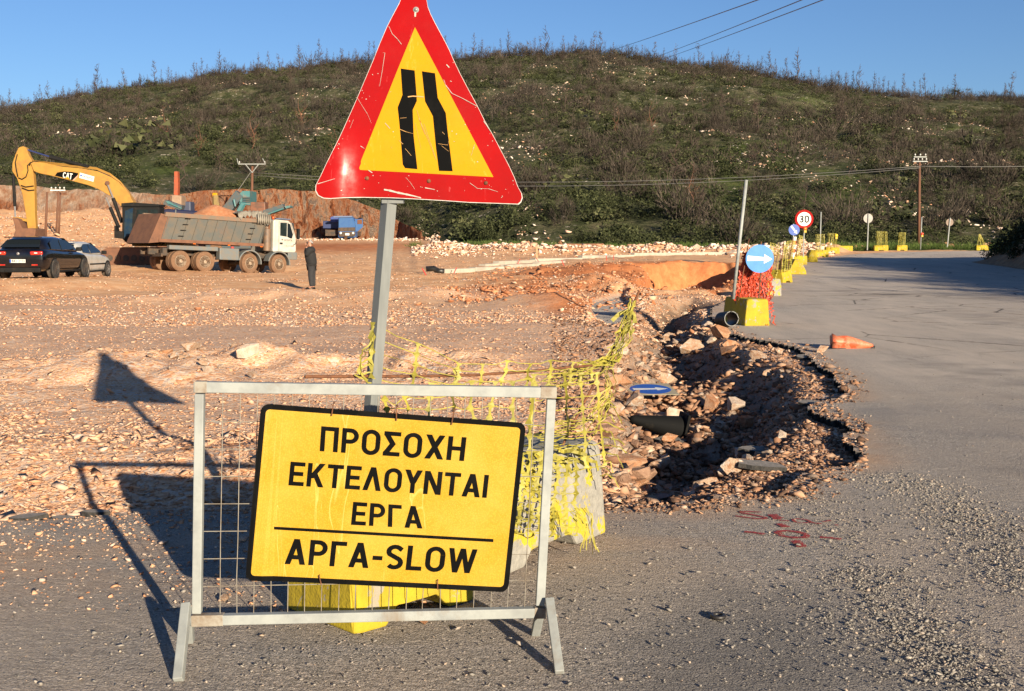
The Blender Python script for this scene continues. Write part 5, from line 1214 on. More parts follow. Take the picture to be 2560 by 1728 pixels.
for q in ((1900,1178,.42,.16,.1,'flat broken asphalt slab at the right tip of the gravel spill'),(1640,1262,.25,.14,.1,'dark broken asphalt lump on the lower edge of the ditch'),(1700,1108,.55,.3,.3,'tilted asphalt slab under the black cone'),(1890,1140,.35,.2,.5,'grey asphalt piece tilted among gravel near the spill tip'),
    (70,1312,.22,.09,.1,'long dark asphalt crust at the left frame edge'),(240,1300,.16,.07,.0,'small dark asphalt crust left of the barrier'),(160,1316,.15,.07,.3,'greyish asphalt crust lying between two darker ones'),(2020,1018,.25,.18,.5,'dark asphalt lump hanging off the road edge'),(2010,900,.3,.2,.8,'dark asphalt lump below the squashed cone')): slab(*q[:5], q[5])
# ------------------------------------------------------------------ vehicles
M['tyre_dust'] = pm('dusty_tyre', (.16,.085,.045), (.22,.12,.065), 5, .95, bump=.4, bsc=30, bd=.01)
M['tyre'] = pm('tyre_rubber', (.025,.024,.023), (.16,.12,.085), 4, .85, lo=.45, hi=.75)
M['rim_dust'] = pm('dusty_rim', (.36,.28,.20), (.24,.14,.08), 6, .7); M['rim_dark'] = pm('dark_alloy', (.06,.06,.065), (.14,.13,.12), 8, .3, .6); M['rim_light'] = pm('silver_rim', (.40,.40,.40), (.3,.28,.26), 8, .35, .5)
M['glass_dark'] = pm('dark_glass', (.012,.016,.02), rough=.08, spec=.45); M['glass_cab'] = pm('cab_glass', (.02,.03,.03), (.01,.014,.014), 2, .25, spec=.15)
M['chassis'] = pm('dark_chassis', (.05,.042,.034), (.12,.07,.04), 3, .85, bump=.3, bsc=12); M['black'] = pm('matt_black', (.010,.010,.010), (.035,.026,.02), 4, .75, lo=.5, hi=.8, spec=.2)
def wheel(parent, loc, r, w, tyre, rim, rz=0., spokes=0, dual=False):
    """axis along local y; outer face at +y*sign"""
    sgnw = 1 if loc[1] > 0 else -1
    m_ = MB(); X_ = Matrix.Rotation(R(90) * -sgnw, 4, 'X')
    rr = r * .60
    for off in ((0, -w * 1.12) if dual else (0,)):
        m_.lathe([(rr, off - w * .5), (r * .93, off - w * .5), (r, off - w * .38), (r * .985, off - .06 * w), (r * .985, off + .06 * w), (r, off + w * .38), (r * .93, off + w * .5), (rr * 1.08, off + w * .5), (rr, off + w * .42)], 30, X_)
    o = m_.build('wheel', tyre, parent, auto=35); o.location = loc; o.rotation_euler = (0, 0, rz)
    m_ = MB()
    if spokes:
        m_.lathe([(rr, w*.40), (rr, w * .46), (rr * .9, w * .46), (rr * .88, w * .2), (0, w * .18)], 30, X_)
        for k in range(spokes):
            a = 2 * math.pi * k / spokes; m_.box(X_.to_3x3() @ Vector((rr * .5 * math.cos(a), rr * .5 * math.sin(a), w * .38)), (rr * .85, rr * .17, w * .1), rot=X_.to_3x3() @ Matrix.Rotation(a, 3, 'Z'))
        m_.lathe([(rr * .22, w * .3), (rr * .2, w * .46), (0, w * .47)], 14, X_)
    else:
        m_.lathe([(rr, w * .42), (rr * .95, w * .47), (rr * .86, w * .36), (rr * .70, w * .18), (rr * .62, w * .20), (rr * .5, w * .34), (rr * .3, w * .40), (rr * .26, w * .52), (0, w * .54)], 24, X_)
        for k in range(8):
            a = 2 * math.pi * k / 8; m_.box(X_.to_3x3() @ Vector((rr * .62 * math.cos(a), rr * .62 * math.sin(a), w * .24)), (rr * .12, rr * .12, w * .1), rot=X_.to_3x3())
    m_.build('rim', rim, o, auto=40); return o
def loft(rings, closed_ends=True):
    m_ = MB(); n = len(rings[0]); vs = [q for r_ in rings for q in r_]
    fs = [(i * n + k, i * n + (k + 1) % n, (i + 1) * n + (k + 1) % n, (i + 1) * n + k) for i in range(len(rings) - 1) for k in range(n)]
    if closed_ends: fs += [tuple(range(n))[::-1], tuple((len(rings) - 1) * n + k for k in range(n))]
    m_.add(vs, fs); return m_
def car(loc, rz, paint, rimm, L, W, H, label, lights, extra, kind):
    e = tag(empty('car', loc, rz), label, 'car'); h = W / 2; s = L / 4.35
    # lower body: x, z bottom, z waist, z top edge, half width
    st = [(-2.17,.42,.66,.86,h-.16),(-2.12,.28,.62,.98,h-.07),(-1.9,.24,.60,1.02,h-.01),(-1.3,.20,.58,1.00,h),(-.5,.20,.56,.95,h),(.4,.20,.55,.93,h),(1.0,.20,.55,.92,h-.01),(1.5,.21,.53,.84,h-.02),(1.95,.24,.48,.72,h-.08),(2.14,.30,.46,.60,h-.25)]
    rings = []
    for x, zb, zw, zt, w in st:
        x *= s; zt *= H / 1.46
        half = [(w * .80, zb), (w * .97, zb + .07), (w, zw), (w * .985, zt - .10), (w * .90, zt - .015), (w * .5, zt + .015)]
        rings.append([Vector((x, y, z)) for y, z in half] + [Vector((x, -y, z)) for y, z in half[::-1]])
    b = loft(rings).build('body', paint, e, True); md = b.modifiers.new('sub', 'SUBSURF'); md.levels = 2; md.render_levels = 2
    # greenhouse
    zt = .93 * H / 1.46
    gs = [(-1.98,zt+.02,zt+.06,h-.14,h-.2),(-1.62,zt-.02,H-.13,h-.09,h-.30),(-1.35,zt-.03,H-.06,h-.08,h-.27),(-.4,zt-.05,H-.03,h-.07,h-.25),(.15,zt-.05,H-.09,h-.07,h-.27),(.85,zt-.06,zt+.16,h-.08,h-.16),(1.12,zt-.06,zt-.0,h-.12,h-.2)]
    rings = []
    for x, z0, z1, w0, w1 in gs:
        x *= s; half = [(w0, z0), (w0 * .985 + w1 * .015, z0 + (z1 - z0) * .15), (w1 * .96 + w0 * .04, z0 + (z1 - z0) * .88), (w1 * .82, z1), (w1 * .4, z1 + .01)]
        rings.append([Vector((x, y, z)) for y, z in half] + [Vector((x, -y, z)) for y, z in half[::-1]])
    gh = loft(rings).build('cabin', paint, e, True); md = gh.modifiers.new('sub', 'SUBSURF'); md.levels = 1; md.render_levels = 2
    # windows: side glass both sides, rear and front screen, lying just proud of the cabin
    for sy in (-1, 1):
        for nm, pts in (('side_window', [(-1.42,zt+.06),(-.62,zt+.03),(-.62,H-.13),(-1.05,H-.14),(-1.36,H-.24)]), ('side_window', [(-.54,zt+.03),(.72,zt+.05),(.62,zt+.12),(.06,H-.17),(-.54,H-.13)])):
            m_ = MB(); ps = []
            for x, z in pts:
                t = (z - zt) / (H - zt); y = (h - .068) * (1 - t) + (h - .255) * t; ps.append(Vector((x * s, sy * (y + .012), z)))
            m_.prism(ps, (0,0,0), (0, -.02 * sy, 0)); m_.build(nm, M['glass_dark'], e)
    m_ = MB(); m_.prism([Vector((-2.0*s, y, zt + .12)) for y in (-h+.24, h-.24)] + [Vector((-1.66*s, y, H - .16)) for y in (h-.34, -h+.34)], (-.03,0,.01), (.03,0,-.01)); m_.build('rear_window', M['glass_dark'], e)
    m_ = MB(); m_.prism([Vector((.95*s, y, zt + .06)) for y in (-h+.2, h-.2)] + [Vector((.24*s, y, H - .12)) for y in (h-.32, -h+.32)], (.02,0,.03), (-.02,0,-.02)); m_.build('windscreen', M['glass_dark'], e)
    m_ = MB(); m_.box((-1.72*s, 0, H - .07), (.22, W - .62, .035), bev=.012); m_.build('roof_spoiler', paint, e)
    wr = .325 if kind == 'hatch' else .29; wx_ = (-1.33 * s, 1.32 * s)
    for x in wx_:
        for sy in (-1, 1):
            m_ = MB(); m_.lathe([(wr + .055, -.02), (wr + .055, .004), (0, .006)], 26, Matrix.Translation((x, sy * (h - .012), wr + .01)) @ Matrix.Rotation(R(90) * -sy, 4, 'X')); m_.build('wheel_arch', M['black'], e)
            wheel(e, (x, sy * (h - .085), wr), wr, .215, M['tyre'], rimm, spokes=5)
    for sy in (-1, 1):
        m_ = MB(); m_.box((.62*s, sy * (h + .07), zt + .05), (.12, .2, .14), bev=.04); m_.build('mirror', M['black'], e, True)
        m_ = MB(); m_.box((-2.13*s, sy * (h - .30), .86 * H / 1.46), (.10, .40 if kind == 'hatch' else .16, .13), bev=.04, rot=Matrix.Rotation(R(-14) * sy, 3, 'Z')); m_.build('tail_light', lights, e, True)
        m_ = MB(); m_.box((-2.19*s, sy * (h - .30), .865 * H / 1.46), (.06, .10, .035), bev=.01, rot=Matrix.Rotation(R(-14) * sy, 3, 'Z')); m_.build('reversing_light', M['white_film'], e)
        m_ = MB(); m_.box((-2.165*s, sy * (h - .36), .47), (.05, .2, .045), bev=.01); m_.build('reflector', lights, e)
        m_ = MB(); m_.tube([(-2.05*s, sy * (h - .40), .27), (-2.22*s, sy * (h - .40), .27)], .045, 12, cap=True); m_.build('exhaust_pipe', M['black'], e)
        m_ = MB(); m_.box((0, sy * (h - .02), .24), (2.0*s, .05, .07), bev=.02); m_.build('sill', M['black'], e)
    m_ = MB(); m_.box((-2.13*s, 0, .30), (.12, W - .36, .16), bev=.04); m_.build('rear_diffuser', M['black'], e)
    return e
M['car_black'] = pm('black_car_paint', (.004,.004,.006), (.018,.014,.012), 2.5, .12, coat=.5, spec=.5, lo=.45, hi=.85); M['car_white'] = pm('silver_white_car_paint', (.50,.49,.46), (.42,.38,.33), 2.5, .3, coat=.4)
M['tail_red'] = pm('tail_light_red', (.42,.01,.012), (.5,.06,.02), 9, .12, spec=.8)
ca = car((-16.42, 40.1, .33), R(90), M['car_black'], M['rim_dark'], 4.35, 1.80, 1.46, 'black hatchback car parked at the left edge with its rear towards the camera', M['tail_red'], None, 'hatch')
pq = empty('x', (0,0,0)); bpy.data.objects.remove(pq)
m_ = MB(); m_.box((-2.222, .0, .60), (.012, .52, .115), bev=.003); npo = m_.build('number_plate', M['white_film'], ca)
m_ = MB(); m_.box((-2.230, .235, .60), (.006, .045, .105)); m_.build('blue_band', M['blue_sign2'], npo)
m_ = MB(); text_mesh(m_, 'BKI 2113', (-2.2295, .19, .64), (-2.2295, -.24, .64), (-2.2295, -.24, .562), (-2.2295, .19, .562), (-1,0,0), .0, .16); m_.build('lettering', M['black_paint'], npo)
m_ = MB(); m_.lathe([(.05,0),(.05,.012),(.03,.018),(0,.018)], 16, Matrix.Translation((-2.165, 0, .845)) @ Matrix.Rotation(R(-90), 4, 'Y')); m_.build('badge', M['rim_light'], ca, True)
m_ = MB(); m_.box((-1.80, 0, 1.395), (.03, .5, .025)); m_.build('brake_light', M['tail_red'], ca)
cw = car((-17.12, 44.85, .19), R(90), M['car_white'], M['rim_light'], 3.84, 1.64, 1.43, 'silver white small hatchback car parked just in front of the black one', M['tail_red'], None, 'small')
for sy in (-1, 1):
    m_ = MB(); m_.box((.05, sy * .825, .52), (1.7, .02, .05), bev=.006); m_.build('side_moulding', M['black'], cw)

# ------------------------------------------------------------------ the grey dump truck, local x forward
th = R(43.5); tl = empty('dump_truck', (-15.75, 61.4, -.06), th); tl.rotation_euler = (0, R(2.4), th)
tag(tl, 'grey dump truck with a white cab and a load of red earth, facing right', 'truck')
M['body_grey'] = pm('dusty_grey_paint', (.085,.09,.082), (.125,.10,.072), 2.2, .6, bump=.2, bsc=9, c3=(.20,.10,.05), sc3=.9, t3=(.58,.78)); M['body_brown'] = pm('mud_stained_steel', (.19,.085,.045), (.13,.06,.035), 3, .85, bump=.3, bsc=12)
M['cab_white'] = pm('cab_white_paint', (.52,.50,.44), (.44,.40,.33), 2.5, .38, coat=.3); M['grey_trim'] = pm('grey_trim', (.13,.15,.155), (.17,.145,.115), 4, .6); M['earth'] = pm('red_earth_load', (.42,.16,.065), (.52,.24,.12), 5, .95, bump=1, bsc=9, bd=.06)
AX = [-2.9, -1.52, 1.10, 2.90]; WR = .535
for i, x in enumerate(AX):
    for sy in (-1, 1):
        wheel(tl, (x, sy * (1.08 if i < 2 else 1.10), WR), WR, .31, M['tyre_dust'], M['rim_dust'], rz=R(9) if i > 1 else 0, dual=i < 2)
m_ = MB()
for sy in (-1, 1): m_.box((-.2, sy * .42, .98), (8.2, .12, .30))
m_.box((-.2, 0, .95), (7.8, .7, .12))
for x in AX: m_.tube([(x, -1.0, WR), (x, 1.0, WR)], .11, 8)
m_.build('chassis', M['chassis'], tl)
# tipping body: floor z 1.42, slanted ends
x0, x1, zf, zt_ = -4.35, 2.10, 1.56, 2.92
m_ = MB(); hw = 1.24
for sy in (-1, 1):
    m_.prism([Vector((x0 + .1, sy * hw, zf)), Vector((x1 - .32, sy * hw, zf)), Vector((x1, sy * hw, zt_ - .05)), Vector((x0 + .62, sy * hw, zt_ + .03))], (0,0,0), (0, -sy * .06, 0))
    for k in range(11):
        t = (k + .35) / 10.6; xa = x0 + .12 + (x1 - x0 - .5) * t; m_.prism([Vector((xa, sy * (hw + .05), zf + .02)), Vector((xa + .035, sy * (hw + .05), zf + .02)), Vector((xa + .035 + .42, sy * (hw + .05), zt_ - .06)), Vector((xa + .42, sy * (hw + .05), zt_ - .06))], (0,0,0), (0, -sy * .05, 0))
m_.box(((x0 + x1) / 2 - .1, 0, zf), (x1 - x0 - .3, 2 * hw - .05, .10))
m_.prism([Vector((x1 - .32, -hw, zf)), Vector((x1 - .32, hw, zf)), Vector((x1, hw, zt_)), Vector((x1, -hw, zt_))], (0,0,0), (-.07, 0, 0))
m_.build('tipping_body', M['body_grey'], tl)
m_ = MB()
for sy in (-1, 1): m_.prism([Vector((x0 + .50, sy * (hw + .08), zt_ - .16)), Vector((x1 - .1, sy * (hw + .08), zt_ - .20)), Vector((x1 - .05, sy * (hw + .08), zt_)), Vector((x0 + .56, sy * (hw + .08), zt_ + .06))], (0,0,0), (0, -sy * .14, 0))
m_.build('top_rail', pm('worn_rail', (.16,.125,.09), (.22,.12,.07), 3, .75), tl)
m_ = MB()
for sy in (-1, 1): m_.box(((x0 + x1) / 2, sy * (hw + .03), zf - .02), (x1 - x0 - .4, .09, .16))
m_.build('lower_rail', M['body_brown'], tl)
m_ = MB(); m_.prism([Vector((x0 - .34, -hw, zf - .18)), Vector((x0 - .34, hw, zf - .18)), Vector((x0 + .32, hw, zt_ - .02)), Vector((x0 + .32, -hw, zt_ - .02))], (0,0,0), (.07, 0, 0))
for sy in (-1, 1): m_.prism([Vector((x0 - .34, sy * hw, zf - .18)), Vector((x0 + .34, sy * hw, zf - .1)), Vector((x0 + .82, sy * hw, zt_ - .1)), Vector((x0 + .32, sy * hw, zt_ - .02))], (0, sy * .02, 0), (0, -sy * .05, 0))
m_.build('tailgate', M['body_brown'], tl)
for sx_ in (-2.75, 1.15):
    m_ = MB()
    for k in range(4): m_.tube([(sx_ - .12 * k, -hw - .09, zf + .25 + (3 - k) * .30 - .0), (sx_ + .30 - .12 * k, -hw - .09, zf + .25 + (3 - k) * .30)], .018, 6)
    m_.build('ladder', M['black'], tl)
# load and tarpaulin
m_ = MB(); nx, ny = 26, 12; vs = []
for i in range(nx + 1):
    for j in range(ny + 1):
        x = -3.5 + 5.2 * i / nx; y = -1.18 + 2.36 * j / ny; hh = .95 * math.exp(-((x + .35) / 1.2) ** 2 - (y / 1.0) ** 2) + .12 * math.exp(-((x + 2.6) / .9) ** 2) + .35 * math.exp(-((x - 1.0) / .6) ** 2 - (y / .9) ** 2)
        vs.append((x, y, zt_ - .28 + hh + .10 * float(fbm(x * 2.2, y * 2.2, 4, 7))))
m_.add(vs, [(i * (ny + 1) + j, (i + 1) * (ny + 1) + j, (i + 1) * (ny + 1) + j + 1, i * (ny + 1) + j + 1) for i in range(nx) for j in range(ny)]); m_.build('load', M['earth'], tl)
m_ = MB(); vs = []; nx, ny = 30, 30
for i in range(nx + 1):
    for j in range(ny + 1):
        x = .35 + 1.85 * i / nx; t = j / ny; y = -1.36 + 2.72 * t; z = zt_ + .40 - .14 * (abs(y) > 1.2) + .16 * float(fbm(x * 2.5, y * 4, 4, 4)) + .07 * math.sin(x * 26 + y) * (abs(y) > 1.1) - .25 * max(0, .9 - x); 
        if abs(y) > 1.22: z -= (abs(y) - 1.22) * 3.6 * (.3 + .7 * float(sst(1.2, 1.6, x)))
        vs.append((x, y * (1 + .02 * math.sin(x * 30)), z))
m_.add(vs, [(i * (ny + 1) + j, (i + 1) * (ny + 1) + j, (i + 1) * (ny + 1) + j + 1, i * (ny + 1) + j + 1) for i in range(nx) for j in range(ny)])
o = m_.build('tarpaulin', pm('grey_tarpaulin', (.19,.165,.13), (.28,.25,.20), 3, .8, bump=.5, bsc=6, bd=.05), tl, True)
for k in range(7):
    m_ = MB(); m_.tube([(1.42 + k * .12, -1.44, zt_ + .30), (1.44 + k * .12, -1.50, zt_ - .02), (1.43 + k * .12, -1.46, zt_ - .24)], [.03, .06, .04], 6); m_.build('tarpaulin_fold', M['tarp'] if 'tarp' in M else o.data.materials[0], tl, True)
# cab
cx0, cx1 = 2.55, 4.02
m_ = MB(); prof = [(cx0,1.20),(cx0,2.90),(cx0+.12,2.98),(cx1-.52,2.95),(cx1-.30,2.84),(cx1-.05,2.20),(cx1,1.95),(cx1+.02,1.30),(cx1-.08,1.18)]
m_.prism([Vector((x, -1.18, z)) for x, z in prof], (0,0,0), (0, 2.36, 0)); b = m_.build('cab', M['cab_white'], tl); md = b.modifiers.new('bevel', 'BEVEL'); md.width = .07; md.segments = 3
for sy in (-1, 1):
    m_ = MB(); m_.prism([Vector((x, sy * 1.19, z)) for x, z in ((2.98,2.10),(2.98,2.82),(3.40,2.82),(3.40,2.06))], (0,0,0), (0, -sy * .02, 0)); m_.build('side_window', M['glass_cab'], tl)
    m_ = MB(); m_.prism([Vector((x, sy * 1.19, z)) for x, z in ((3.44,2.05),(3.44,2.82),(3.60,2.76),(3.80,2.20),(3.74,1.98),(3.62,1.98))], (0,0,0), (0, -sy * .02, 0)); m_.build('side_window', M['glass_dark'], tl)
    m_ = MB(); m_.tube([(2.92, sy * 1.185, 1.22), (2.90, sy * 1.185, 2.86), (3.62, sy * 1.185, 2.86), (3.86, sy * 1.185, 2.2)], .012, 5); m_.build('door_seam', M['chassis'], tl)
    m_ = MB(); m_.box((3.05, sy * 1.20, 1.68), (.17, .03, .10), bev=.01); m_.build('door_handle', M['black'], tl)
    m_ = MB(); m_.box((4.02, sy * 1.36, 2.24), (.12, .22, .58), bev=.04); m_.tube([(3.85, sy * 1.2, 2.5), (4.0, sy * 1.34, 2.5)], .02, 5); m_.tube([(4.0, sy * 1.3, 2.0), (3.92, sy * 1.32, 1.7), (3.78, sy * 1.25, 1.62)], .015, 5); m_.build('mirror', M['black'], tl)
    m_ = MB(); m_.box((3.78, sy * 1.14, 1.02), (.55, .1, .42), bev=.03); m_.build('step_panel', M['grey_trim'], tl)
    m_ = MB()
    for k in range(13):
        w = R(-5 + k * 14.5); r1, r2 = WR + .10, WR + .17
        if k < 12:
            w2 = R(-5 + (k + 1) * 14.5); m_.prism([Vector((2.9 + r1 * math.cos(w), sy * 1.28, WR + .02 + r1 * math.sin(w))), Vector((2.9 + r2 * math.cos(w), sy * 1.28, WR + .02 + r2 * math.sin(w))), Vector((2.9 + r2 * math.cos(w2), sy * 1.28, WR + .02 + r2 * math.sin(w2))), Vector((2.9 + r1 * math.cos(w2), sy * 1.28, WR + .02 + r1 * math.sin(w2)))], (0,0,0), (0, -sy * .5, 0))
            m_.prism([Vector((1.1 + r1 * math.cos(w), sy * 1.28, WR + .02 + r1 * math.sin(w))), Vector((1.1 + r2 * math.cos(w), sy * 1.28, WR + .02 + r2 * math.sin(w))), Vector((1.1 + r2 * math.cos(w2), sy * 1.28, WR + .02 + r2 * math.sin(w2))), Vector((1.1 + r1 * math.cos(w2), sy * 1.28, WR + .02 + r1 * math.sin(w2)))], (0,0,0), (0, -sy * .45, 0))
    m_.build('mudguard', M['grey_trim'], tl)
m_ = MB(); m_.prism([Vector((cx1 - .26, y, 2.86)) for y in (-1.0, 1.0)] + [Vector((cx1 - .02, y, 2.16)) for y in (1.05, -1.05)], (.03,0,.01), (-.02,0,0)); m_.build('windscreen', M['glass_dark'], tl)
m_ = MB(); m_.box((cx1 - .05, 0, 1.02), (.30, 2.34, .42), bev=.05); m_.build('bumper', M['grey_trim'], tl)
m_ = MB(); m_.box((3.3, -.0, 3.03), (.9, 2.0, .06), bev=.02); m_.build('sun_visor', pm('blue_grey_visor', (.10,.13,.2)), tl)
m_ = MB(); m_.lathe([(.06,0),(.06,.12),(.03,.16),(0,.17)], 12, Matrix.Translation((2.70, -.9, 2.98))); m_.build('beacon', pm('orange_beacon', (.7,.10,.01), rough=.2), tl, True)
m_ = MB(); m_.lathe([(.22,1.25),(.22,2.42),(.16,2.46),(.16,2.62),(0,2.62)], 18, Matrix.Translation((2.30, -.95, 0))); m_.build('air_filter', pm('brown_canister', (.10,.075,.06), (.2,.12,.07), 3, .6), tl, auto=40)
m_ = MB(); m_.tube([(2.32,-1.12,1.5),(2.32,-1.12,3.0)], .05, 8); m_.build('exhaust_pipe', M['rust'], tl)
m_ = MB(); m_.box((-.62 + .5, -1.02, .98), (1.15, .42, .62), bev=.04); m_.build('fuel_tank', M['grey_trim'], tl)
m_ = MB(); m_.lathe([(.09,0),(.09,.08),(0,.09)], 12, Matrix.Translation((.10, -1.12, 1.30))); m_.build('fuel_cap', M['stakem'], tl)
m_ = MB(); m_.box((-2.15, -1.05, 1.22), (2.75, .3, .22), bev=.03); m_.build('side_skirt', M['grey_trim'], tl)
m_ = MB()
for sy in (-1, 1): m_.box((-3.75, sy * 1.0, .98), (.25, .34, .40), bev=.02)
m_.box((-3.9, 0, .82), (.1, 2.3, .18)); m_.build('rear_bumper', M['chassis'], tl)
for k, x in enumerate((-2.2, -.2, 1.75)):
    m_ = MB(); m_.box((x, -1.30, zf - .10), (.13, .03, .07)); m_.build('side_marker', M['amb'] if 'amb' in M else pm('amber_marker', (.85,.16,.01), rough=.3), tl)
m_ = MB(); text_mesh(m_, 'ΕΛΤΕΡΓΑ', (3.22,-1.185,1.92), (3.74,-1.185,1.92), (3.74,-1.185,1.82), (3.22,-1.185,1.82), (0,-1,0), .004, .2); m_.build('lettering', M['chassis'], tl)
m_ = MB(); m_.add([(3.06,-1.187,1.93),(3.17,-1.187,1.93),(3.115,-1.187,1.82)], [(0,1,2)]); m_.build('emblem', M['chassis'], tl)
m_ = MB(); text_mesh(m_, 'T-11-23', (3.22,-1.185,1.60), (3.60,-1.185,1.60), (3.60,-1.185,1.51), (3.22,-1.185,1.51), (0,-1,0), .004, .35); m_.build('numbering', M['grey_trim'], tl)
m_ = MB(); m_.box((3.75,-1.19,1.56), (.2,.02,.035)); m_.build('side_marker', M['rust'], tl)

# ------------------------------------------------------------------ the yellow excavator (its arm lies across the view)
YE = 64.0
ex = tag(empty('excavator', (atpx(345, 66), 65.2, .28)), 'large yellow tracked excavator with its long arm folded out to the left above the cars', 'excavator')
M['cat'] = pm('excavator_yellow', (.43,.225,.035), (.36,.18,.03), 2.5, .5, c3=(.27,.14,.045), sc3=1.5, t3=(.55,.75))
def z1(x, y): return (x * 480 / 1883, 340 + y * 400 / 1569)
def plate(pts, Y, thick, mirror=None):
    m_ = MB(); m_.prism([P(*q, Y) for q in pts], (0,0,0), (0, thick, 0)); return m_
def Z(L): return [z1(*q) for q in L]
boom = Z([(300,268),(330,252),(430,262),(600,300),(800,318),(950,345),(1080,400),(1160,450),(1230,530),(1270,590),(1308,650),(1290,680),(1215,700),(1190,700),(1140,640),(1080,590),(960,520),(860,482),(700,440),(500,390),(390,368),(330,345)])
m_ = plate(boom, YE - .28, .56); b = m_.build('boom', M['cat'], ex, world=True); md = b.modifiers.new('bevel', 'BEVEL'); md.width = .02
stick_p = Z([(180,115),(225,100),(255,115),(280,190),(310,235),(322,330),(335,480),(338,640),(342,790),(350,905),(322,930),(270,905),(250,760),(215,560),(165,415),(118,345),(120,270),(150,180)])
m_ = plate(stick_p, YE - .17, .34); b = m_.build('arm', M['cat'], ex, world=True); md = b.modifiers.new('bevel', 'BEVEL'); md.width = .02
m_ = MB(); m_.tube([P(*z1(232,125), YE), P(*z1(490,205), YE)], .045, 8); m_.build('piston_rod', pm('blue_grey_rod', (.06,.08,.22), rough=.3, metal=.5), ex, world=True)
m_ = MB(); m_.tube([P(*z1(490,205), YE), P(*z1(560,225), YE), P(*z1(870,305), YE)], [.14,.11,.09], 10); m_.build('arm_cylinder', M['black'], ex, world=True)
for k in range(3):
    m_ = MB(); pts = Z([(330,258-k*8),(600,290-k*9),(800,310-k*9),(950,330-k*8),(1080,385-k*8),(1180,455-k*4),(1260,560-k*3),(1290,620)]); m_.tube([P(*q, YE - .2 + k * .16) for q in pts], .022, 6); m_.build('hydraulic_line', M['cat'], ex, True, world=True)
for (a, b2, c3_) in (((1050,462),(1110,610),(1195,850)),((1040,605),(1080,700),(1165,900))):
    m_ = MB(); m_.tube([P(*z1(*a), YE - .34), P(*z1(*b2), YE - .34)], .05, 8); m_.build('piston_rod', pm('dull_rod', (.2,.18,.17), rough=.4), ex, world=True)
    m_ = MB(); m_.tube([P(*z1(*b2), YE - .34), P(*z1(*c3_), YE - .34)], .10, 10); m_.build('boom_cylinder', M['black'], ex, world=True)
m_ = MB(); m_.lathe([(.0,-.02),(.11,-.02),(.11,.2)], 14, Matrix.Translation(P(*z1(1050,462), YE - .38)) @ Matrix.Rotation(R(-90), 4, 'X')); m_.build('pin', M['body_brown'], ex, world=True)
m_ = MB(); m_.tube([P(*z1(130,380), YE - .05), P(*z1(140,560), YE - .05), P(*z1(146,690), YE - .05)], .085, 10); m_.build('bucket_cylinder', M['black'], ex, world=True)
m_ = MB(); m_.tube([P(*z1(146,690), YE - .05), P(*z1(150,800), YE - .05)], .045, 8); m_.build('piston_rod', M['rim_light'], ex, world=True)
m_ = plate(Z([(130,795),(180,795),(320,825),(330,848),(300,850),(190,825),(130,830)]), YE - .15, .3); m_.build('bucket_link', M['cat'], ex, world=True)
m_ = plate(Z([(120,800),(175,815),(200,870),(215,905),(300,905),(350,915),(340,975),(330,1010),(250,1060),(180,1060),(120,1010),(150,930),(140,870)]), YE - .7, 1.4); b = m_.build('bucket', M['body_brown'], ex, world=True); md = b.modifiers.new('bevel', 'BEVEL'); md.width = .03
for L in ([(180,410),(215,425),(255,400),(275,340),(270,290),(300,260)],[(170,180),(150,260),(160,330),(175,400)],[(205,485),(250,500),(330,490)],[(215,510),(280,535),(335,530)],[(290,290),(300,260),(345,250),(390,262)]):
    m_ = MB(); m_.tube([P(*q, YE - .24) for q in Z(L)], .028, 6); m_.build('hose', M['black'], ex, True, world=True)
cy_ = YE - .30
def onboom(zx, zy, off): q = P(100 + zx * 200 / 2324, 400 + zy * 100 / 1162, cy_); return q + Vector((0, -off, 0))
m_ = MB(); m_.add([onboom(x, y, .004) for x, y in ((435,460),(500,365),(700,335),(900,345),(1115,385),(1095,440),(935,595),(700,520))], [tuple(range(8))]); m_.build('badge_panel', M['black_paint'], ex, world=True)
m_ = MB(); m_.add([onboom(x, y, .005) for x, y in ((1110,430),(1100,475),(1000,590),(940,605))], [(0,1,2,3)]); m_.build('badge_stripe', pm('pink_stripe', (.65,.30,.24)), ex, world=True)
m_ = MB(); text_mesh(m_, 'CAT', onboom(680,350,0), onboom(955,400,0), onboom(925,575,0), onboom(660,510,0), (0,-1,0), .008, .02); m_.build('lettering', M['white_film'], ex, world=True)
m_ = MB(); m_.add([onboom(x, y, .012) for x, y in ((735,535),(800,480),(870,565))], [(0,1,2)]); m_.build('badge_triangle', M['yellow_film'], ex, world=True)
m_ = MB(); m_.add([onboom(x, y, .004) for x, y in ((1160,370),(1582,485),(1552,635),(1140,520))], [(0,1,2,3)]); m_.build('name_plate', M['white_film'], ex, world=True)
m_ = MB(); text_mesh(m_, 'ΕΛΤΕΡΓΑ', onboom(1245,445,0), onboom(1535,522,0), onboom(1522,575,0), onboom(1232,498,0), (0,-1,0), .008, .2); m_.build('lettering', M['black_paint'], ex, world=True)
m_ = MB(); m_.add([onboom(x, y, .008) for x, y in ((1160,425),(1232,440),(1190,505))], [(0,1,2)]); m_.build('emblem', M['blue_sign2'], ex, world=True)
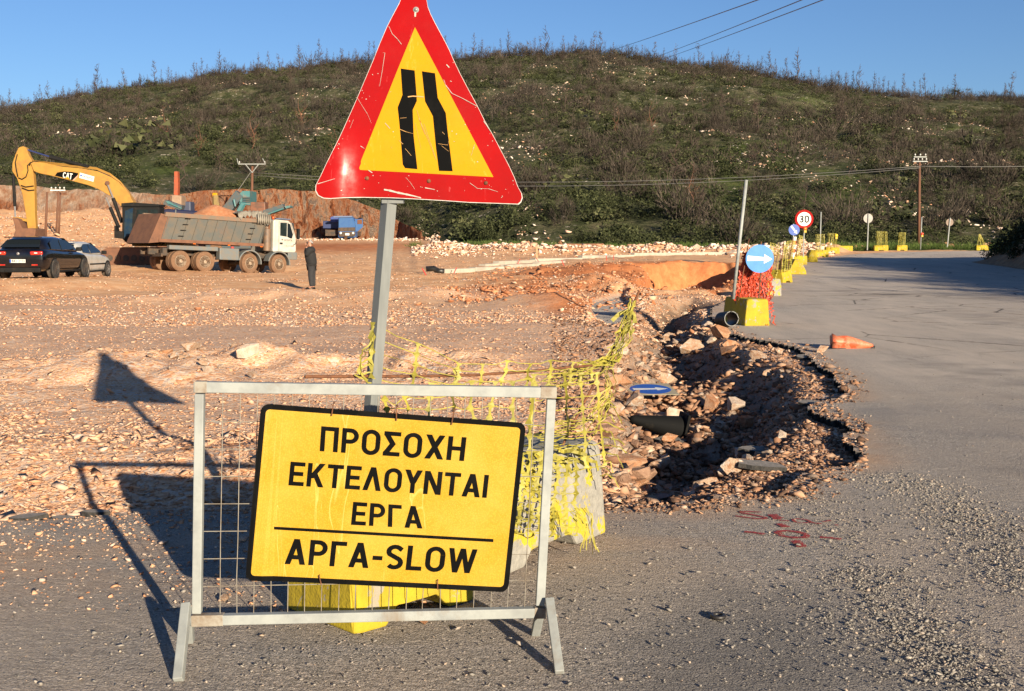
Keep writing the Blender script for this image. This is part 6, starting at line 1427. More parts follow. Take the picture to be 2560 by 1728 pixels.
# cab and house
m_ = plate(Z([(1195,690),(1560,690),(1570,1060),(1250,1060),(1195,1010)]), YE - .9, 1.0); b = m_.build('cab', M['black'], ex, world=True); md = b.modifiers.new('bevel', 'BEVEL'); md.width = .06
m_ = plate(Z([(1225,735),(1305,705),(1290,960),(1215,1000)]), YE - .93, .05); m_.build('cab_window', pm('blue_tinted_glass', (.012,.03,.06), (.03,.045,.05), 4, .25, spec=.15), ex, world=True)
m_ = plate(Z([(1340,720),(1450,725),(1450,820),(1340,880)]), YE - .93, .05); m_.build('cab_window', M['glass_cab'], ex, world=True)
m_ = plate(Z([(1475,722),(1545,726),(1545,790),(1475,790)]), YE - .93, .05); m_.build('cab_window', M['glass_cab'], ex, world=True)
m_ = plate(Z([(1190,660),(1300,652),(1560,670),(1560,692),(1190,690)]), YE - .95, 1.1); m_.build('roof_guard', M['black'], ex, world=True)
m_ = MB(); m_.box(P(410, 588, 65.3), (2.9, 2.6, 1.25), bev=.1); m_.build('engine_house', M['cat'], ex, world=True)
m_ = plate(Z([(1120,880),(1135,880),(1140,930),(1210,940),(1210,1010),(1120,1000)]), YE - 1.0, .5); m_.build('front_platform', M['black'], ex, world=True)
for yy in (63.0, 66.0):
    m_ = MB(); z0 = .28; xa, xb = atpx(255, 63) , atpx(420, 63); pts = []
    for k in range(9): w = R(90 + k * 22.5); pts.append(Vector((xa + .45 + .46 * math.cos(w), yy, z0 + .50 + .46 * math.sin(w))))
    for k in range(9): w = R(-90 + k * 22.5); pts.append(Vector((xb - .45 + .46 * math.cos(w), yy, z0 + .50 + .46 * math.sin(w))))
    m_.prism(pts, (0,0,0), (0, .6, 0))
    for k in range(26): t = k / 25; m_.box(Vector((xa + .3 + (xb - xa - .6) * t, yy + .3, z0 + .97)), (.10, .66, .05)); m_.box(Vector((xa + .3 + (xb - xa - .6) * t, yy + .3, z0 + .03)), (.10, .66, .05))
    m_.build('track', M['body_brown'], ex, world=True)
    m_ = MB()
    for k in range(7): m_.lathe([(.0,-.03),(.17,-.03),(.17,.05)], 12, Matrix.Translation((xa + .5 + (xb - xa - 1.0) * k / 6, yy, z0 + .4)) @ Matrix.Rotation(R(-90), 4, 'X'))
    m_.build('track_roller', M['chassis'], ex, world=True)

# ------------------------------------------------------------------ machines further back
m_ = MB()
def z2(x, y): return (260 + x * 560 / 2324, 400 + y * 360 / 1494)
def z5(x, y): return (400 + x * 360 / 2324, 400 + y * 220 / 1420)
M['teal'] = pm('teal_machine_paint', (.045,.17,.18), (.08,.17,.165), 2, .5, c3=(.2,.16,.12), sc3=1.2, t3=(.55,.7)); M['teal_dark'] = pm('dark_teal_steel', (.04,.08,.10), (.10,.08,.06), 2, .6)
YC_ = 96
cr = tag(empty('screening_machine', (P(*z5(1300,900), YC_).x, YC_, gz(P(*z5(1300,900), YC_).x, YC_))), 'teal screening machine with slanting conveyors behind the dump truck load', 'machine')
m_ = MB(); m_.prism([P(*z5(*q), YC_ - 1) for q in ((1330,500),(1450,500),(1450,700),(1285,700),(1290,540))], (0,0,0), (0,2.5,0)); m_.build('screen_box', M['teal'], cr, world=True)
for yy in (610, 640, 670):
    m_ = MB(); a, b = P(*z5(1335, yy), YC_ - 1.06), P(*z5(1450, yy), YC_ - 1.06); m_.tube([a, b], .06, 6); m_.build('rib', M['teal_dark'], cr, world=True)
m_ = MB(); a, b = P(*z5(1300,545), YC_ - .6), P(*z5(1060,850), YC_ - .6); bar('conveyor', a, b, .75, M['teal_dark'], cr, .9, Vector((0,-1,0)))
m_ = MB(); m_.tube([P(*z5(1285,700), YC_ - 1.2), P(*z5(1460,715), YC_ - 1.2)], .12, 6); m_.tube([P(*z5(1190,640), YC_ - 1.2), P(*z5(1215,750), YC_ - 1.2)], .08, 6); m_.tube([P(*z5(1345,700), YC_ - 1.2), P(*z5(1270,830), YC_ - 1.2)], .25, 6); m_.build('frame', M['teal'], cr, world=True)
bar('conveyor', P(*z5(1690,860), YC_ - 1), P(*z5(2010,755), YC_ - 1), .45, M['teal_dark'], cr, .9, Vector((0,-1,0)))
m_ = MB(); m_.prism([P(*z5(*q), YC_ - 1.5) for q in ((2005,745),(2095,735),(2105,765),(2030,785))], (0,0,0), (0,1.2,0)); m_.tube([P(*z5(1720,880), YC_ - 1.5), P(*z5(1990,785), YC_ - 1.5)], .07, 6); m_.build('conveyor_head', M['teal'], cr, world=True)
bar('conveyor', P(*z5(90,680), YC_ - 1), P(*z5(370,780), YC_ - 1), .4, M['teal_dark'], cr, .9, Vector((0,-1,0)))
m_ = MB(); m_.prism([P(*z5(*q), YC_ - 1.5) for q in ((85,665),(140,665),(215,710),(215,740),(130,710))], (0,0,0), (0,1.2,0)); m_.tube([P(*z5(150,700), YC_ - 1.5), P(*z5(350,785), YC_ - 1.5)], .07, 6); m_.build('conveyor_head', M['teal'], cr, world=True)
m_ = MB(); c = P(*z5(1450,900), YC_); m_.box(Vector((c.x, c.y, (c.z + 1) / 2 - .3)), (7, 2.2, c.z - 1.6), bev=.1); m_.build('chassis', M['teal_dark'], cr, world=True)
m_ = MB(); c = P(*z5(1600,770), YC_); m_.box(c, (1.3,1.3,.9), bev=.08); m_.build('engine_box', pm('rusty_orange_box', (.20,.075,.035), (.1,.05,.03), 4), cr, world=True)
# second dump body, dark blue, between truck and crusher
e = tag(empty('tipper_trailer', (P(*z5(330,850), 80).x, 80, .45)), 'dark navy tipper body standing behind the grey truck', 'truck')
m_ = MB(); m_.prism([P(*z5(*q), 79) for q in ((0,810),(120,790),(640,825),(700,830),(700,1050),(0,1050))], (0,0,0), (0,2.4,0)); b = m_.build('tipping_body', pm('navy_paint', (.012,.018,.06), (.02,.02,.045), 3, .45), e, world=True); md = b.modifiers.new('bevel', 'BEVEL'); md.width = .08
m_ = MB(); m_.tube([P(*z5(255,800), 78.97), P(*z5(240,1000), 78.97)], .04, 6); m_.build('body_rib', M['grey_trim'], e, world=True)
for k in range(3):
    wheel(e, (0,0,0), .5, .3, M['tyre_dust'], M['rim_dust']); w_ = e.children[-1]; w_.location = (-2.5 + k * 2.6, -1.1, .5)
m_ = MB(); m_.box(P(*z5(350,1130), 80.2), (6, 2, .5)); m_.build('chassis', M['chassis'], e, world=True)
# orange loader arm raised with a pale bucket, and a yellow mast
e = tag(empty('digger', (P(*z5(260,900), 104).x, 104.5, gz(P(*z5(260,900), 104).x, 104.5))), 'orange digger with its arm pointing straight up and a pale bucket', 'excavator')
m_ = MB(); m_.prism([P(*z5(*q), 103.6) for q in ((230,185),(282,185),(290,400),(285,570),(222,570),(226,400))], (0,0,0), (0,.6,0)); m_.build('arm', pm('orange_machine_paint', (.42,.075,.02), (.26,.07,.03), 5, .6), e, world=True)
m_ = MB(); m_.prism([P(*z5(*q), 103) for q in ((178,565),(338,572),(345,740),(180,690))], (0,0,0), (0,1.6,0)); b = m_.build('bucket', pm('pale_bucket_steel', (.34,.24,.16), (.26,.16,.1), 3, .6), e, world=True); md = b.modifiers.new('bevel', 'BEVEL'); md.width = .08
m_ = MB(); c = P(*z5(400,790), 105); m_.box(c, (1.5,1.4,1.3), bev=.15); m_.build('machine_house', pm('dull_blue_machine', (.04,.05,.09)), e, world=True)
m_ = MB(); c = P(*z5(330,900), 105); m_.box(Vector((c.x, c.y, 1.35)), (3.6,2.8,.9), bev=.2); m_.build('track', M['body_brown'], e, world=True)
e = tag(empty('drill_rig', (P(*z5(900,780), 110).x, 110, gz(P(*z5(900,780), 110).x, 110))), 'small yellow drill mast standing before the rock face', 'machine')
m_ = MB(); m_.tube([P(*z5(893,570), 110), P(*z5(905,700), 110), P(*z5(912,800), 110)], [.28,.34,.36], 8); m_.build('mast', pm('ochre_paint', (.26,.18,.05), (.18,.11,.05), 2, .6), e, world=True)
m_ = MB(); m_.box(P(*z5(890,565), 110), (.45,.4,.4), bev=.08); m_.build('mast_head', M['yellow_film'], e, world=True)
m_ = MB(); c = P(*z5(912,800), 110); m_.box(Vector((c.x, c.y, c.z / 2 + .5)), (2.2,2,c.z - 1), bev=.2); m_.build('base_frame', M['body_brown'], e, world=True)
# blue truck by the rock face
def zb(x, y): return (780 + x * 180 / 2324, 520 + y * 100 / 1291)
YB = 138.; bx = P(*zb(1100,1040), YB)
bl_z = gz(bx.x, YB)
e = tag(empty('tipper_truck', (bx.x, YB, bl_z)), 'blue tipper truck facing the camera with its door open before the rock face', 'truck')
M['truck_blue'] = pm('faded_blue_paint', (.03,.10,.27), (.04,.12,.28), 2, .45); M['truck_navy'] = pm('dark_navy_paint', (.02,.04,.13), (.03,.04,.1), 2, .5)  # tipping body gets a darker navy than the cab
def bp_(x, y, Y=YB): return P(*zb(x, y), Y)
def face(nm, pts, Y, th_, mat, bev=0):
    m_ = MB(); m_.prism([bp_(*q, Y) for q in pts], (0,0,0), (0, th_, 0)); b = m_.build(nm, mat, e, world=True)
    if bev: md = b.modifiers.new('bevel', 'BEVEL'); md.width = bev
    return b
face('cab', [(850,300),(1320,300),(1400,560),(1400,960),(840,960),(850,560)], YB, 2.0, M['truck_blue'], .08)
face('windscreen', [(885,330),(1310,330),(1365,555),(875,560)], YB - .04, .03, M['glass_dark'])
face('grille', [(850,635),(1395,625),(1395,745),(850,755)], YB - .05, .04, M['chassis'])
face('bumper', [(850,775),(1395,765),(1390,900),(1330,930),(880,930)], YB - .12, .3, M['chassis'], .05)
face('sun_visor', [(690,262),(1290,255),(1300,300),(700,310)], YB - .1, 1.2, pm('visor_blue', (.12,.16,.27)))
face('number_plate', [(1075,815),(1205,815),(1205,885),(1075,885)], YB - .15, .02, M['white_film'])
for x in (925, 1325):
    m_ = MB(); m_.lathe([(0,-.03),(.13,-.02),(.15,.02)], 14, Matrix.Translation(bp_(x, 812, YB - .14)) @ Matrix.Rotation(R(-90), 4, 'X')); m_.build('headlight', M['white_film'], e, True, world=True)
face('door', [(1385,365),(1635,350),(1640,620),(1470,760),(1400,765)], YB + .6, .06, M['truck_blue'])
face('door_window', [(1465,385),(1610,370),(1615,520),(1465,520)], YB + .56, .03, M['rust'])
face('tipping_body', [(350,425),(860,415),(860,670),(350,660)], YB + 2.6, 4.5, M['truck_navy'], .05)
face('tarpaulin', [(600,300),(690,270),(860,280),(850,440),(690,470),(590,440)], YB + 2.3, 1.6, pm('blue_tarp', (.04,.07,.24)))
m_ = MB(); m_.prism([bp_(*q, YB + 1.0) for q in ((430,700),(1380,750),(1380,900),(430,900))], (0,0,0), (0,5.5,0)); m_.build('chassis', M['chassis'], e, world=True)
for x, yy in ((-1.05,.9),(1.05,.9),(-1.5,4.5),(1.0,4.5),(-1.6,5.8),(1.0,5.8)):
    wheel(e, (0,0,0), .52, .34, M['tyre_dust'], M['rim_dust'], R(90)); w_ = e.children[-1]; w_.location = (x + .2, yy, .52); w_.rotation_euler = (0, 0, R(90))

# ------------------------------------------------------------------ utility poles and wires
M['pole_wood'] = pm('creosoted_pole', (.17,.07,.035), (.11,.05,.028), 3, .85, bump=.4, bsc=12, stretch=(1,1,.15), bd=.02); M['insul'] = pm('pale_insulator', (.62,.60,.56), rough=.3)
def upole(base, top, lab, arms, r=.15):
    e = tag(empty('utility_pole', base), lab, 'utility pole'); m_ = MB(); m_.tube([base - Vector((0,0,.3)), top], [r, r * .72], 10); m_.build('pole', M['pole_wood'], e, True, world=True)
    for (dz, w, ins, mt) in arms:
        m_ = MB(); m_.box(top + Vector((0, -.14, dz)), (w, .10, .10)); a_o = m_.build('crossarm', mt, e, world=True)
        for k in range(ins):
            c = top + Vector((-w / 2 + .12 + (w - .24) * k / max(1, ins - 1), -.14, dz + .05)); m_ = MB(); m_.lathe([(.03,0),(.03,.12),(.09,.14),(.07,.24),(.03,.28),(0,.28)], 8, Matrix.Translation(c)); m_.build('insulator', M['insul'], a_o, True, world=True)
    return e
def baseat(px, Y): x = atpx(px, Y); return Vector((x, Y, gz(x, Y)))
b1 = baseat(2293, 118); t1_ = P(2299, 404, 118); u1 = upole(b1, t1_, 'brown wooden utility pole standing beyond the road bend at right', [(0,1.5,4,M['galv']),(.45,1.3,3,M['galv'])], .17)
b2_ = baseat(630, 135); t2_ = P(631, 416, 135); u2 = upole(b2_, t2_, 'brown wooden utility pole with a forked crossarm rising behind the grey truck', [(.25,3.2,2,M['galv'])], .19)
m_ = MB()
for s_ in (-1, 1): m_.tube([t2_ + Vector((0, -.2, -.75)), t2_ + Vector((s_ * .75, -.2, .2))], .05, 6); m_.tube([t2_ + Vector((s_ * 1.6, -.2, .25)), t2_ + Vector((s_ * 1.5 - .25, -.2, .9))], .04, 6)
m_.build('fork_brace', M['galv'], u2, world=True)
upole(baseat(118, 112), P(118, 480, 112), 'short reddish pole behind the black car, left of the paired poles', [], .13)
upole(baseat(145, 114), P(146, 476, 114), 'paired wooden pole with a pale crossarm behind the black car', [(0,1.5,4,M['white_film'])], .11); upole(baseat(152, 115), P(151, 480, 115), 'slim right-hand partner of the paired poles behind the black car', [], .10)
def wire(a, b, sag, r, label, group):
    a, b = Vector(a), Vector(b); n = 28; m_ = MB(); m_.tube([a.lerp(b, k / n) - Vector((0, 0, 4 * sag * (k / n) * (1 - k / n))) for k in range(n + 1)], r, 5); o = m_.build('wire', M['wire_line'], smooth=True); tag(o, label, 'wire', group); return o
M['wire_line'] = pm('dull_conductor', (.20,.19,.18), rough=.6)
wire(t2_ + Vector((.2, -.2, -.75)), P(2299, 416, 118) + Vector((0,-.2,0)), 1.35, .022, 'upper of the two wires strung low across the hillside', 'wires along the valley'); wire(t2_ + Vector((.2, -.2, -1.05)), P(2299, 420, 118) + Vector((0,-.2,0)), 1.55, .022, 'lower of the two wires strung low across the hillside', 'wires along the valley')
wire(P(2299, 416, 118) + Vector((0,-.2,0)), P(3100, 385, 125), .5, .022, 'wire leaving the right-hand utility pole out of the frame', 'wires along the valley')
wire(t2_ + Vector((-.2,-.1,-.7)), baseat(545, 134) + Vector((0,0,2.2)), .0, .03, 'stay wire slanting down left from the forked pole', 'stay wires'); 
ph = Vector((32, 30, gz(32, 30))); pt2 = Vector((32, 30, 14.2)); upole(ph, pt2, 'utility pole on the bank outside the frame carrying the three high wires', [(0,2.6,3,M['galv'])], .16)
for i, (px, py, qx, qy) in enumerate(((1470,142,1878,0),(1590,158,1990,0),(1600,165,2042,0))):
    a = P(px, py, 330); d = ray(qx, qy); Yq = 60.; q = P(qx, qy, Yq); v_ = (q - a); b = a + v_ * 1.12
    wire(a, b, .3, .028, ['leftmost of the three high wires crossing the sky','middle one of the three high wires crossing the sky','rightmost of the three high wires crossing the sky'][i], 'three high wires')

# ------------------------------------------------------------------ the man on the phone
pe = tag(empty('person', (-7.05, 40, gz(-7.05, 40)), 0), 'grey haired man in a black jacket and dark trousers holding a phone to his face', 'person')
def skinned(name, pts, edges, mat, parent, root=0, sub=2):
    me = bpy.data.meshes.new(name); me.from_pydata([p[:3] for p in pts], edges, []); o = bpy.data.objects.new(name, me); COL.objects.link(o); o.parent = parent
    sk_ = o.modifiers.new('skin', 'SKIN'); sk_.use_smooth_shade = True
    for i, p in enumerate(pts): d = me.skin_vertices[0].data[i]; d.radius = (p[3], p[4] if len(p) > 4 else p[3]); d.use_root = (i == root)
    s_ = o.modifiers.new('sub', 'SUBSURF'); s_.levels = sub; s_.render_levels = sub; me.materials.append(mat); return o
M['skin'] = pm('skin', (.48,.24,.16), (.42,.2,.13), 9, .55); M['cloth_black'] = pm('black_jacket_cloth', (.010,.010,.011), (.018,.017,.017), 8, .9, bump=.3, bsc=20); M['cloth_dark'] = pm('dark_trouser_cloth', (.022,.022,.026), (.03,.029,.03), 8, .9)
# faces -x (profile to the left)
body = [(.02,0,.98,.15,.15),(.0,0,1.14,.165,.15),(-.02,0,1.30,.15,.16),(.0,0,1.42,.12,.15),(-.01,0,1.50,.06,.06),(-.035,0,1.56,.055,.055),(-.045,0,1.63,.085,.075),(-.04,0,1.69,.075,.07),
 (.0,.17,1.43,.07),(.03,.22,1.18,.052),(-.06,.20,.98,.042),(.0,-.17,1.43,.075),(-.10,-.20,1.20,.058),(-.15,-.10,1.38,.045),(-.12,-.07,1.50,.036),
 (.03,.09,.90,.10),(.03,.10,.50,.066),(.06,.10,.10,.045),(.02,-.09,.90,.10),(.0,-.10,.50,.066),(.03,-.10,.10,.045),(-.08,.11,.04,.04),(-.11,-.10,.04,.04)]
bo = skinned('body', body, [(0,1),(1,2),(2,3),(3,4),(4,5),(5,6),(6,7),(3,8),(8,9),(9,10),(3,11),(11,12),(12,13),(13,14),(0,15),(15,16),(16,17),(17,21),(0,18),(18,19),(19,20),(20,22)], M['skin'], pe)
jk = [(.04,0,.78,.19,.19),(.02,0,.98,.235,.21),(-.03,0,1.18,.245,.22),(-.015,0,1.34,.205,.23),(.01,0,1.45,.14,.17),(.0,0,1.50,.075,.08),(.02,.21,1.41,.10),(.04,.27,1.16,.082),(-.04,.25,.98,.066),(.0,-.21,1.41,.105),(-.10,-.26,1.20,.092),(-.145,-.15,1.34,.072),(-.14,-.11,1.44,.058)]
skinned('jacket', jk, [(0,1),(1,2),(2,3),(3,4),(4,5),(4,6),(6,7),(7,8),(4,9),(9,10),(10,11),(11,12)], M['cloth_black'], bo)
tr_ = [(.03,0,.90,.17,.17),(.03,.09,.80,.14),(.035,.10,.50,.105),(.06,.10,.09,.082),(.03,-.09,.80,.14),(.0,-.10,.50,.105),(.03,-.10,.09,.082)]
skinned('trousers', tr_, [(0,1),(1,2),(2,3),(0,4),(4,5),(5,6)], M['cloth_dark'], bo)
for y in (.105, -.10):
    m_ = MB(); dx = .0 if y > 0 else -.03; m_.box((-.01 + dx, y, .045), (.29, .10, .08), bev=.035, taper=(.8,.8)); m_.build('shoe', M['black'], bo, True)
hp = [(.0,0,1.60,.085,.075),(.02,0,1.68,.085,.08),(-.04,0,1.735,.065,.065),(.03,0,1.63,.07,.07)]
skinned('hair', hp, [(0,1),(1,2),(1,3)], pm('grey_hair', (.34,.31,.29), (.26,.24,.23), 30, .8, bump=.5, bsc=60), bo, 1)
m_ = MB(); m_.hull([(-.125,-.012,1.63),(-.125,.012,1.63),(-.155,0,1.595),(-.12,0,1.59)]); m_.build('nose', M['skin'], bo, True)
m_ = MB(); m_.box((-.135, 0, 1.645), (.03, .13, .03), bev=.008); m_.tube([(-.13,-.065,1.645),(-.02,-.08,1.645)], .006, 5); m_.build('sunglasses', M['black_plastic'], bo)
for k in range(4):
    a = Vector((-.125 - .005 * k, -.085, 1.525 + .018 * k)); m_ = MB(); m_.tube([a, a + Vector((-.025, -.012, .03)), a + Vector((-.02, .02, .05)), a + Vector((-.002, .035, .052))], [.0095,.009,.0085,.007], 6); m_.build('finger', M['skin'], bo, True)
m_ = MB(); m_.tube([(-.10,-.08,1.52),(-.085,-.07,1.56),(-.09,-.06,1.59)], [.011,.010,.008], 6); m_.build('thumb', M['skin'], bo, True)
m_ = MB(); m_.box((-.11, -.085, 1.585), (.012, .07, .14), bev=.004, rot=Matrix.Rotation(R(20), 3, 'Y')); o = m_.build('phone', M['black_plastic']); o.location = pe.location; tag(o, 'small black phone held to the face of the man in black', 'phone')
# ------------------------------------------------------------------ vegetation on the hill
def mat_leaf(name, stops, rough=.8):
    m, nt, b = newmat(name); N = NT(nt); t = N.attr('tint'); oi = N.n('ObjectInfo').outputs['Random']
    c = N.ramp(t, stops); c = N.mix(N.math('MULTIPLY', oi, .45), c, tuple(q * .45 for q in stops[len(stops) // 2][1]))
    N.l(c, b.inputs['Base Color']); b.inputs['Roughness'].default_value = rough; b.inputs['Specular IOR Level'].default_value = .15; return m
M['leaf_green'] = mat_leaf('scrub_foliage', [(0, (.012,.016,.006)), (.4, (.032,.038,.015)), (.75, (.058,.066,.026)), (1, (.12,.12,.055))])
M['twig_brown'] = mat_leaf('bare_twigs', [(0, (.022,.018,.014)), (.5, (.052,.041,.032)), (1, (.11,.085,.065))])
M['burnt'] = mat_leaf('burnt_wood', [(0, (.035,.026,.022)), (.5, (.075,.052,.042)), (1, (.13,.09,.07))])
M['orange_bark'] = pm('scorched_orange_bark', (.17,.07,.035), (.08,.05,.035), 3, .9)
def leafcloud(n, size, leaf, rnd, lobes=5, twig=False):
    """cluster of small triangles (or thin upright slivers) spread through a lumpy volume"""
    g_ = np.random.default_rng(rnd); lc = g_.normal(0, 1, (lobes, 3)) * np.array([.42, .42, .22]) + np.array([0, 0, .45]); lr = g_.uniform(.28, .52, lobes)
    k = g_.integers(0, lobes, n); d = g_.normal(0, 1, (n, 3)); d /= np.linalg.norm(d, axis=1)[:, None]; r = g_.uniform(.35, 1, n) ** .5
    c = lc[k] + d * (lr[k] * r)[:, None]; c[:, 2] = np.abs(c[:, 2]) * .95
    if twig:
        up = c - np.array([0, 0, -.25]); up /= np.linalg.norm(up, axis=1)[:, None]; up += g_.normal(0, .28, (n, 3)); ln = leaf * g_.uniform(1.2, 3, n)[:, None]; s_ = np.cross(up, g_.normal(0, 1, (n, 3))); s_ /= np.linalg.norm(s_, axis=1)[:, None]
        V_ = np.stack([c - s_ * leaf * .11, c + s_ * leaf * .11, c + up * ln], 1)
    else:
        a = g_.normal(0, 1, (n, 3)); a /= np.linalg.norm(a, axis=1)[:, None]; b_ = np.cross(a, g_.normal(0, 1, (n, 3))); b_ /= np.linalg.norm(b_, axis=1)[:, None]
        s_ = leaf * g_.uniform(.6, 1.3, n)[:, None]; V_ = np.stack([c + a * s_, c - a * s_ * .5 + b_ * s_ * .8, c - a * s_ * .5 - b_ * s_ * .8], 1)
    V_ = V_ * size; t = np.repeat(np.clip(g_.normal(.5, .22, n) + .25 * (c[:, 2] - .5), 0, 1), 3); return V_.reshape(-1, 3), np.arange(3 * n).reshape(-1, 3), t
def tree_mesh(name, rnd, h, nb, mat, spread=.28, r0=.11, bare=True):
    r_ = random.Random(rnd); m_ = MB(); lean = Vector((r_.uniform(-.06, .06), r_.uniform(-.06, .06), 1)); tp_ = [lean * (h * k / 5) + Vector((r_.gauss(0, .05), r_.gauss(0, .05), 0)) for k in range(6)]
    m_.tube(tp_, [r0 * (1 - .17 * k) for k in range(6)], 4)
    for k in range(nb):
        t = r_.uniform(.18, .97); p = lean * (h * t); w = r_.uniform(0, 6.28); L = h * spread * (1.15 - t) * r_.uniform(.5, 1.3); d = Vector((math.cos(w), math.sin(w), r_.uniform(.25, 1.1))).normalized()
        q = p + d * L * .6; e_ = q + (d + Vector((0, 0, .5))).normalized() * L * .5; m_.tube([p, q, e_], [r0 * .38, r0 * .28, r0 * .12], 3, cap=False)
        for z_ in range(2): f_ = q + Vector((r_.gauss(0, 1), r_.gauss(0, 1), r_.uniform(0, 1.2))).normalized() * L * .45; m_.tube([q, f_], [r0 * .22, r0 * .08], 3, cap=False)
    me = bpy.data.meshes.new(name); me.from_pydata(m_.v, [], m_.f); me.materials.append(mat); at = me.attributes.new('tint', 'FLOAT', 'POINT'); at.data.foreach_set('value', [r_.random() for _ in m_.v]); return me
def shrub_proto(name, twig, rnd, n=900):
    V_, T_, t = leafcloud(n, 1.0, .05 if not twig else .10, rnd, 7, twig); o = npmesh(name, V_, T_, M['twig_brown'] if twig else M['leaf_green'], {'tint': t}); me = o.data; bpy.data.objects.remove(o); return me
SG = [shrub_proto('shrub_crown', False, 400 + i) for i in range(5)]; SB = [shrub_proto('shrub_crown', True, 420 + i, 700) for i in range(5)]
rv = random.Random(77)
def place(me, name, x, y, s, lab, cat, grp, zs=1., sink=.1):
    o = bpy.data.objects.new(name, me); COL.objects.link(o); o.location = (x, y, gz(x, y) - sink * s); o.scale = (s, s, s * zs); o.rotation_euler = (0, 0, rv.uniform(0, 6.28)); tag(o, lab, cat, grp); return o
def hillpoint(t0, t1, pxa=-40, pxb=2600, pw=1.0):
    px = rv.uniform(pxa, pxb); t = t0 + (t1 - t0) * rv.random() ** pw; y0 = float(hill_y0(px)); Y = y0 + 2 + (YC - y0 - 2) * t; return atpx(px, Y), Y, px
# ridge line of burnt pines
TM = [tree_mesh('burnt_pine', 500 + i, 1.0, 30, M['burnt'], .26, .017) for i in range(7)]
for i in range(285):
    px = -30 + 2620 * (i + rv.random()) / 285; Y = YC - 10 * rv.random() ** 2; x = atpx(px, Y); hgt = math.exp(rv.gauss(math.log(4.4), .42)) * (.75 if 1900 < px < 2560 and px > 2380 else 1)
    if px > 2400 and rv.random() < .7: continue
    place(TM[i % 7], 'burnt_pine', x, Y, hgt, 'bare burnt pine standing on the ridge line against the sky', 'tree', 'burnt pines along the ridge', sink=.04)
ax_ = atpx(2377, YC - 3); um = place(tree_mesh('umbrella_pine', 901, 1.0, 30, M['burnt'], .5, .02), 'umbrella_pine', ax_, YC - 3, 3.6, 'flat topped dark pine alone on the ridge near the right edge', 'tree', None)
cm = MB(); V_, T_, t = leafcloud(500, 1, .06, 333, 8); V_[:, 2] = V_[:, 2] * .35 + .78; V_[:, :2] *= .9; o = npmesh('crown', V_, T_, M['leaf_green'], {'tint': t}); o.parent = um
# bare trees on the slope
TO = [tree_mesh('bare_tree', 520 + i, 1.0, 24, M['burnt'], .38, .018) for i in range(5)]; TO2 = tree_mesh('bare_tree', 540, 1.0, 14, M['orange_bark'], .34, .016)
for i in range(85):
    x, Y, px = hillpoint(.02, .95, pw=1.1); place(TO[i % 5], 'bare_tree', x, Y, rv.uniform(3.2, 6.5), 'bare grey brown tree among the scrub on the slope', 'tree', 'bare trees on the slope', sink=.04)
for i, (px, t) in enumerate(((505,.15),(840,.12),(905,.20),(1540,.30),(1625,.33),(760,.28),(1730,.10),(640,.18),(420,.35))):
    y0 = float(hill_y0(px)); Y = y0 + 2 + (YC - y0) * t; place(TO2, 'bare_tree', atpx(px, Y), Y, 5.5 + (i % 3), 'scorched tree with an orange trunk on the hillside', 'tree', 'orange trunked trees on the slope', sink=.04)
for i in range(150):
    x, Y, px = hillpoint(.0, .9, pw=1.5); place(SG[i % 5], 'shrub', x, Y, rv.uniform(1.6, 3.4), 'dense dark green shrub on the hillside', 'shrub', 'green shrubs on the hillside', rv.uniform(.7, 1.1))
for i in range(150):
    x, Y, px = hillpoint(.0, .97, pw=1.1, pxa=(900 if i % 2 else -40)); place(SB[i % 5], 'shrub', x, Y, rv.uniform(1.8, 4.2), 'leafless brown shrub on the hillside', 'shrub', 'bare shrubs on the hillside', rv.uniform(.8, 1.3))
def scatter_cloud(name, protos, X, Y, Z, Sz, mat, zs=1.):
    Vs = []; Ts = []; Tt = []; o_ = 0; k = RNG.integers(0, len(protos), len(X)); yaw = RNG.uniform(0, 6.28, len(X)); tb = RNG.normal(0, .16, len(X))
    for p, (pv, pt, tt) in enumerate(protos):
        s = np.nonzero(k == p)[0]
        if not len(s): continue
        c, sn = np.cos(yaw[s])[:, None], np.sin(yaw[s])[:, None]; sc = Sz[s][:, None]
        vv = np.stack([(pv[None, :, 0] * c - pv[None, :, 1] * sn) * sc + X[s][:, None], (pv[None, :, 0] * sn + pv[None, :, 1] * c) * sc + Y[s][:, None], pv[None, :, 2] * sc * zs + Z[s][:, None] - .1 * sc], -1)
        Vs.append(vv.reshape(-1, 3)); Ts.append((pt[None] + (np.arange(len(s)) * len(pv))[:, None, None] + o_).reshape(-1, 3)); Tt.append(np.clip(np.repeat(tt[None], len(s), 0) + tb[s][:, None], 0, 1).ravel()); o_ += len(s) * len(pv)
    o = npmesh(name, np.concatenate(Vs), np.concatenate(Ts), mat, {'tint': np.concatenate(Tt)}); tag(o, kind='stuff'); return o
def hill_scatter(n, pw=1.0):
    px = RNG.uniform(-60, 2620, n); t = RNG.uniform(0, 1, n) ** pw; y0 = hill_y0(px); Y = y0 + 1.5 + (YC - y0 - 1.5) * t; X = (px - 1280) / FPX * Y; return X, Y, px, t
pg = [leafcloud(120, 1, .10, 600 + i, 4) for i in range(6)]; pb3 = [leafcloud(110, 1, .17, 640 + i, 4, True) for i in range(6)]
X, Y, px, t = hill_scatter(14000, .95); Z_ = ground_z(X, Y); nz_ = fbm(X / 22, Y / 30, 4, 700); py_ = 606 - FPX * (Z_ - CAMH) / Y; gr__ = a_green(np.stack([X, Y, Z_], 1)); open_ = np.clip(gr__ * 1.1 - .15, 0, .85)
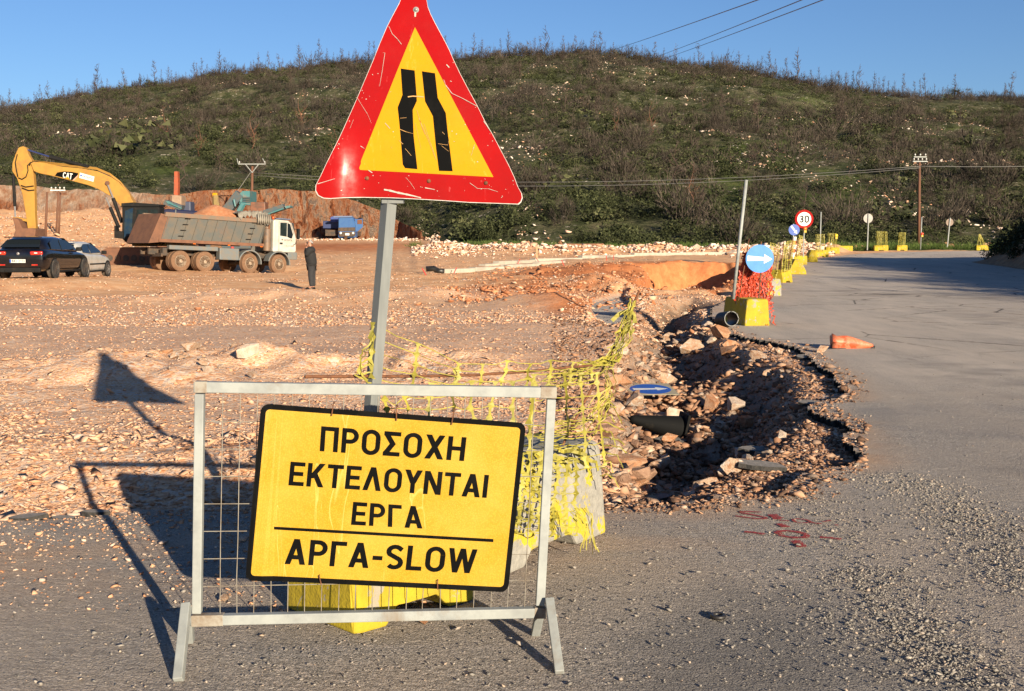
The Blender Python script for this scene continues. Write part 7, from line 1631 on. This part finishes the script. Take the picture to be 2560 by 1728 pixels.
ST_ = fbm(X / 12, Y / 22, 4, 740) + .35 * fbm(X / 3, Y / 5, 3, 745); k = (ST_ < .11) & (nz_ > -.12) & (RNG.uniform(0, 1, len(X)) > open_); scatter_cloud('scrub', pg, X[k], Y[k], Z_[k], np.exp(RNG.normal(math.log(1.05), .4, len(X)))[k], M['leaf_green'], .8)
X, Y, px, t = hill_scatter(7500, .8); Z_ = ground_z(X, Y); nz_ = fbm(X / 26, Y / 34, 4, 720); gr__ = a_green(np.stack([X, Y, Z_], 1)); open_ = np.clip(gr__ * 1.1 - .15, 0, .85); k = (nz_ + .12 * t > -.02) & (RNG.uniform(0, 1, len(X)) > open_); scatter_cloud('scrub', pb3, X[k], Y[k], Z_[k], np.exp(RNG.normal(math.log(1.25), .4, len(X)))[k], M['twig_brown'], .95)
X, Y, px, t = hill_scatter(26000, 1.0); Z_ = ground_z(X, Y); nz_ = fbm(X / 12, Y / 22, 4, 740) + .35 * fbm(X / 3, Y / 5, 3, 745); k = (nz_ > .10) & (RNG.uniform(0, 1, len(X)) < .7)
o = stones('hill_stones', X[k], Y[k], Z_[k], np.exp(RNG.normal(math.log(.42), .45, len(X)))[k], M['stones_pale'], .8, .7); tag(o, kind='stuff')
# crest fringe so the ridge reads as scrub
px = RNG.uniform(-60, 2620, 1700); Y = YC - RNG.uniform(0, 8, len(px)); X = (px - 1280) / FPX * Y; Z_ = ground_z(X, Y); scatter_cloud('scrub', pb3, X, Y, Z_, np.exp(RNG.normal(math.log(1.3), .4, len(X))), M['twig_brown'], 1.1)
# the shaded bank at the right, its shrubs and the trees behind it that shade the road
for i in range(46):
    Y = 16 + 52 * (i + rv.random()) / 46; bx_ = 18.2 + .18 * (Y - 18); x = bx_ + rv.uniform(2.6, 5.5)
    place((SG + SB)[rv.randrange(10)], 'shrub', x, Y, rv.uniform(.8, 1.5) * (1.0 if Y > 50 else 1), 'shaded shrub on the dark bank at the right edge of the road', 'shrub', 'shrubs on the right-hand bank', rv.uniform(.9, 1.6))
for i in range(16):
    Y = 16 + 34 * (i + rv.random()) / 16; bx_ = 18.2 + .18 * (Y - 18); place(TO[i % 5], 'bare_tree', bx_ + rv.uniform(3, 6), Y, rv.uniform(2.4, 3.9), 'bare tree behind the dark bank right of the road', 'tree', 'trees on the right-hand bank', sink=.04)
xx_ = RNG.uniform(0, 5, 900); Y = RNG.uniform(12, 70, 900); X = 18.2 + .18 * (Y - 18) + 1.3 + xx_; Z_ = ground_z(X, Y); scatter_cloud('scrub', pg, X, Y, Z_, np.exp(RNG.normal(math.log(.6), .4, 900)), M['leaf_green'], 1.)
# grass fringe beyond the bend and along the foot of the hill
px = RNG.uniform(1030, 2620, 5000); Y = RNG.uniform(103, 116, 5000); X = (px - 1280) / FPX * Y; Z_ = ground_z(X, Y); pgr = [leafcloud(30, 1, .3, 680 + i, 3, True) for i in range(4)]
M['grass'] = mat_leaf('green_grass', [(0, (.035,.06,.012)), (.5, (.07,.11,.022)), (1, (.13,.16,.05))]); k = fbm(X / 6, Y / 6, 3, 800) > -.05
o = scatter_cloud('grass', pgr, X[k], Y[k], Z_[k], RNG.uniform(.25, .55, 5000)[k], M['grass'], 1.); o.name = 'grass'
